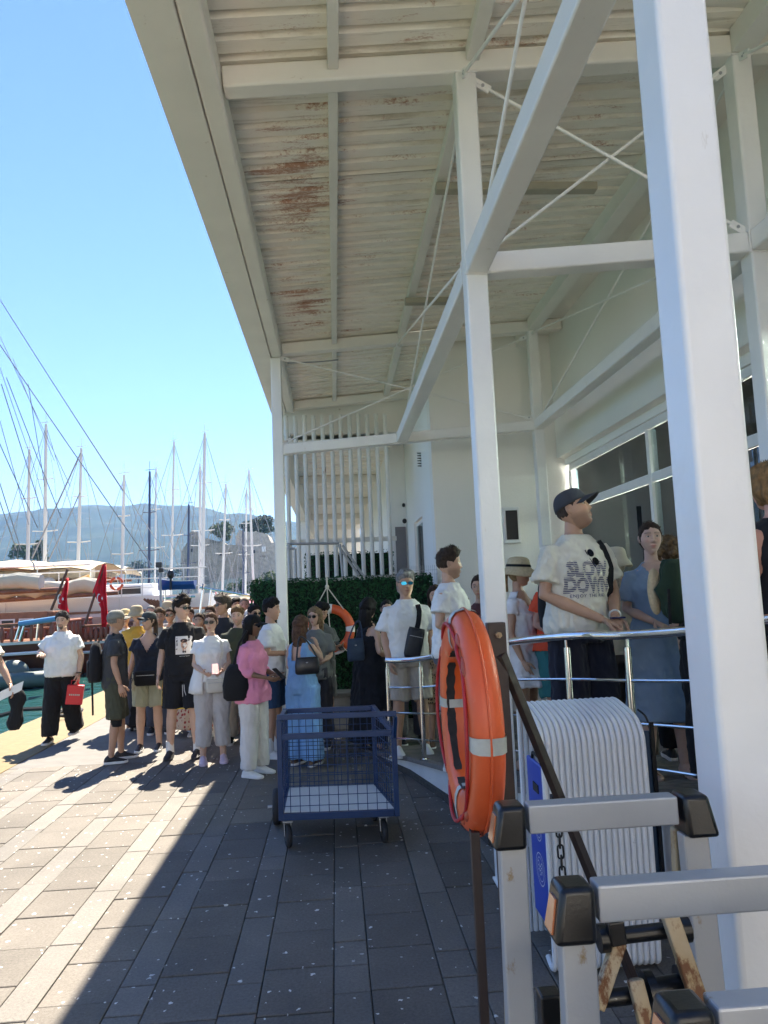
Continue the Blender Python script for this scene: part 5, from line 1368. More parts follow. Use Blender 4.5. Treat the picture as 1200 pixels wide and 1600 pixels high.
def head_surface(th, ph, fem=False, full=0.0):
    """th: angle from the front (-y), ph: latitude; returns the point on a human head"""
    cx, sx_ = max(0.0, cos(ph)), sin(ph)
    rx, ry, rz = (.0725, .092, .117) if fem else (.0755, .095, .120)
    z = rz * sx_
    fr = max(0.0, cos(th))
    cp = cx ** (1 - .38 * fr * (1 if sx_ < 0 else 0))
    if sx_ > 0: cp = cx ** .88
    x = rx * cp * sin(th); y = -ry * cp * cos(th)
    t_ = max(0.0, (-.005 - z) / .112)
    x *= 1 - (.36 if not fem else .42) * t_ ** 1.5
    if y > 0: y *= 1 - .50 * t_ ; y += .012 * max(0, 1 - abs(z - .03) / .08)
    if y < -.082: y = -.082 + (y + .082) * .35
    x *= 1 + .05 * G(z - .05, .05)
    if cos(th) > .1:
        f_ = min(1, (cos(th) - .1) * 2)
        ax_ = abs(x); d = 0
        nz = 0
        if -.038 < z < .035:
            u = (.035 - z) / .062
            nz = .022 * min(1, max(0, u)) ** 1.2 * (1 if z > -.024 else max(0, 1 - (-.024 - z) / .012))
        d -= nz * G(x, .0095 + .0055 * (1 if z < -.01 else 0))
        d += .0105 * G(ax_ - .031, .0145) * G(z - .016, .0115)
        d -= .0045 * G(z - .037, .008) * G(ax_ - .026, .026)
        d -= .0045 * G(ax_ - .043, .015) * G(z + .014, .018)
        d -= (.0075 if fem else .006) * G(x, .021) * G(z + .052, .0055)
        d -= (.0075 if fem else .006) * G(x, .017) * G(z + .064, .005)
        d += .0035 * G(z + .0585, .0022) * G(x, .022)
        d += .004 * G(z + .077, .006) * G(x, .02)
        d -= .008 * G(x, .022) * G(z + .098, .014)
        y += d * f_
    return V3((x, y, z))
def head_grid(nth, nph, fem):
    ths = []
    for i in range(nth):
        u = -1 + 2 * i / nth
        ths.append(pi * (abs(u) ** 1.55) * (1 if u > 0 else -1))
    phs = [(-pi / 2 + pi * (j / nph)) for j in range(nph + 1)]
    phs = [p - .22 * sin(2 * (p + .15)) * (1 if abs(p) < 1.4 else 0) for p in phs]
    phs = sorted(phs); phs[0], phs[-1] = -pi / 2, pi / 2
    return ths, phs
def build_head(fem, tone, hair_c, beard, res=1.0, brows=True):
    nth, nph = int(52 * res), int(50 * res)
    ths, phs = head_grid(nth, nph, fem)
    vs, cols, fs = [], [], []
    tone = V3(tone); hc = V3(hair_c)
    for j, ph in enumerate(phs):
        for th in ths:
            p = head_surface(th, ph, fem); c = tone.copy()
            ax_ = abs(p.x)
            if p.y < -.03:
                lip = max(G(p.x, .020) * G(p.z + .052, .0052), G(p.x, .017) * G(p.z + .064, .0052))
                if lip > .35: c = c.lerp(V3((tone.x * .95, tone.y * .52, tone.z * .52)), min(1, lip * (1.2 if fem else .8)))
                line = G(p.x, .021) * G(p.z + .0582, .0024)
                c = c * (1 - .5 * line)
                br = G(p.z - (.037 + .004 * (1 - abs(ax_ - .03) / .03)), .0042) * (1 if .011 < ax_ < .052 else 0)
                if brows: c = c.lerp(hc * .8, min(.85, br * (.9 if not fem else .8)))
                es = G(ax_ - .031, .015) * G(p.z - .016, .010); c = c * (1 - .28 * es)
                chk = G(ax_ - .04, .016) * G(p.z + .015, .018); c = V3((min(1, c.x * (1 + .08 * chk)), c.y * (1 - .08 * chk), c.z * (1 - .08 * chk)))
            if beard:
                zone = (p.z < -.028 and p.y < .02 and ax_ < .08) and not (G(p.x, .019) * G(p.z + .058, .011) > .4)
                if beard == 'goatee': zone = p.y < -.05 and ax_ < .032 and (p.z < -.066 or -.047 < p.z < -.036 or (ax_ > .021 and p.z < -.036))
                if zone: c = c.lerp(hc * .9, {'stubble': .38, 'full': .72, 'goatee': .85}[beard] * min(1, max(.3, (-.02 - p.z) / .03)))
            vs.append(p); cols.append(c)
    for j in range(len(phs) - 1):
        for i in range(nth):
            a, b_ = j * nth + i, j * nth + (i + 1) % nth
            fs.append((a, b_, b_ + nth, a + nth))
    # ears
    for s_ in (-1, 1):
        base_ = len(vs); R = Matrix.Rotation(s_ * radians(-22), 3, 'Z') @ Matrix.Rotation(radians(-12), 3, 'X')
        N, K = 12, 6
        for j in range(K + 1):
            f_ = -pi / 2 + pi * j / K
            for i in range(N):
                a = 2 * pi * i / N
                rr_ = cos(f_)
                q = R @ V3((s_ * .011 * sin(f_) * (1.0 if sin(f_) * 1 > 0 else .5), .0175 * rr_ * cos(a), .031 * rr_ * sin(a) * (1.05 if sin(a) > 0 else .9)))
                vs.append(V3((s_ * .076, .010, .002)) + q); cols.append(tone * (.92 if f_ < 1 else .78))
        for j in range(K):
            for i in range(N): fs.append((base_ + j * N + i, base_ + j * N + (i + 1) % N, base_ + (j + 1) * N + (i + 1) % N, base_ + (j + 1) * N + i))
    return vs, fs, cols
def hair_cap(fem, style, hc_seed, res=1.0):
    nth, nph = int(56 * res), int(40 * res)
    rnd_off = hc_seed * 3.7; vs, fs = [], []
    for j in range(nph + 1):
        ph = -pi / 2 * .72 + (pi / 2 * 1.72) * j / nph
        for i in range(nth):
            th = -pi + 2 * pi * i / nth
            p = head_surface(th, ph, fem); at_ = abs(th)
            n_ = noise.noise(p * 26 + V3((rnd_off, 0, 0))); n2 = noise.noise(p * 70 + V3((rnd_off, 4, 0)))
            if style == 'buzz': top_, side, hl = .006, .003, .066
            elif style == 'fade': top_, side, hl = .030, .006, .070
            elif style == 'curly_top': top_, side, hl = .036, .010, .064
            elif style == 'long': top_, side, hl = .020, .022, .072
            elif style == 'tied': top_, side, hl = .012, .008, .070
            else: top_, side, hl = .022, .012, .068
            # hairline height as a function of angle: front hl, temples, down behind the ears, nape
            if at_ < .75: zl = hl + .006 * cos(at_ * 4)
            elif at_ < 1.35: zl = hl - (at_ - .75) / .6 * (hl - .005)
            elif at_ < 1.75: zl = .005 + (.02 * (1 if style in ('buzz', 'fade', 'short', 'curly_top') else -1.5))
            else: zl = -.045 - (.03 if style in ('long', 'tied') else 0) + (.015 if style in ('fade', 'buzz') else 0)
            if style == 'long' and at_ > 1.2: zl = -.09
            zl += .008 * noise.noise(V3((th * 9, rnd_off, 2))) + .006 * noise.noise(V3((th * 24, rnd_off, 7)))
            k = (p.z - zl) / .016
            m_ = 1 / (1 + exp(-k * 2.2))
            w_ = min(1, max(0, (p.z - .03) / .06))
            th_ = side * (1 - w_) + top_ * w_
            if style in ('fade', 'curly_top') and at_ < 1.2: th_ *= 1.25
            th_ += (.55 * th_ + .0015) * n_ + (.006 if style == 'curly_top' else .003) * n2
            off = -.012 + (th_ + .013) * m_
            nrm = V3((p.x / .0057, p.y / .009, p.z / .0138)).normalized()
            vs.append(p + nrm * off)
    for j in range(nph):
        for i in range(nth):
            a, b_ = j * nth + i, j * nth + (i + 1) % nth
            fs.append((a, b_, b_ + nth, a + nth))
    fs.append(tuple(reversed(range(nth))))
    fs.append(tuple(nph * nth + i for i in range(nth)))
    return vs, fs

def remesh_batch(jobs):
    """jobs: list of (MB, voxel, smooth iterations) -> list of (verts, faces)"""
    obs = []
    for mb, vox, it in jobs:
        me = mb.mesh('tmp', []); o = bpy.data.objects.new('tmp', me); COL.objects.link(o)
        r = o.modifiers.new('r', 'REMESH'); r.mode = 'VOXEL'; r.voxel_size = vox; r.use_smooth_shade = True
        if it: s_ = o.modifiers.new('s', 'SMOOTH'); s_.factor = .5; s_.iterations = it
        obs.append(o)
    dg = bpy.context.evaluated_depsgraph_get(); out = []
    for o in obs:
        ev = o.evaluated_get(dg); me = ev.to_mesh()
        n = len(me.vertices); co = [0.0] * (3 * n); me.vertices.foreach_get('co', co)
        vs = [V3(co[3 * i:3 * i + 3]) for i in range(n)]
        fs = [tuple(p.vertices) for p in me.polygons]
        out.append((vs, fs)); ev.to_mesh_clear()
        if len(vs) < 200: print('SMALL', len(vs))
    for o in obs:
        me = o.data; bpy.data.objects.remove(o); bpy.data.meshes.remove(me)
    return out
def oval(cx, cy, z, rx, ry, n=24, sq=1.0, tilt=0.0, wav=None):
    pts = []
    for k in range(n):
        a = 2 * pi * k / n; c_, s_ = cos(a), sin(a)
        e = sq
        x = rx * (abs(c_) ** e) * (1 if c_ > 0 else -1); y = ry * (abs(s_) ** e) * (1 if s_ > 0 else -1)
        w_ = 1 + (wav(a) if wav else 0)
        pts.append(V3((cx + x * w_, cy + y * w_, z + tilt * y)))
    return pts
ARMS = {  # elbow, wrist for the left arm (+x); y negative is forward
    'down': ((.245, .02, 1.14), (.255, -.05, .90)),
    'down_in': ((.235, .02, 1.13), (.20, -.08, .90)),
    'front': ((.245, .02, 1.15), (.07, -.20, 1.06)),
    'low_clasp': ((.25, -.02, 1.14), (.045, -.21, .97)),
    'phone': ((.235, -.01, 1.15), (.09, -.27, 1.17)),
    'phone_low': ((.235, -.0, 1.14), (.10, -.26, 1.07)),
    'forward': ((.25, -.04, 1.15), (.22, -.28, 1.07)),
    'hip': ((.34, .06, 1.17), (.20, -.02, 1.04)),
    'back': ((.24, .10, 1.16), (.10, .16, 1.02)),
    'shoulder': ((.24, -.14, 1.22), (.12, -.17, 1.38)),
    'cross': ((.235, -.04, 1.16), (-.02, -.19, 1.14)),
    'swing_f': ((.27, -.05, 1.15), (.25, -.22, .98)),
    'swing_b': ((.26, .12, 1.16), (.27, .10, .91)),
    'raised': ((.33, .0, 1.19), (.17, -.24, 1.20)),
}
def hand_mesh(mb, W, d, nrm, s_, curl=.35, thumb_side=1, scale=1.0):
    """palm and five fingers; d along the hand, nrm out of the palm (fingers curl towards it)"""
    d = d.normalized(); nrm = (nrm - d * nrm.dot(d)).normalized(); b_ = d.cross(nrm) * thumb_side
    k = scale
    rs = []
    for t_, hw, ht in ((-.012, .024, .019), (.012, .029, .018), (.045, .040, .0155), (.075, .042, .0135), (.090, .038, .010)):
        c = W + d * (t_ * k)
        rs.append([c + b_ * (hw * k * cos(a)) + nrm * (ht * k * sin(a)) for a in [2 * pi * q / 10 for q in range(10)]])
    mb.rings(rs)
    for f_, (off, ln) in enumerate(((.030, .070), (.010, .080), (-.010, .075), (-.029, .058))):
        p = W + d * (.082 * k) + b_ * (off * k); dr = d.copy(); pts = [p - d * (.018 * k), p]; a = curl * (.8 + .12 * f_)
        for fr_ in (.45, .32, .23):
            dr = Matrix.Rotation(a, 3, b_.cross(nrm).cross(d).normalized() if False else nrm.cross(d).normalized() * -1) @ dr
            p = p + dr * (ln * fr_ * k * 1.05); pts.append(p)
        r_ = [.0092, .0092, .0085, .0078, .0058]
        mb.tube(pts, [x * k for x in r_], 7)
    p = W + d * (.02 * k) + b_ * (.024 * k); dr = (d * .62 + b_ * .72 + nrm * .25).normalized()
    p2 = p + dr * (.042 * k); dr2 = (d * .9 + b_ * .25 + nrm * .35).normalized(); p3 = p2 + dr2 * (.032 * k); p4 = p3 + dr2 * (.022 * k)
    mb.tube([p - dr * .012, p, p2, p3, p4], [.013 * k, .0135 * k, .0105 * k, .0095 * k, .0065 * k], 8)
PEOPLE = {}
def person(pid, label, pos, face, h=1.72, fem=False, tone='warm', hair=('short', (.05, .035, .025)), top=None, bottom=None, shoes=None, arms=('down', 'down'), head=(0, 0), beard=None,
           fat=1.0, stride=(0, 0), glasses=None, vox=.012, group='people queueing along the terminal', lean=0.0, res=.8, sleeves=None, hat=None, legs_vis=True, curl=.4, stance=.0):
    s = h / 1.75
    t = thing('person', label, 'person', (pos[0], pos[1], pos[2] if len(pos) > 2 else 0), radians(face), group)
    tn = TONES[tone] if isinstance(tone, str) else tone
    Sx = lambda v: V3(v) * s
    def P(x, y, z):  # lean: shear the upper body forward
        return V3((x * s, (y - lean * max(0, z - .9)) * s, z * s))
    fx = fat
    if fem: T = [(.84, .150, .115), (.92, .172, .125), (1.0, .158, .115), (1.09, .128, .10), (1.18, .135, .105), (1.28, .150, .122), (1.35, .146, .105), (1.405, .122, .085), (1.44, .085, .070), (1.475, .058, .056)]; SH = .150; ar = .86
    else: T = [(.84, .150, .115), (.92, .165, .120), (1.0, .160, .115), (1.09, .152, .112), (1.18, .160, .116), (1.28, .172, .122), (1.36, .168, .110), (1.415, .138, .090), (1.45, .098, .076), (1.485, .066, .062)]; SH = .170; ar = .98
    def trunk(mb, infl=0.0, z0=None, z1=None, hem=None, n=26):
        rs = []
        for z, rx, ry in T:
            if z0 is not None and z < z0 - .001: continue
            if z1 is not None and z > z1: continue
            f_ = fx if z < 1.34 else 1 + (fx - 1) * .4
            bulge = max(0, fx - 1) * .10 * G(z - 1.08, .14)
            c = P(0, .0 - bulge * .5 - (.012 if (fem and abs(z - 1.28) < .05) else 0), z)
            rs.append(oval(c.x, c.y, c.z, (rx * f_ + infl) * s, (ry * f_ + infl + bulge) * s, n, .9))
        mb.rings(rs)
    # limbs
    armj = []
    for sd, nm in ((1, arms[0]), (-1, arms[1])):
        e, w = ARMS[nm] if isinstance(nm, str) else nm
        sh = P(sd * SH, .005, 1.375)
        E_ = P(sd * (e[0] * (1 if abs(e[0]) < .2 else (SH / .185))) + sd * max(0, fx - 1) * .10, e[1], e[2]); W_ = P(sd * w[0], w[1] - max(0, fx - 1) * .08, w[2])
        armj.append((sh, E_, W_))
    legj = []
    for sd, st_ in ((1, stride[0]), (-1, stride[1])):
        hip = V3((sd * .092, 0, .90)) * s; ank = V3((sd * (.118 + stance), -st_, .085 + (0.07 if st_ < -.1 else 0))) * s
        kn = (hip + ank) / 2 + V3((0, -.02 - abs(st_) * .10, .045)) * s; kn.z = .495 * s
        legj.append((hip, kn, ank))
    def limb(mb, pts, rad, seg=12):
        P_ = []; R_ = []
        for i in range(len(pts) - 1):
            P_.append(pts[i]); R_.append(rad[i])
        P_.append(pts[-1]); R_.append(rad[-1]); mb.tube(P_, [r * s for r in R_], seg)
    body = MB(); trunk(body)
    nb = P(0, .012, 1.43); hc_ = P(0, -.004, 1.632) + V3((0, -.01, 0))
    body.tube([P(0, .012, 1.40), P(0, .008, 1.47), hc_ + V3((0, .022, -.055)) * s], [.062 * s * (.9 if fem else 1.03), .054 * s * (.86 if fem else 1.03), .050 * s * (.9 if fem else 1.03)], 14)
    for sh, E_, W_ in armj:
        inner = sh + V3((-sh.x * .45, 0, .02)); m1 = sh.lerp(E_, .45); m2 = E_.lerp(W_, .35)
        limb(body, [inner, sh, m1, E_, m2, E_.lerp(W_, .8), W_], [a * ar * (1 + .5 * (fx - 1)) for a in (.045, .056, .047, .039, .041, .030, .026)])
    for hip, kn, ank in legj:
        limb(body, [hip, hip.lerp(kn, .35), hip.lerp(kn, .8), kn, kn.lerp(ank, .3), kn.lerp(ank, .75), ank, ank + V3((0, 0, -.05)) * s], [a * (1 + .5 * (fx - 1)) for a in (.095, .082, .060, .054, .056, .041, .036, .036)])
    jobs = [(body, vox * 1.15, 3)]; kinds = ['body']
    # clothing volumes
    if top:
        tm = MB(); inf = top.get('infl', .018); z0 = top.get('z0', .90)
        hemr = top.get('hem', .012); rs = []
        prof = [(z, rx, ry) for z, rx, ry in T if z > z0 + .03]
        first = [q for q in T if q[0] <= z0 + .03]; base_ = first[-1] if first else T[0]
        rs.append(((z0), base_[1], base_[2], inf + hemr)); rs += [(z, rx, ry, inf + hemr * max(0, 1 - (z - z0) / .25)) for z, rx, ry in prof]
        rr_ = []
        skirt = top.get('skirt')
        if skirt:
            zk, flare = skirt; r0 = T[1]; K = 7
            for q in range(K):
                u = q / K; z = zk + (z0 - zk) * u
                A_ = flare * (1 - u)
                rr_.append(oval(0, 0, z * s, (r0[1] * fx + inf + A_) * s, (r0[2] * fx + inf + A_) * s, 48, .95, wav=lambda a, u=u: (1 - u * .7) * (top.get('fold', .05)) * sin(a * 9 + 2 * sin(a * 2 + u * 2))))
        for z, rx, ry, fl in rs:
            f_ = fx if z < 1.34 else 1 + (fx - 1) * .4
            bulge = max(0, fx - 1) * .10 * G(z - 1.08, .14)
            fl2 = fl * (1 if z < 1.34 else .5 if z < 1.43 else .35)
            c = P(0, -bulge * .5 - (.012 if (fem and abs(z - 1.28) < .05) else 0), z)
            if z <= 1.465 or top.get('collar', True):
                rr_.append(oval(c.x, c.y, c.z, (rx * f_ + fl2) * s, (ry * f_ + fl2 + bulge) * s, 48, .9))
        tm.rings(rr_)
        sl = top.get('sleeve', .62)
        if sleeves is None or sleeves:
            for sh, E_, W_ in armj:
                if sl <= 0: continue
                inner = sh + V3((-sh.x * .45, 0, .016)); r0 = (.056 + inf * .30) * ar * (1 + .4 * (fx - 1)); r1 = (.052 + inf + top.get('sleeve_w', .012)) * ar * (1 + .4 * (fx - 1))
                if sl <= 1: pts = [inner, sh + V3((0, 0, .002)), sh.lerp(E_, sl * .6), sh.lerp(E_, sl)]; rad = [r0 * .8, r0, (r0 + r1) / 2, r1]
                else:
                    q = sl - 1; pts = [inner, sh + V3((0, 0, .008)), sh.lerp(E_, .5), E_, E_.lerp(W_, q * .5), E_.lerp(W_, q)]; rad = [r0 * .8, r0, r0 * .95, r0 * .85, r0 * .8, r0 * .72]
                limb(tm, pts, rad, 14)
        jobs.append((tm, vox, 2)); kinds.append('top')
    if bottom:
        bm_ = MB(); inf = bottom.get('infl', .02); kind = bottom['kind']; zt_ = bottom.get('zt', 1.02)
        prof = [(z, rx, ry) for z, rx, ry in T if z <= zt_]
        rr_ = [oval(0, P(0, 0, z).y - max(0, fx - 1) * .05 * G(z - 1.08, .14), z * s, (rx * fx + inf) * s, (ry * fx + inf) * s, 32, .9) for z, rx, ry in prof]
        bm_.rings(rr_)
        if kind == 'skirt':
            zk, flare = bottom['z1'], bottom.get('flare', .08); rr_ = []
            for q in range(9):
                u = q / 8; z = zk + (.93 - zk) * u
                rr_.append(oval(0, 0, z * s, (.172 * fx + inf + flare * (1 - u)) * s, (.125 * fx + inf + flare * (1 - u)) * s, 48, .95, wav=lambda a, u=u: (1 - u) * .06 * sin(a * 8 + 2 * sin(a * 3))))
            bm_.rings(rr_)
        else:
            for hip, kn, ank in legj:
                z1 = bottom['z1'] * s
                path = [hip + V3((0, 0, .02)), hip.lerp(kn, .4), hip.lerp(kn, .8), kn, kn.lerp(ank, .5), ank]
                wth, wkn, wan = bottom.get('w', (.102, .085, .075)); rad = [wth, wth, wth * .4 + wkn * .6, wkn, (wkn + wan) / 2, wan]
                out_p, out_r = [], []
                for p, r_ in zip(path, rad):
                    if p.z >= z1: out_p.append(p); out_r.append(r_ * (1 + .5 * (fx - 1)))
                    else:
                        pa = out_p[-1]; u = (pa.z - z1) / max(1e-6, (pa.z - p.z)); out_p.append(pa.lerp(p, u)); out_r.append((out_r[-1] * (1 - u) + r_ * u) + bottom.get('flare', 0)); break
                limb(bm_, out_p, out_r, 20)
        jobs.append((bm_, vox, 2)); kinds.append('bottom')
    outs = remesh_batch(jobs)
    seed = (hash(pid) if False else sum(ord(c) for c in pid)) * .37
    MR = Matrix.Identity(3)
    topbvh = None
    for (vs, fs), kd in zip(outs, kinds):
        if kd == 'body':
            hmb_v, hmb_f, hcol = build_head(fem, tn, hair[1] if hair else (.05, .03, .02), beard, res)
            HR = Matrix.Rotation(radians(head[0]), 3, 'Z') @ Matrix.Rotation(radians(head[1]), 3, 'X')
            hs_ = s * (1.0 if not fem else .97)
            def HP(p): return hc_ + HR @ (p * hs_)
            mb = MB(); mb.add(vs, fs); nbody = len(mb.v)
            hands = MB()
            for (sh, E_, W_), sd in zip(armj, (1, -1)):
                d = (W_ - E_).normalized()
                nrm = V3((-sd, 0, 0)) if abs(d.z) > .6 else V3((0, 0, -1)) if 'phone' not in str(arms) else V3((-sd * .6, 0, .5))
                hand_mesh(hands, W_, d, nrm, s, curl, thumb_side=(1 if True else -1) * (1 if (d.cross(nrm)).y * 1 < 0 else -1), scale=s * (.92 if fem else 1.0))
            if not (shoes and shoes.get('kind') in ('shoe', None)) or not shoes:
                pass
            mb.add(hands.v, hands.f); nh = len(mb.v)
            mb.add([HP(p) for p in hmb_v], hmb_f)
            if shoes and shoes.get('kind') == 'sandal':
                for hip, kn, ank in legj: foot_mesh(mb, ank, s * .97, stride, sole=False)
            me = mb.mesh('person_body', M['skin']); me.polygons.foreach_set('use_smooth', [True] * len(me.polygons))
            ca_ = me.color_attributes.new('tone', 'FLOAT_COLOR', 'POINT')
            arr = []
            for i in range(len(mb.v)):
                if nh <= i < nh + len(hcol): c = hcol[i - nh]
                else: c = tn
                arr += [c[0], c[1], c[2], 1]
            ca_.data.foreach_set('color', arr)
            link_mesh('body', me, t)
        else:
            cfg = top if kd == 'top' else bottom; amp = cfg.get('fold_amp', .012)
            # drape noise along approximate normals
            res_v = []
            cen = V3((0, 0, 0))
            me0 = bpy.data.meshes.new('x'); me0.from_pydata([tuple(v) for v in vs], [], fs); nr = [v.vector.copy() for v in me0.vertex_normals]; bpy.data.meshes.remove(me0)
            st3 = V3((6.5, 6.5, 4.2)) if kd == 'top' else V3((9, 9, 2.6))
            for v, n_ in zip(vs, nr):
                q = V3((v.x * st3.x + v.z * 2.0, v.y * st3.y + seed, v.z * st3.z - v.x * 1.5))
                a = noise.noise(q); b__ = noise.noise(q * 2.3 + V3((5, 1, 2)))
                rdg = 1 - abs(b__) * 2.2
                nz_ = 1 if abs(n_.z) < .85 else .15
                res_v.append(v + n_ * ((a * amp * 1.3 + rdg * amp * .75 + .35 * amp * (1 - abs(noise.noise(q * 3.9 + V3((2, 9, 4)))) * 2.4)) * nz_))
            vs = res_v
            cut = cfg.get('cut')
            if cut: fs = [f for f in fs if not cut(sum((vs[i] for i in f), V3()) / (len(f) * s), s)]
            mb = MB(); mb.add(vs, fs)
            nm = cfg.get('name', 'shirt' if kd == 'top' else 'trousers')
            o = mb.build(nm, cfg['mat'], t, local=True, smooth='all')
            if cut: so = o.modifiers.new('thickness', 'SOLIDIFY'); so.thickness = .003; so.offset = -1
            if kd == 'top': topbvh = BVHTree.FromPolygons(vs, fs)
            PEOPLE[(pid, kd)] = o
            if kd == 'bottom': PEOPLE[(pid, 'bvhb')] = BVHTree.FromPolygons(vs, fs)
    # eyes
    if glasses is None or True:
        if res > .55 and not (glasses):
            for s_ in (-1, 1):
                e = HP(V3((s_ * .031, -.0715, .0155)))
                ey = MB().ell(e, .0118 * s, .0105 * s, .0058 * s, 12, 8, HR).build('eye', M['eye_white'], t, local=True, smooth='all')
                MB().ell(HP(V3((s_ * .031, -.0805, .0155))), .0056 * s, .003 * s, .0052 * s, 10, 6, HR).build('iris', M['iris'], ey, local=True, smooth='all')
        elif not glasses:
            for s_ in (-1, 1): MB().ell(HP(V3((s_ * .031, -.077, .016))), .0105 * s, .006 * s, .005 * s, 8, 6, HR).build('eye', M['iris'], t, local=True, smooth='all')
    if glasses:
        g = MB(); lens = M['lens_blue'] if glasses == 'blue' else M['lens']
        hh = .021 if glasses == 'big' else .017
        fr_ = MB()
        for s_ in (-1, 1):
            rr_ = []
            for q, (dy) in enumerate((.0, -.004)):
                rr_.append([HP(V3((s_ * (.033 + .027 * (abs(cos(a)) ** .75) * (1 if cos(a) > 0 else -1)), -.093 + .010 * (abs(cos(a)) if cos(a) > 0 else 0) + dy, .014 + hh * (abs(sin(a)) ** .75) * (1 if sin(a) > 0 else -1)))) for a in [2 * pi * k / 18 for k in range(18)]])
            g.rings(rr_)
            fr_.tube([HP(V3((s_ * .060, -.083, .022))), HP(V3((s_ * .077, -.03, .024))), HP(V3((s_ * .079, .012, .018)))], .0028 * s, 6)
        fr_.tube([HP(V3((-.010, -.098, .02))), HP(V3((0, -.101, .022))), HP(V3((.010, -.098, .02)))], .0025 * s, 6)
        o = fr_.build('sunglasses', M['black_plastic'], t, local=True, smooth=True); g.build('lens', lens, o, local=True, smooth=True)
    if hair and hair[0] != 'none':
        vs, fs = hair_cap(fem, hair[0], seed, max(.5, res))
        mb = MB(); mb.add([HP(p) for p in vs], fs)
        if res > .55:
            rs_ = random.Random(int(seed * 10)); nb_ = 420 if hair[0] in ('curly_top', 'short', 'fade') else 160
            for _ in range(nb_):
                q = vs[rs_.randrange(len(vs))]
                sk = q.copy(); nn = V3((q.x / .0057, q.y / .009, q.z / .0138)).normalized()
                th_ = atan2(q.x, -q.y)
                if q.z < .035 or (abs(th_) < 1.0 and q.z < .072): continue
                ln = rs_.uniform(.010, .026) * (1.2 if hair[0] == 'curly_top' else .8 if hair[0] != 'buzz' else .3)
                dr = (nn * rs_.uniform(.25, .8) + V3((rs_.uniform(-.6, .6), rs_.uniform(-.3, .9), rs_.uniform(-.5, .4)))).normalized()
                sd_ = dr.cross(nn).normalized() * rs_.uniform(.002, .0045); a_ = q + nn * .001
                mb.poly([HP(a_ - sd_), HP(a_ + sd_), HP(a_ + dr * ln * .6 + sd_ * .7), HP(a_ + dr * ln)])
        o = mb.build('hair', hair_mat(hair[1]), t, local=True, smooth='all')
        if hair[0] == 'long' or hair[0] == 'tied' or len(hair) > 2:
            L_ = hair[2] if len(hair) > 2 else .42
            m_ = MB(); rr_ = []
            if hair[0] == 'long':
                K = 12
                for q in range(K):
                    u = q / (K - 1); z = .075 - u * (L_ + .06); wv = .078 + .022 * sin(min(1, u * 1.6) * pi / 2) - .03 * max(0, u - .7) / .3
                    dep = .050 + .012 * sin(u * 5 + seed) - .02 * u
                    yc = .052 + .03 * sin(min(1, u * 1.8) * pi / 2)
                    ring_ = []
                    for a in [2 * pi * k / 40 for k in range(40)]:
                        w_ = 1 + .055 * sin(a * 11 + 3 * sin(a * 2) + u * hair[3] * 8 if len(hair) > 3 else a * 11 + u * 2) + .04 * noise.noise(V3((a * 3, u * (6 if len(hair) > 3 else 2), seed)))
                        ring_.append(hc_ + Matrix.Rotation(radians(head[0] * max(0, 1 - u * 1.6)), 3, 'Z') @ V3((wv * cos(a) * w_, yc + dep * sin(a) * w_ - (.035 * (abs(cos(a)) ** 2)) * (1 - u * .4), z)) * hs_)
                    rr_.append(ring_)
                m_.rings(rr_)
            elif L_ == 'bun':
                m_.ell(HP(V3((0, .105, .045))), .045 * s, .04 * s, .042 * s, 14, 10)
            elif L_ == 'bob':
                for q in range(7):
                    u = q / 6; rr_.append([hc_ + HR @ (V3(((.088 + .016 * u) * cos(a) * (1 + .05 * sin(a * 13)), .035 + (.072 + .01 * u) * sin(a) * (1 + .05 * sin(a * 13)), .05 - .16 * u)) * hs_) for a in [2 * pi * k / 40 for k in range(40)]])
                m_.rings(rr_)
            elif L_ == 'curls':
                rc_ = random.Random(3)
                for q in range(70): m_.ell(HP(V3((rc_.gauss(0, .055), .045 + abs(rc_.gauss(0, .045)), rc_.uniform(-.09, .11)))), .024, .024, .024, 7, 5)
            else:
                p = HP(V3((0, .105, .03))); m_.tube([p, p + V3((0, .03, -.05)), p + V3((0, .03, -L_ * .6)), p + V3((0, .01, -L_))], [.022, .03, .026, .008], 12)
            m_.build('hair_length', hair_mat(hair[1]), o, local=True, smooth='all')
    if hat: make_hat(t, hat, HP, HR, s)
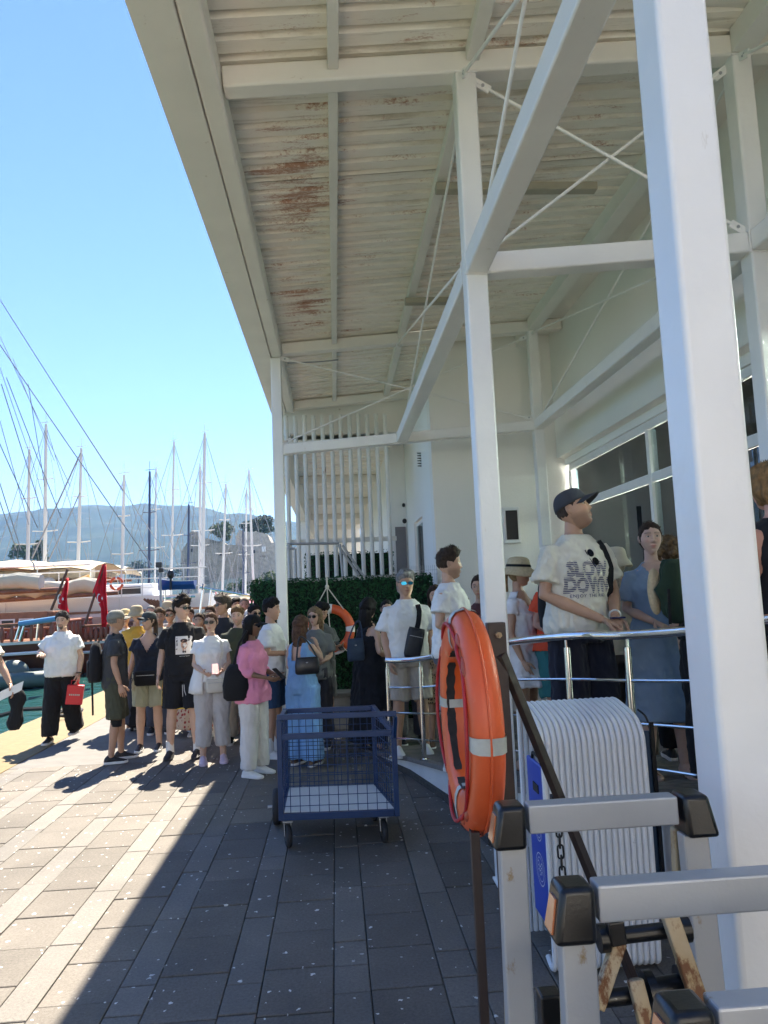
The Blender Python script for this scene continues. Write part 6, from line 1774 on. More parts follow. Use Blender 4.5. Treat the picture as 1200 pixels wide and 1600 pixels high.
    if shoes:
        for (hip, kn, ank), sd in zip(legj, (1, -1)):
            if shoes.get('kind', 'shoe') == 'sandal':
                m_ = MB(); a = V3((ank.x, ank.y, 0)); zz = ank.z - .085 * s
                m_.rings([[a + V3((x * s * .95, y * s, zz + z_)) for x, y in FOOT_OUT] for z_ in (0, .018)]); so_ = m_.build('sandal', shoes['mat'], t, local=True, smooth=True)
                st_ = MB()
                for yy in (-.03, -.08, -.13): st_.tube([a + V3(((-.045) * s, yy * s, zz + .02)), a + V3((0, yy * s, zz + .075 + yy * .12)), a + V3((.045 * s, yy * s, zz + .02))], .006, 6)
                st_.build('strap', shoes['mat'], so_, local=True, smooth=True)
            else:
                m_ = MB(); foot_mesh(m_, ank, s, None, sole=False)
                o = m_.build('shoe', shoes['mat'], t, local=True, smooth='all')
                a = V3((ank.x, ank.y, 0)); zz = ank.z - .085 * s; r_ = MB()
                r_.rings([[a + V3((x * s * k_, y * s * (1 + (k_ - 1) * .4), zz + z_)) for x, y in FOOT_OUT] for z_, k_ in ((0.001, .98), (.004, 1.05), (.026 * s, 1.05), (.030 * s, .98))])
                r_.build('sole', shoes.get('sole', M['white_paint']), o, local=True, smooth=True)
                la = MB()
                for yy in (-.035, -.055, -.075): la.tube([a + V3((-.02 * s, yy * s, zz + (.082 + yy * .35) * s)), a + V3((0, yy * s, zz + (.094 + yy * .33) * s)), a + V3((.02 * s, yy * s, zz + (.082 + yy * .35) * s))], .003, 5)
                la.build('laces', shoes.get('lace', M['white_paint']), o, local=True)
                if shoes.get('sock'):
                    MB().tube([ank + V3((0, .0, -.02)), ank + V3((0, 0, shoes['sock']))], [.043 * s, .043 * s], 14).build('sock', fabric((.75, .75, .74)), o, local=True, smooth=True)
    PEOPLE[(pid, 'thing')] = t; PEOPLE[(pid, 'bvh')] = topbvh; PEOPLE[(pid, 'arms')] = armj; PEOPLE[(pid, 'hc')] = hc_; PEOPLE[(pid, 's')] = s; PEOPLE[(pid, 'HP')] = HP; PEOPLE[(pid, 'legs')] = legj
    return t
FOOT_OUT = [(-.022, .078), (.022, .078), (.035, .05), (.036, .0), (.042, -.06), (.049, -.11), (.042, -.155), (.022, -.182), (0, -.188), (-.022, -.182), (-.042, -.155), (-.049, -.11), (-.042, -.06), (-.036, 0), (-.035, .05)]
def foot_mesh(mb, ank, s, stride, sole=False):
    a = V3((ank.x, ank.y, ank.z - .085 * s)); rs = []
    for y, hw, ht in ((.078, .016, .045), (.068, .030, .075), (.035, .037, .105), (0.0, .040, .112), (-.03, .040, .100), (-.06, .043, .078), (-.10, .048, .060), (-.14, .046, .048), (-.17, .034, .038), (-.186, .012, .026)):
        ring_ = []
        for k in range(14):
            t_ = 2 * pi * k / 14; c_, s_ = cos(t_), sin(t_)
            ring_.append(a + V3((hw * c_ * (1 if s_ < 0 else (.55 + .45 * (1 - s_))), y, .010 + (ht - .010) * (.5 + .5 * s_) if s_ > -.6 else .008)) * s)
        rs.append(ring_)
    mb.rings(rs)
def make_hat(t, hat, HP, HR, s):
    kind, c1 = hat[0], hat[1]; m = c1 if not isinstance(c1, tuple) else fabric(c1, .85, .0015)
    if kind == 'cap':
        back = hat[2] if len(hat) > 2 else 0   # brim direction offset
        m_ = MB(); rs = []
        for j in range(10):
            u = j / 9; r_ = cos(u * pi / 2 * .96) ** .62; z = .038 + .098 * sin(u * pi / 2)
            rs.append([HP(V3((.088 * r_ * cos(a), .008 + .106 * r_ * sin(a), z - .012 * sin(a) * (1 - u)))) for a in [2 * pi * k / 28 for k in range(28)]])
        o = m_.rings(rs).build('cap', m, t, local=True, smooth='all')
        b_ = MB(); rr_ = []
        for j in range(7):
            u = j / 6
            for_ = []
            for k in range(13):
                a = -pi / 2 + (k / 12 - .5) * 2.05
                x = .088 * cos(a) * (1 - .05 * u); y = .008 + .106 * sin(a) - .085 * u * (max(0, cos((k / 12 - .5) * 2.6)) ** .7)
                for_.append(HP(V3((x, y, .052 - .012 * u - .55 * x * x / .088 + (.004)))))
            rr_.append(for_)
        vs = [p for r in rr_ for p in r]; b_.add(vs, [(j * 13 + k, j * 13 + k + 1, (j + 1) * 13 + k + 1, (j + 1) * 13 + k) for j in range(6) for k in range(12)])
        br = b_.build('brim', m, o, local=True, smooth='all'); so = br.modifiers.new('thickness', 'SOLIDIFY'); so.thickness = .004
        MB().ell(HP(V3((0, .008, .137))), .007 * s, .007 * s, .004 * s, 8, 5).build('button', m, o, local=True, smooth='all')
    elif kind in ('straw', 'bucket'):
        m_ = MB(); rs = []; bw = .055 if kind == 'straw' else .045
        for u, r_, z in ((0, 1 + bw / .09, -.022), (.5, 1 + bw * .55 / .09, .018), (1, 1.03, .050), (0, .97, .085), (0, .90, .118), (0, .70, .138), (0, .35, .146), (0, .02, .148)):
            rs.append([HP(V3((.093 * r_ * cos(a), .008 + .106 * r_ * sin(a) * (1.04 if r_ > 1.1 else 1), z + (.008 * sin(3 * a) if r_ > 1.3 else 0)))) for a in [2 * pi * k / 30 for k in range(30)]])
        o = m_.rings(rs, caps=False).build('sun_hat', m, t, local=True, smooth='all'); so = o.modifiers.new('thickness', 'SOLIDIFY'); so.thickness = .003; so.offset = -1
        if len(hat) > 2:
            r_ = MB(); r_.rings([[HP(V3((.097 * k_ * cos(a), .008 + .110 * k_ * sin(a), z))) for a in [2 * pi * k / 30 for k in range(30)]] for z, k_ in ((.056, 1.01), (.060, 1.02), (.074, .985), (.078, .965))], caps=False)
            r_.build('hat_band', hat[2], o, local=True, smooth='all')
def on_top(pid, x, z, off=.004, which='bvh', frm=(0, -1, 0)):
    """point on the garment surface in front (or behind) at local x, z"""
    s = PEOPLE[(pid, 's')]; f_ = V3(frm)
    hit = PEOPLE[(pid, which)].ray_cast(V3((x * s, 0, z * s)) + f_ * 1.0, -f_)
    if hit[0] is None: return V3((x * s, -.12 * s, z * s))
    return hit[0] + f_ * off
def strap(pid, pts, w, mat, name='strap', parent=None, frm_list=None, th=.004, kind='bvh'):
    """flat band laid over the garment through local (x, z, side) points"""
    out = []
    for i in range(len(pts) - 1):
        for k in range(6):
            u = k / 6; out.append(tuple(pts[i][q] + (pts[i + 1][q] - pts[i][q]) * u for q in range(3)))
    out.append(pts[-1])
    P_ = []
    for x, z, sd in out:
        f_ = (0, -1, 0) if sd < 0 else (0, 1, 0); P_.append(on_top(pid, x, z, .006, kind, f_))
    vs, fs = [], []
    for i, p in enumerate(P_):
        a = P_[max(0, i - 1)]; b_ = P_[min(len(P_) - 1, i + 1)]; d = (b_ - a).normalized(); n_ = V3((0, out[i][2], 0)); sd_ = d.cross(n_).normalized() * (w / 2)
        vs += [p + sd_, p - sd_]
    for i in range(len(P_) - 1): fs.append((2 * i, 2 * i + 1, 2 * i + 3, 2 * i + 2))
    m_ = MB(); m_.add(vs, fs)
    M_ = None
    if parent is not None and parent is not PEOPLE[(pid, 'thing')]:
        tm = WORLDMAT[PEOPLE[(pid, 'thing')].name]; m_.v = [tm @ v for v in m_.v]; o = m_.build(name, mat, parent)
    else: o = m_.build(name, mat, PEOPLE[(pid, 'thing')], local=True)
    so = o.modifiers.new('thickness', 'SOLIDIFY'); so.thickness = th; so.offset = 0
    return o
def to_world(pid, p): return WORLDMAT[PEOPLE[(pid, 'thing')].name] @ V3(p)
# ------------------------------------------------------------------ the queue
def fab(*c, **k): return fabric(c, **k)
BLK, NVY, WHT, CREAM = fab(.018, .018, .02), fab(.02, .028, .05), fab(.78, .78, .77), fab(.70, .67, .58)
SH_BLK = mk('black_shoe', (.02, .02, .022), .6, noise_scale=20); SH_WHT = mk('white_shoe', (.76, .76, .75), .5, noise_scale=12, noise_amt=.15)
SH_PINK = mk('lilac_shoe', (.62, .50, .60), .6, noise_scale=12); SH_BRN = mk('brown_sandal', (.16, .09, .05), .6, noise_scale=12)
DK, BR_, BLD, GRY = (.012, .010, .009), (.05, .028, .016), (.34, .22, .11), (.30, .29, .28)
def vneck(depth, w):
    def f(c, s):
        z = c.z / s
        return c.y < -.02 and z > 1.46 - depth and abs(c.x / s) < (z - (1.46 - depth)) * w
    return f
def tank(c, s):
    z, x = c.z / s, abs(c.x / s)
    return (z > 1.36 and x < .085 and c.y < 0) or (z > 1.40 and x < .07)
def ground_at(px, py): p = atZ(px, py, 0); return (p.x, p.y)
def hgt(px, ytop, Y, z0=0): return atY(px, ytop, Y).z - z0
def tee(mat, **k): return dict(dict(mat=mat, sleeve=.62, z0=.88, infl=.020, name='t_shirt'), **k)
def shorts(mat, **k): return dict(dict(kind='legs', mat=mat, z1=.53, w=(.103, .097, .093), infl=.018, flare=.005, name='shorts'), **k)
def pants(mat, **k): return dict(dict(kind='legs', mat=mat, z1=.10, w=(.102, .085, .075), infl=.016, name='trousers'), **k)
# --- man with the red box
x, y = ground_at(97, 1158)
person('p1', 'man in white t-shirt and black trousers walking along the quay with a red box', (x, y), -4, hgt(97, 957, y), tone='fair', hair=('short', (.06, .05, .045)), beard='goatee', fat=1.22,
       top=tee(WHT, sleeve_w=.02), bottom=pants(BLK, w=(.112, .10, .095)), shoes=dict(mat=SH_BLK, sole=SH_WHT), arms=('down', 'raised'), stride=(-.16, .12), head=(4, 4), vox=.013)
def paper_box(label, pid, c, w, d, h, mat, rot=0):
    c = V3(c); t = thing('gift_box', label, 'box', tuple(c)); R = Matrix.Rotation(rot, 4, 'Z')
    MB().box(-w / 2, w / 2, -d / 2, d / 2, -h / 2, h / 2).xform(Matrix.Translation(c) @ R @ Matrix.Rotation(.12, 4, 'Y')).build('box', mat, t, bevel=.006)
    MB().tube([c + V3((-w * .25, 0, h / 2)), c + V3((-w * .2, 0, h / 2 + .06)), c + V3((w * .15, 0, h / 2 + .06)), c + V3((w * .2, 0, h / 2))], .006, 6).build('handle', mat, t, smooth=True)
    mb = MB()
    for k in range(6): mb.box(-w * .33 + k * w * .11, -w * .33 + k * w * .11 + w * .07, -d / 2 - .003, -d / 2 - .001, -.008, .012)
    mb.xform(Matrix.Translation(c) @ R @ Matrix.Rotation(.12, 4, 'Y')).build('lettering', M['refl_band'], t)
w1 = to_world('p1', PEOPLE[('p1', 'arms')][0][2])
paper_box('bright red gift box carried by the man in white beside the water', 'p1', w1 + V3((-.03, -.05, -.25)), .20, .12, .24, mk('red_card', (.62, .015, .025), .4), radians(15))
MB().tube([V3(w1) + V3((.03 * cos(a), .03 * sin(a), .02)) for a in [i * pi / 6 for i in range(12)]], .008, 6, closed=True).build('wrist_watch', M['black_plastic'], PEOPLE[('p1', 'thing')], smooth=True)
# --- cropped man at the left edge with papers and a black jacket
xc = atY(-42, 950, 8.1).x
person('p0', 'partly cropped man in cream t-shirt holding white papers at the left edge', (xc, 8.1), 12, 1.74, tone='tan', hair=('short', BR_), top=tee(fab(.70, .66, .60)), bottom=pants(fab(.12, .13, .15)), shoes=dict(mat=SH_BLK, sole=SH_WHT),
       arms=(((.31, -.03, 1.15), (.40, -.16, .95)), 'down'), vox=.014)
wp = to_world('p0', PEOPLE[('p0', 'arms')][0][2])
t = thing('paper_sheets', 'folded white paper sheets in the hand of the cropped man', 'papers', tuple(wp))
for k, (dx, dz) in enumerate(((0, 0), (.02, .012))):
    a = wp + V3((.02 + dx, -.08, -.03 + dz)); MB().add([a + V3((-.17, .0, -.15)), a + V3((-.10, .0, -.03)), a + V3((.12, .01, .06)), a + V3((.10, .01, -.03))], [(0, 1, 2, 3)]).build('sheet', M['white_paint'], t).modifiers.new('thickness', 'SOLIDIFY').thickness = .002
t = thing('black_jacket', 'black jacket dangling from the hand of the cropped man', 'jacket', tuple(wp))
rr_ = []
for k in range(12):
    u = k / 11; rr_.append([wp + V3((.06 + .02 * sin(u * 4) + (.035 + .035 * sin(u * pi) + .02 * sin(u * 9)) * cos(a) * (1 + .25 * sin(a * 5 + u * 6)), -.02 + (.04 + .02 * sin(u * pi)) * sin(a), -.03 - .42 * u)) for a in [2 * pi * q / 24 for q in range(24)]])
MB().rings(rr_).build('cloth', BLK, t, smooth='all')
# --- grey t-shirt man with backpack
x, y = ground_at(180, 1190)
person('p2', 'man in charcoal t-shirt and olive shorts with cap and black backpack', (x, y), 108, hgt(190, 955, y), tone='tan', hair=('buzz', (.25, .23, .21)), top=tee(fab(.06, .063, .068), z0=.86), bottom=shorts(fab(.075, .08, .055), z1=.50),
       shoes=dict(mat=SH_BLK, sole=SH_WHT), arms=('down', 'down'), stride=(.07, -.05), head=(25, 0), hat=('cap', (.25, .25, .22), 0), vox=.013)
t2 = PEOPLE[('p2', 'thing')]
lg = PEOPLE[('p2', 'legs')][1]; MB().tube([lg[1] + V3((0, -.01, .0)), lg[1] + V3((0, -.005, -.07))], [.063, .060], 14).build('knee_brace', BLK, t2, local=True, smooth=True)
def backpack(label, pid, mat, w=.27, h=.44, d=.15, z=1.17, sc=1.0, straps=True):
    s = PEOPLE[(pid, 's')]; root = PEOPLE[(pid, 'thing')]; Mw = WORLDMAT[root.name]
    c = Mw @ V3((0, .13 * s + d / 2, z * s)); t = thing('backpack', label, 'backpack', tuple(c), root.rotation_euler[2])
    rr_ = []
    for u, k_ in ((0, .75), (.06, .95), (.3, 1.04), (.6, 1.0), (.85, .85), (.96, .6), (1, .3)):
        rr_.append([V3((p.x, p.y + d * .1 * (1 - u), -h / 2 + h * u)) for p in oval(0, 0, 0, w / 2 * k_, d / 2 * (k_ * .8 + .25 - .2 * u), 28, .75)])
    o = MB().rings(rr_).build('bag', mat, t, local=True, smooth='all')
    MB().rings([[V3((p.x, p.y + d * .45, -h * .38 + h * .42 * u)) for p in oval(0, 0, 0, w * .36 * k_, d * .22 * k_, 20, .7)] for u, k_ in ((0, .8), (.1, 1), (.85, .95), (1, .7))]).build('front_pocket', mat, t, local=True, smooth='all')
    MB().tube([V3((-.03, -d * .2, h / 2 - .02)), V3((-.02, -d * .2, h / 2 + .03)), V3((.02, -d * .2, h / 2 + .03)), V3((.03, -d * .2, h / 2 - .02))], .007, 6).build('grab_loop', mat, t, local=True, smooth=True)
    if straps:
        for sd in (-1, 1):
            so = strap(pid, [(sd * .09, z - .16, -1), (sd * .115, 1.25, -1), (sd * .10, 1.38, -1), (sd * .085, 1.43, -1)], .045, mat, 'shoulder_strap', parent=t, th=.009)
            a = Mw @ (on_top(pid, sd * .085, 1.43, .01)); b_ = Mw @ V3((sd * .08 * s, .10 * s, 1.40 * s))
            m_ = Mw @ V3((sd * .085 * s, .02, 1.485 * s)); MB().tube([a, m_, b_], [(.022, .005)] * 3, 8).build('shoulder_strap', mat, t, smooth=True)
    return t
backpack('black backpack worn by the man in the charcoal t-shirt', 'p2', BLK)
s_ = PEOPLE[('p2', 's')]; a = to_world('p2', (-.05, .24, .95)); t = thing('backpack_strap', 'long loose black strap hanging below the black backpack', 'strap', tuple(a)); MB().beam(a, a + V3((.01, 0, -.42)), .02, .006).build('webbing', BLK, t)
# --- woman in navy with belt bag
x, y = ground_at(234, 1172)
person('p3', 'woman in navy v-neck t-shirt and khaki shorts with dark cap and belt bag', (x, y), 4, hgt(232, 957, y), fem=True, tone='fair', hair=('tied', (.10, .07, .05)), top=tee(fab(.022, .028, .045), cut=vneck(.10, .62), sleeve=.5), bottom=shorts(fab(.40, .41, .30), z1=.56, w=(.106, .098, .095)),
       shoes=dict(mat=SH_BLK, sole=SH_WHT), arms=('down', 'down'), head=(-42, -4), hat=('cap', (.06, .07, .075), 0), glasses='small', fat=1.12, vox=.013)
def belly_bag(label, pid, mat, w=.25, h=.13, d=.07, z=.98, x0=0, sagg=0, cat='belt bag', name='belt_bag'):
    root = PEOPLE[(pid, 'thing')]; s = PEOPLE[(pid, 's')]; p = on_top(pid, x0, z, .01); c = WORLDMAT[root.name] @ (p + V3((0, -d / 2, 0)))
    t = thing(name, label, cat, tuple(c), root.rotation_euler[2])
    rr_ = [[V3((q.x, q.y, -h / 2 + h * u)) for q in oval(0, 0, 0, w / 2 * k_, d / 2 * k2, 26, .7)] for u, k_, k2 in ((0, .8, .6), (.12, .97, .95), (.5, 1, 1), (.88, .98, .9), (1, .92, .55))]
    MB().rings(rr_).build('pouch', mat, t, local=True, smooth='all')
    MB().beam((-w * .38, -d * .52, h * .22), (w * .38, -d * .52, h * .22), .004, .006).build('zip', M['grey_metal'], t, local=True)
    return t
belly_bag('black belt bag worn at the waist of the woman in navy', 'p3', BLK, .27, .17, .09, .93)
# --- person between them in white with denim shorts
x, y = ground_at(196, 1139)
person('p3b', 'person in white t-shirt and denim shorts half hidden behind the capped couple', (x, y), 20, hgt(205, 952, y), fem=True, tone='fair', hair=('tied', BLD), top=tee(WHT), bottom=shorts(fab(.16, .25, .38), z1=.60), shoes=dict(mat=mk('grey_shoe', (.3, .3, .3), .6), sole=SH_WHT, sock=.10), hat=('cap', (.55, .45, .25), 0), vox=.016, res=.6)
x = atY(213, 950, 10.6).x
person('p3c', 'person in mustard yellow top and bucket hat behind the woman in navy', (x, 10.6), 30, hgt(213, 948, 10.6), fem=True, tone='tan', hair=('short', BR_), top=tee(fab(.55, .34, .06)), bottom=pants(fab(.08, .09, .12)), hat=('bucket', (.40, .33, .22)), vox=.02, res=.5)
# --- tall young man in black with the portrait print
x, y = ground_at(287, 1183)
person('p4', 'tall young man in black t-shirt with square portrait print and yellow piped shorts', (x, y), 2, hgt(287, 935, y), tone='fair', hair=('curly_top', (.03, .02, .014)), top=tee(fab(.02, .02, .022), z0=.90, sleeve=.72, sleeve_w=.02), bottom=shorts(fab(.02, .021, .025), z1=.54, w=(.106, .103, .10)), stance=.03,
       shoes=dict(mat=SH_BLK, sole=SH_BLK, sock=.10, lace=M['black']), arms=('down', 'down'), head=(52, 3), glasses='small', vox=.013, fat=1.04)
def decal(pid, cx, cz, shapes, mat, name, which='bvh', kind='top', off=.004, sub=1):
    """flat shapes in garment coordinates (x, z offsets in metres) laid on the front of the garment"""
    s = PEOPLE[(pid, 's')]; root = PEOPLE[(pid, kind)]; m_ = MB()
    for poly in shapes: m_.poly([on_top(pid, cx + a / s, cz + b_ / s, off, which) for a, b_ in poly])
    return m_.build(name, mat, root, local=True)
def rect(x0, x1, z0, z1, nx=1, nz=1): return [[(x0 + (x1 - x0) * i / nx, z0 + (z1 - z0) * j / nz), (x0 + (x1 - x0) * (i + 1) / nx, z0 + (z1 - z0) * j / nz), (x0 + (x1 - x0) * (i + 1) / nx, z0 + (z1 - z0) * (j + 1) / nz), (x0 + (x1 - x0) * i / nx, z0 + (z1 - z0) * (j + 1) / nz)] for i in range(nx) for j in range(nz)]
def disc(x, z, rx, rz, n=14): return [[(x + rx * cos(a), z + rz * sin(a)) for a in [2 * pi * k / n for k in range(n)]]]
PX = .045
decal('p4', PX, 1.235, rect(-.095, .095, -.10, .10, 6, 6), mk('print_white', (.68, .65, .62), .8), 'print')
PSK = mk('print_skin', (.50, .30, .22), .8)
for sh_ in (disc(0, .005, .036, .05), rect(-.018, .018, -.06, -.03)): decal('p4', PX, 1.235, sh_, PSK, 'print', off=.007)
PDK = mk('print_dark', (.05, .03, .03), .8)
for sh_ in (disc(0, .05, .040, .022), rect(-.02, .02, -.083, -.062), disc(-.014, .012, .006, .003), disc(.014, .012, .006, .003), disc(0, -.02, .010, .003)): decal('p4', PX, 1.235, sh_, PDK, 'print', off=.010)
decal('p4', PX, 1.235, [[(-.05 + k * .012, -.125 + .003 * (k % 2)), (-.042 + k * .012, -.125 + .003 * (k % 3)), (-.044 + k * .012, -.116), (-.05 + k * .012, -.118)] for k in range(9)], mk('print_grey', (.55, .55, .53), .8), 'print')
def piping(pid, mat, z1, r=.006):
    """coloured piping along the hem and up the outer seam of the shorts"""
    root = PEOPLE[(pid, 'bottom')]; s = PEOPLE[(pid, 's')]; bv = PEOPLE[(pid, 'bvhb')]
    for (hip, kn, ank), sd in zip(PEOPLE[(pid, 'legs')], (1, -1)):
        pts = []
        for k in range(20):
            a = 2 * pi * k / 20; c = V3((hip.x * .5 + kn.x * .5, (hip.y + kn.y) / 2, (z1 + .02) * s)); d = V3((cos(a), sin(a), 0)); h = bv.ray_cast(c + d * .4, -d)
            pts.append((h[0] + d * .002) if h[0] is not None and (h[0] - c).length < .2 else c + d * .13)
        MB().tube(pts, r, 6, closed=True).build('hem_piping', mat, root, local=True, smooth=True)
        pts = []
        for k in range(9):
            z = (z1 + .02 + k * .04) * s; h = bv.ray_cast(V3((sd * .5, .0 - .05 * (1 - k / 8), z)), V3((-sd, 0, 0)))
            if h[0] is not None: pts.append(h[0] + V3((sd * .002, 0, 0)))
        if len(pts) > 2: MB().tube(pts, r, 6).build('side_piping', mat, root, local=True, smooth=True)
piping('p4', M['trim_yellow'], .52)
for dx in (.01, .03):
    p = on_top('p4', dx, .80, .008, 'bvhb'); MB().tube([p, p + V3((.004, -.006, -.06)), p + V3((-.006 + dx, -.004, -.13))], .0035, 6).build('drawstring', M['white_paint'], PEOPLE[('p4', 'bottom')], local=True, smooth=True)
for sd in (-1, 1): strap('p4', [(sd * .13, 1.15, -1), (sd * .14, 1.3, -1), (sd * .12, 1.41, -1)], .035, BLK, 'bag_strap', th=.008)
# --- woman in white with phone and sunglasses
x, y = ground_at(333, 1190)
person('p5', 'woman in white t-shirt and pale trousers with dark sunglasses holding a pink phone', (x, y), 12, hgt(343, 957, y), fem=True, tone='fair', hair=('tied', (.12, .06, .035), .16), top=tee(WHT, z0=.95, sleeve=.45), bottom=pants(fab(.52, .49, .47), z1=.20, w=(.108, .088, .078), name='trousers'),
       shoes=dict(mat=SH_PINK, sole=SH_PINK), arms=('phone_low', 'phone_low'), head=(-20, 4), glasses='big', fat=1.10, stride=(.03, .05), vox=.013)
def phone(label, pid, dx=0, mat=None):
    a = PEOPLE[(pid, 'arms')]; p = to_world(pid, (a[0][2] + a[1][2]) / 2 + V3((dx, -.08, .035))); t = thing('phone', label, 'phone', tuple(p), PEOPLE[(pid, 'thing')].rotation_euler[2])
    R = Matrix.Rotation(radians(-50), 4, 'X'); MB().box(-.036, .036, -.005, .005, -.075, .075).xform(R).build('case', mat or M['black_plastic'], t, local=True, bevel=.003)
    MB().box(-.031, .031, .0052, .006, -.069, .069).xform(R).build('screen', M['lens'], t, local=True)
phone('pink cased phone held by the woman in white', 'p5', .02, mk('pink_case', (.6, .28, .28), .5))
t = belly_bag('small cream crossbody bag hanging before the woman in white', 'p5', fab(.62, .59, .52), .20, .15, .07, .90, x0=.03, cat='bag', name='crossbody_bag')
strap('p5', [(.05, 1.0, -1), (.09, 1.15, -1), (.12, 1.3, -1), (.10, 1.42, -1)], .03, fab(.60, .57, .50), 'bag_strap', parent=t)
m_ = MB()   # white jacket tied round the waist
rs = [[V3((q.x - .0, q.y, z)) for q in oval(0, 0, 0, (.185 + .05 * u) * (1), (.15 + .03 * u), 40, .95, wav=lambda a, u=u: .05 * u * sin(a * 7))] for z, u in ((1.0, 0), (.95, .2), (.88, .6), (.80, .9), (.74, 1))]
fs_ = MB().rings(rs, caps=False); fs_.f = [f for f in fs_.f if not (sum((fs_.v[i].y for i in f)) / len(f) < -.05 and abs(sum((fs_.v[i].x for i in f)) / len(f)) < .10)]; fs_.m = [0] * len(fs_.f)
o = fs_.build('tied_jacket', WHT, PEOPLE[('p5', 'thing')], local=True, smooth='all'); so = o.modifiers.new('t', 'SOLIDIFY'); so.thickness = .006
# --- woman in pink shirt
x, y = ground_at(398, 1211)
person('p6', 'woman in bright pink shirt and white trousers with long black curls and cap', (x, y), 62, hgt(397, 962, y), fem=True, tone='brown', hair=('long', DK, .36, 1), top=dict(mat=fab(.78, .29, .44), sleeve=1.35, z0=.80, infl=.03, hem=.03, sleeve_w=.02, name='shirt', fold_amp=.012), bottom=pants(fab(.66, .64, .62), z1=.09, w=(.105, .09, .085), fold_amp=.01),
       shoes=dict(mat=SH_WHT, sole=SH_WHT), arms=('phone_low', 'phone_low'), head=(10, 6), hat=('cap', (.012, .012, .014), 0), glasses='big', vox=.012)
phone('dark phone held low by the woman in pink', 'p6')
a = to_world('p6', (-.20, .06, .95)); t = thing('shoulder_bag', 'soft black shoulder bag behind the woman in pink', 'bag', tuple(a))
MB().rings([[a + V3((q.x, q.y, z)) for q in oval(0, 0, 0, .13 * k_, .07 * k_, 24, .8)] for z, k_ in ((-.20, .7), (-.17, .95), (-.05, 1), (.08, .8), (.15, .45))]).build('bag', BLK, t, smooth='all')
MB().tube([a + V3((-.02, 0, .14)), a + V3((.04, .0, .35)), a + V3((.12, 0, .47))], .012, 8).build('strap', BLK, t, smooth=True)
# --- young man in white polo
x, y = ground_at(428, 1182)
person('p7', 'young man in white short sleeved shirt and denim shorts beside the left column', (x, y), 75, hgt(432, 937, y), tone='tan', hair=('fade', DK), top=tee(WHT, sleeve=.75, sleeve_w=.02), bottom=shorts(fab(.035, .075, .15), z1=.55), shoes=dict(mat=SH_WHT, sole=SH_WHT, sock=.14),
       arms=('cross', 'cross'), head=(5, 2), vox=.013)
# --- woman in light blue jumpsuit
x, y = ground_at(476, 1196)
person('p8', 'woman in light blue sleeveless jumpsuit seen from behind with black handbag', (x, y), 150, hgt(475, 962, y), fem=True, tone='fair', hair=('long', (.13, .07, .04), .34), top=dict(mat=fab(.22, .42, .72), sleeve=0, z0=.98, infl=.012, name='jumpsuit_top', cut=tank), bottom=pants(fab(.22, .42, .72), z1=.03, w=(.118, .125, .135), name='jumpsuit_trousers', fold_amp=.013, zt=1.09),
       shoes=dict(mat=SH_BRN, kind='shoe'), arms=('phone_low', 'shoulder'), head=(-15, 0), vox=.012)
def handbag(label, c, w, h, d, mat, rot=0, top=None, name='handbag'):
    c = V3(c); t = thing(name, label, 'handbag', tuple(c), rot)
    MB().rings([[V3((q.x, q.y, z)) for q in oval(0, 0, 0, w / 2 * k_, d / 2 * k2, 26, .72)] for z, k_, k2 in ((-h / 2, .86, .7), (-h * .42, .98, 1), (0, 1, .95), (h * .4, .92, .6), (h / 2, .88, .35))]).build('bag', mat, t, local=True, smooth='all')
    tp = top if top is not None else c + V3((0, 0, .4)); a = c + Matrix.Rotation(rot, 3, 'Z') @ V3((-w * .42, 0, h * .45)); b_ = c + Matrix.Rotation(rot, 3, 'Z') @ V3((w * .42, 0, h * .45)); tp = V3(tp)
    MB().tube(smoothpath([a, a.lerp(tp, .6) + V3((-.01, 0, .02)), tp, b_.lerp(tp, .6) + V3((.01, 0, .02)), b_], 5), .009, 8).build('strap', mat, t, smooth=True)
    MB().tube([c + V3((-.01, -d * .5, h * .2)), c + V3((.01, -d * .5, h * .2))], .006, 6).build('clasp', M['grey_metal'], t)
leather = mk('black_leather', (.018, .018, .02), .35, noise_scale=20, bump=.001, bump_scale=120)
sh = to_world('p8', PEOPLE[('p8', 'arms')][0][0]); sh2 = to_world('p8', PEOPLE[('p8', 'arms')][1][0])
c = atY(480, 1040, y - .22)
handbag('small black leather handbag hanging from the shoulder of the blue jumpsuit', c, .25, .17, .08, leather, radians(8), top=V3((c.x - .06, y - .12, 1.32)))
# --- blonde woman with sunglasses and man with phone by the hedge
Y8 = 8.75; person('p8b', 'blonde woman in big sunglasses standing behind the blue jumpsuit', (atY(492, 955, Y8).x, Y8), -8, hgt(488, 950, Y8), fem=True, tone='fair', hair=('long', (.27, .18, .10), .30), top=tee(fab(.16, .17, .17), sleeve=.8, z0=.85), bottom=pants(fab(.05, .05, .06)), shoes=dict(mat=SH_BLK), arms=('phone_low', 'down'), head=(-18, 2), glasses='big', vox=.015, res=.65)
Y9 = 9.25; person('p8c', 'dark haired man bending over a phone in front of the hung life ring', (atY(500, 955, Y9).x, Y9), 42, hgt(503, 943, Y9), tone='tan', hair=('fade', DK), top=tee(fab(.10, .11, .115)), bottom=shorts(fab(.13, .13, .14)), shoes=dict(mat=SH_BLK), arms=('phone', 'phone'), head=(10, 26), vox=.015, res=.65)
phone('phone in the hands of the man before the hung life ring', 'p8c')
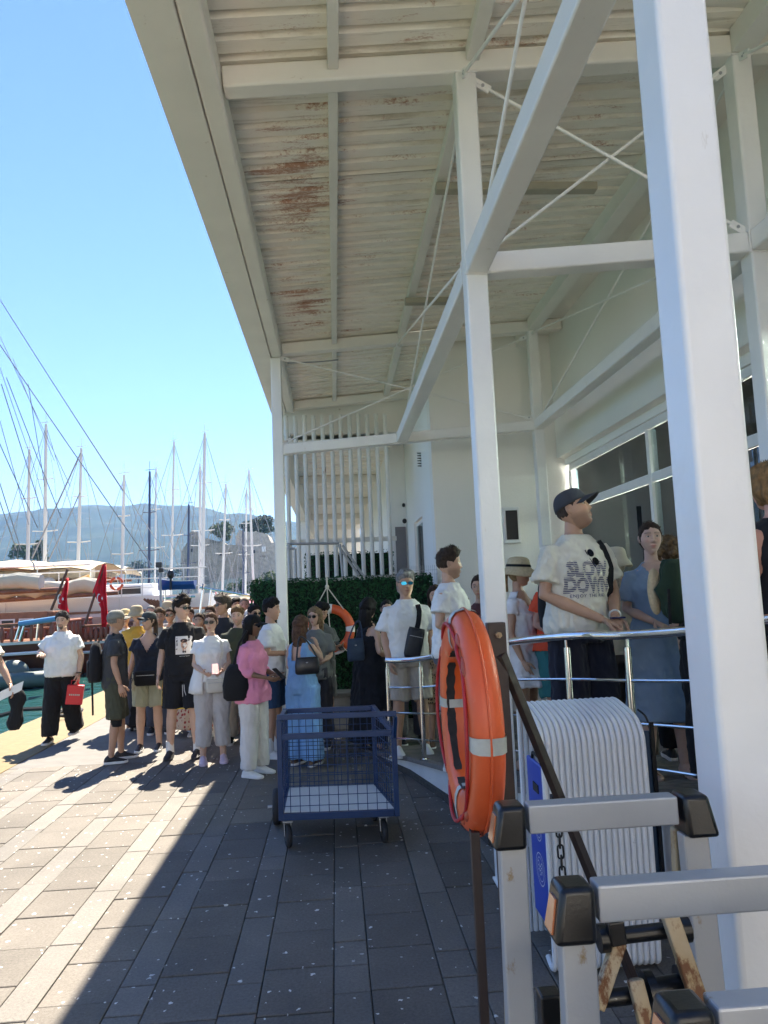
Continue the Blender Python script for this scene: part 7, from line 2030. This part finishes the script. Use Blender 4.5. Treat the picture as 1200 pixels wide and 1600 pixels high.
# --- women in black
Yb = 8.3; person('p9', 'woman in sleeveless black dress with very long black hair facing the hedge', (atY(574, 940, Yb).x, Yb), 122, hgt(572, 935, Yb), fem=True, tone='fair', hair=('long', DK, .40), fat=1.18, top=dict(mat=fab(.015, .016, .02), sleeve=0, z0=.94, infl=.012, name='dress', cut=lambda c, s: c.z / s > 1.38 and abs(c.x / s) > .11, skirt=(.16, .10), fold=.05), shoes=dict(mat=SH_BLK, sole=SH_WHT), arms=('phone_low', 'phone_low'), head=(10, 8), vox=.014)
handbag('dark blue tote bag at the side of the woman in the black dress', atY(556, 1015, 8.1), .20, .24, .08, fab(.04, .06, .10), .4, top=atY(560, 970, 8.1), name='tote_bag')
Yc = 9.0; person('p10b', 'woman with round sunglasses and dark hair looking out beside the hedge', (atY(604, 945, Yc).x, Yc, .0), -2, hgt(603, 938, Yc), fem=True, tone='warm', hair=('tied', DK, 'bun'), top=dict(mat=BLK, sleeve=0, z0=.9, infl=.014, name='vest_top', cut=tank), bottom=pants(fab(.05, .05, .06)), shoes=dict(mat=SH_BLK), glasses='big', vox=.016, res=.65)
# --- man with mirrored glasses on the ramp
Yd = 7.55; zd = Zd(Yd)
person('p11', 'man in white t-shirt and beige shorts with mirrored blue sunglasses on the ramp', (atY(641, 1100, Yd).x, Yd, zd), 4, hgt(645, 894, Yd, zd), tone='tan', hair=('fade', GRY), fat=1.10, top=tee(fab(.76, .755, .73), sleeve=.78, sleeve_w=.022, z0=.88), bottom=shorts(fab(.47, .42, .36), z1=.52), shoes=dict(mat=SH_WHT, sole=SH_WHT),
       arms=('down', 'down_in'), head=(3, 2), glasses='blue', vox=.012, stance=.02)
t = belly_bag('black sling bag slung over the chest of the man in mirrored glasses', 'p11', mk('black_nylon', (.022, .023, .028), .55, noise_scale=25, bump=.001, bump_scale=90), .17, .30, .08, 1.07, x0=.03, cat='sling bag', name='sling_bag')
t.rotation_euler = (0, radians(14), t.rotation_euler[2])
strap('p11', [(.05, 1.14, -1), (.085, 1.25, -1), (.11, 1.37, -1), (.10, 1.43, -1)], .05, BLK, 'strap', th=.006)
Ye = 8.7; person('p11b', 'white haired person standing directly behind the man in mirrored glasses', (atY(632, 905, Ye).x, Ye, .0), 8, hgt(634, 903, Ye), tone='fair', hair=('short', (.62, .60, .56)), top=tee(fab(.5, .5, .5)), bottom=pants(fab(.1, .1, .12)), shoes=dict(mat=SH_BLK), vox=.018, res=.5)
Yf = 8.1; zf_ = Zd(Yf); person('p11c', 'woman in leopard print dress beside the man in mirrored glasses', (atY(682, 960, Yf).x, Yf, zf_), -10, hgt(680, 916, Yf, zf_), fem=True, tone='warm', hair=('long', BR_, .2), top=dict(mat=fabric((.40, .27, .15), kind='leopard', color2=(.03, .02, .015)), sleeve=.7, z0=.95, infl=.02, name='dress', skirt=(.5, .10)), shoes=dict(mat=SH_BRN), vox=.015, res=.6)
# --- man in white tee, profile
Yg = 6.2; zg = Zd(Yg)
person('p12', 'young man in white t-shirt in profile behind the big orange life ring', (atY(706, 1000, Yg).x, Yg, zg), 62, hgt(716, 860, Yg, zg), tone='warm', hair=('fade', (.055, .036, .024)), beard='stubble', top=tee(WHT, sleeve=.58), bottom=shorts(fab(.10, .10, .11)), shoes=dict(mat=SH_WHT, sole=SH_WHT), arms=('front', 'front'), head=(22, 0), vox=.011, res=.9, fat=1.03)
strap('p12', [(.052, 1.352, -1), (.058, 1.344, -1), (.075, 1.356, -1)], .006, M['print'] if 'print' in M else BLK, 'chest_mark', th=.001)
Yh = 7.4; zh = Zd(Yh); person('p12b', 'dark haired woman glimpsed between the white t-shirt man and the column', (atY(748, 905, Yh).x, Yh, zh), -12, hgt(744, 900, Yh, zh), fem=True, tone='warm', hair=('tied', BR_), top=dict(mat=fab(.12, .05, .05), sleeve=.5, z0=.9, infl=.014, name='top'), bottom=pants(BLK), shoes=dict(mat=SH_BLK), head=(-12, 6), vox=.016, res=.7)
# --- woman with straw hat
Yi = 5.9; zi = Zd(Yi)
STRAW = mk('woven_straw', (.56, .46, .29), .8, noise_scale=60, noise_amt=.25, bump=.002, bump_scale=120)
person('p13', 'woman in white mini dress and straw hat with black band behind the railing', (atY(812, 950, Yi).x, Yi, zi), 55, hgt(820, 868, Yi, zi + .03), fem=True, tone='tan', hair=('tied', BLD, .18), top=dict(mat=fab(.76, .75, .78), sleeve=.35, z0=.98, infl=.014, name='dress', skirt=(.70, .10), cut=vneck(.17, .5), fold=.06), shoes=dict(mat=SH_BRN, kind='sandal'), arms=('down_in', 'down_in'), head=(15, 4), hat=('straw', STRAW, BLK), vox=.011)
Yj = 5.75; zj = Zd(Yj)
person('p14', 'person in orange top and teal shorts mostly hidden behind the tall man in the cap', (atY(873, 960, Yj).x, Yj, zj), 20, 1.68, fem=True, tone='red', hair=('tied', BLD), top=tee(fab(.80, .10, .045), sleeve=.55, z0=.95), bottom=shorts(fab(.05, .20, .21), z1=.58, w=(.108, .10, .098)), shoes=dict(mat=SH_WHT), arms=('front', 'front'), vox=.012, res=.7, fat=1.15)
# --- tall man in cap
Yk = 4.92; zk = Zd(Yk)
person('p15', 'tall man in cream slogan t-shirt and grey cap leaning at the railing looking up', (atY(906, 1000, Yk).x, Yk, zk), 16, hgt(885, 770, Yk, zk), tone='tan', hair=('buzz', (.07, .05, .04)), beard='stubble', top=tee(fab(.66, .64, .56), sleeve=.72, sleeve_w=.012, z0=.88, infl=.022, fold_amp=.015), bottom=shorts(fab(.02, .022, .035), z1=.50, w=(.108, .102, .10)), shoes=dict(mat=SH_BLK),
       arms=(((.26, -.02, 1.14), (.09, -.23, .985)), ((.26, -.02, 1.13), (.0, -.24, .975))), head=(40, -20), hat=('cap', (.055, .06, .075), 0), vox=.009, res=1.25, fat=1.06, lean=.03)
# print: striped block letters over a small line of text
def letters_mesh(txt, size, font_w=1.0, space=1.0):
    cu = bpy.data.curves.new('txt', 'FONT'); cu.body = txt; cu.size = size; cu.align_x = 'CENTER'; cu.space_character = space; cu.resolution_u = 2; cu.offset = size * .055 if size > .05 else 0
    o = bpy.data.objects.new('txt', cu); COL.objects.link(o); dg = bpy.context.evaluated_depsgraph_get(); me = o.evaluated_get(dg).to_mesh()
    bm_ = bmesh.new(); bm_.from_mesh(me); bpy.data.objects.remove(o)
    return bm_
def text_on(pid, txt, size, cx, cz, mat, stripes=None, sx=1.0, sz=1.0, off=.0075, name='print', space=1.0, slope=0):
    bm_ = letters_mesh(txt, size, space=space)
    if stripes:
        zs = [v.co.y for v in bm_.verts]; z = min(zs) + stripes / 2; keep = []
        while z < max(zs):
            bmesh.ops.bisect_plane(bm_, geom=bm_.verts[:] + bm_.edges[:] + bm_.faces[:], plane_co=(0, z, 0), plane_no=(0, 1, 0)); z += stripes / 2
        z0_ = min(zs); dl = [f for f in bm_.faces if int((f.calc_center_median().y - z0_) / (stripes / 2) ) % 2 == 1]
        bmesh.ops.delete(bm_, geom=dl, context='FACES')
    xs = sorted([v.co.x for v in bm_.verts])
    k = -.5 * (xs[-1] - xs[0])
    for q in range(1, 12):
        xx = xs[0] + (xs[-1] - xs[0]) * q / 12
        bmesh.ops.bisect_plane(bm_, geom=bm_.verts[:] + bm_.edges[:] + bm_.faces[:], plane_co=(xx, 0, 0), plane_no=(1, 0, 0))
    bmesh.ops.triangulate(bm_, faces=bm_.faces[:])
    bm_.verts.ensure_lookup_table(); s = PEOPLE[(pid, 's')]; mb = MB()
    vs = [on_top(pid, cx + v.co.x * sx / s, cz + (v.co.y * sz + slope * v.co.x) / s, off) for v in bm_.verts]
    mb.add(vs, [tuple(v.index for v in f.verts) for f in bm_.faces]); bm_.free()
    return mb.build(name, mat, PEOPLE[(pid, 'top')], local=True)
PB = mk('print_blue', (.012, .018, .12), .8)
text_on('p15', 'SLOW', .125, -.02, 1.235, PB, stripes=.011, sx=.80, sz=1.05)
text_on('p15', 'DOWN', .125, -.02, 1.140, PB, stripes=.011, sx=.74, sz=1.05)
text_on('p15', 'ENJOY THE RIDE', .030, -.02, 1.108, PB, space=1.15)
# sunglasses hooked on the collar
p = to_world('p15', on_top('p15', -.005, 1.395, .012)); t = thing('folded_sunglasses', 'black sunglasses hooked on the collar of the tall man in the cap', 'sunglasses', tuple(p))
Rz = Matrix.Translation(p) @ Matrix.Rotation(radians(16), 4, 'Z') @ Matrix.Rotation(radians(-24), 4, 'Y') @ Matrix.Rotation(radians(-14), 4, 'X')
for k in (0, 1):
    MB().rings([[V3((.021 * cos(a), yy, -.035 - k * .062 + .027 * sin(a))) for a in [2 * pi * q / 16 for q in range(16)]] for yy in (-.004, .002)]).xform(Rz).build('lens', M['lens'], t, smooth=True)
MB().tube([V3((-.02, .004, 0)), V3((-.025, .006, -.05)), V3((-.02, .004, -.13))], .004, 6).xform(Rz).build('temple_arm', M['black_plastic'], t, smooth=True)
backpack('black backpack on the shoulder of the tall man in the cap', 'p15', BLK, w=.30, h=.48, z=1.12, straps=False)
strap('p15', [(.155, 1.10, -1), (.16, 1.25, -1), (.14, 1.37, -1), (.115, 1.44, -1)], .055, BLK, 'shoulder_strap', th=.010)
aw = PEOPLE[('p15', 'arms')][0]; c = aw[2].lerp(aw[1], .10); d = (aw[2] - aw[1]).normalized(); u_ = d.orthogonal().normalized(); v_ = d.cross(u_)
MB().tube([c + u_ * (.034 * cos(a)) + v_ * (.034 * sin(a)) for a in [2 * pi * q / 16 for q in range(16)]], [(.006, .006)] * 16, 6, closed=True).build('wristband', M['white_paint'], PEOPLE[('p15', 'thing')], local=True, smooth=True)
pc = to_world('p15', (aw[2] + PEOPLE[('p15', 'arms')][1][2]) / 2 + V3((.02, -.07, .02))); t = thing('phone', 'dark phone in the joined hands of the tall man in the cap', 'phone', tuple(pc))
MB().box(pc.x - .04, pc.x + .05, pc.y + .01, pc.y + .05, pc.z - .02, pc.z - .009).build('case', mk('navy_case', (.03, .03, .10), .4), t, bevel=.003)
# --- person in cream blouse behind him
Yl = 5.7; zl = Zd(Yl)
person('p15b', 'person in cream blouse standing behind the backpack of the tall man', (atY(960, 850, Yl).x, Yl, zl), 160, 1.66, fem=True, tone='fair', hair=('tied', (.5, .42, .32)), top=dict(mat=fab(.62, .55, .42), sleeve=.5, z0=.9, infl=.03, name='blouse', sleeve_w=.04), bottom=pants(fab(.10, .08, .07), w=(.11, .10, .1)), shoes=dict(mat=SH_BLK), vox=.014, res=.6, hat=('bucket', (.62, .56, .44)))
# --- woman in blue dress
Ym = 5.05; zm_ = Zd(Ym)
person('p16', 'woman in pale blue midi dress with tied back hair beside the thick column', (atY(1028, 1000, Ym).x, Ym, zm_), -6, hgt(1012, 817, Ym, zm_), fem=True, tone=(.58, .38, .29), hair=('tied', (.05, .032, .022)), top=dict(mat=fab(.25, .34, .45), sleeve=.75, z0=.98, infl=.014, sleeve_w=.018, name='dress', skirt=(.40, .07), cut=vneck(.15, .55), fold=.05, fold_amp=.009), shoes=dict(mat=SH_BRN, kind='sandal'),
       arms=('front', 'front'), head=(-6, -2), vox=.010, res=1.1)
Yn = 5.9; zn = Zd(Yn)
person('p16b', 'person with curly light brown hair behind the woman in the blue dress', (atY(1046, 850, Yn).x, Yn, zn), 170, hgt(1046, 843, Yn, zn), fem=True, tone='fair', hair=('curly_top', (.22, .14, .07), 'curls'), top=tee(fab(.10, .25, .20)), bottom=pants(BLK), shoes=dict(mat=SH_BLK), vox=.016, res=.6)
Yo = 4.25; zo = Zd(Yo)
person('p17', 'person in black behind the thick column with only an arm in view', (atY(1108, 900, Yo).x, Yo, zo), 150, 1.70, fem=True, tone='warm', hair=('long', BR_, .25), top=dict(mat=BLK, sleeve=0, z0=.92, infl=.014, name='vest_top', cut=tank), bottom=pants(BLK), shoes=dict(mat=SH_BLK), arms=('down_in', 'down_in'), vox=.013, res=.6)
c = atY(1052, 925, 4.18); t = thing('green_bag', 'crumpled dark green fabric bag held beside the thick column', 'bag', tuple(c))
rr_ = []
for k in range(14):
    u = k / 13; w_ = .022 + .058 * sin(pi * (.15 + .8 * u)) + .008 * sin(u * 17) ; rr_.append([c + V3((.012 - .02 * sin(u * 3) + w_ * cos(a) * (1 + .13 * sin(a * 5 + u * 9) + .22 * noise.noise(V3((a * 2, u * 8, 1)))), .05 * sin(a) * (.6 + .5 * sin(pi * u)), .19 - .37 * u)) for a in [2 * pi * q / 30 for q in range(30)]])
MB().rings(rr_).build('bag', fab(.025, .045, .028), t, smooth='all')
MB().beam(c + V3((-.052, -.055, .02)), c + V3((-.056, -.05, -.18)), .016, .006).build('strap', BLK, t)
c = atY(1024, 924, 4.22); t = thing('hanging_hat', 'round beige sun hat held against the blue dress', 'hat', tuple(c))
MB().rings([[c + V3((-.0 + .045 * k_ * cos(a), yy - .0, .135 * k_ * sin(a))) for a in [2 * pi * q / 26 for q in range(26)]] for yy, k_ in ((0, 1), (.006, 1.0), (.012, .7), (.05, .6), (.06, .4))]).build('hat', STRAW, t, smooth='all')
# --- woman at the right edge
Yp = 3.35; zp = Zd(Yp)
person('p18', 'blonde woman in black top cut off by the right edge of the picture', (atY(1218, 900, Yp).x, Yp, zp), 195, hgt(1187, 725, Yp, zp), fem=True, tone='red', hair=('long', (.30, .17, .07), .12), top=dict(mat=BLK, sleeve=0, z0=.9, infl=.014, name='vest_top', cut=tank), bottom=pants(BLK), shoes=dict(mat=SH_BLK), vox=.012, res=.8)
# --- crowd in the sun behind the front row
CG = 'tourists packed behind the front row'
crowd = [
 (249, 951, 10.3, 'man with brown hair and beige shirt just right of the dark cap', 'tan', ('short', (.12, .07, .04)), (.42, .38, .30), None, None, False, 10),
 (262, 941, 12.2, 'person in tan bucket hat at the back of the crowd', 'tan', ('short', BR_), (.2, .2, .22), ('bucket', (.42, .34, .24)), None, False, 0),
 (266, 950, 11.0, 'dark haired woman with sunglasses beside the beige bucket hat', 'tan', ('tied', BR_), (.08, .08, .08), None, 'big', True, 0),
 (277, 940, 11.6, 'red faced man with fair thinning hair left of the tall young man', 'red', ('buzz', (.35, .28, .2)), (.45, .42, .40), None, None, False, -10),
 (284, 956, 10.4, 'person in pale beige sun hat peeping behind the portrait t-shirt', 'fair', ('short', BLD), (.15, .15, .16), ('bucket', (.55, .48, .38)), None, True, 15),
 (311, 958, 10.0, 'woman in long red and cream floral dress behind the tall young man', 'warm', ('tied', BR_), None, None, None, True, 0),
 (328, 947, 11.2, 'person with round sunglasses in the middle of the back row', 'tan', ('short', (.1, .06, .04)), (.5, .5, .48), None, 'big', True, -5),
 (349, 932, 9.9, 'tall man in dark t-shirt with swept hair and sunglasses looking left', 'tan', ('curly_top', (.10, .08, .065)), (.03, .03, .035), None, 'small', False, -60),
 (371, 949, 9.3, 'round faced young man right of the sunglasses woman', 'fair', ('fade', (.20, .12, .06)), (.05, .06, .04), None, None, False, -4),
 (369, 935, 12.0, 'dark haired head far back between the two men', 'tan', ('short', DK), (.1, .1, .12), None, None, False, 20),
 (382, 934, 11.8, 'tall balding red faced man at the back near the hedge', 'red', ('buzz', (.28, .2, .15)), (.35, .33, .4), None, None, False, 5),
 (397, 946, 9.9, 'dark haired man half hidden by the black cap of the pink shirt woman', 'tan', ('short', DK), (.1, .1, .12), None, 'small', False, 35),
 (320, 960, 10.9, 'woman with dark curls behind the shoulder of the tall young man', 'brown', ('curly_top', DK, 'curls'), (.06, .05, .05), None, None, True, 30),
 (243, 962, 11.4, 'short person in white cap far behind the navy t-shirt', 'fair', ('short', BLD), (.6, .6, .6), ('cap', (.62, .60, .55)), None, True, 0),
 (355, 962, 11.4, 'woman in orange top hidden behind the sunglasses woman', 'warm', ('tied', DK), (.5, .14, .05), None, None, True, -20),
 (296, 951, 12.6, 'dark haired man far back above the shoulder of the portrait t-shirt', 'tan', ('short', BR_), (.4, .1, .1), None, None, False, 10),
 (338, 945, 12.5, 'person with light hair at the far back left of the tall man', 'fair', ('short', BLD), (.2, .3, .4), None, None, True, 0),
 (390, 953, 10.8, 'person in a white sun visor style cap between the men near the hedge', 'warm', ('tied', BR_), (.6, .6, .58), ('cap', (.65, .65, .64)), None, True, 0),
 (236, 946, 12.8, 'grey haired man at the far left of the back row', 'red', ('buzz', GRY), (.12, .2, .3), None, None, False, 0),
 (412, 950, 11.0, 'grey haired person behind the young man in white beside the hedge', 'fair', ('short', GRY), (.3, .3, .3), None, None, True, 10),
]
for k, (px, yt, Y, lab, tone, hr, col_, ht, gl, fem_, fc) in enumerate(crowd):
    p = atY(px, yt, Y); kw = dict(top=tee(fab(*col_)) if col_ else dict(mat=fabric((.55, .42, .30), kind='floral', color2=(.30, .05, .04)), sleeve=.5, z0=.98, infl=.02, name='dress', skirt=(.12, .16)))
    if col_: kw['bottom'] = [pants(fab(.07, .08, .11)), shorts(fab(.28, .25, .2)), pants(fab(.35, .33, .3))][k % 3]
    person(f'c{k}', lab, (p.x, Y, -.004), fc * .5, max(1.5, min(1.92, p.z)), fem=fem_, tone=tone, hair=hr, shoes=dict(mat=[SH_BLK, SH_WHT][k % 2], sole=SH_WHT), head=(fc * .5, 2), hat=ht, glasses=gl, vox=.018, res=.62 if Y < 11 else .5, group=CG, fat=1.0 + .12 * (k % 3 == 1), beard='stubble' if k in (0, 8) else None, **kw)
# luggage among the crowd
t = thing('black_suitcase', 'upright black suitcase standing behind the woman in navy', 'suitcase', (atZ(226, 1140).x, atZ(226, 1140).y, 0))
p = atZ(226, 1140); o = MB().box(p.x - .2, p.x + .2, p.y - .12, p.y + .12, .05, .66).build('shell', BLK, t, bevel=.03)
for sx_ in (-.15, .15): MB().tube([(p.x + sx_ - .015, p.y - .08, .03), (p.x + sx_ + .015, p.y - .08, .03)], .03, 12).build('wheel', M['rubber'], t, smooth=True)
MB().tube([(p.x - .1, p.y, .66), (p.x - .1, p.y, .95), (p.x + .1, p.y, .95), (p.x + .1, p.y, .66)], .01, 8).build('handle', M['grey_metal'], t, smooth=True)
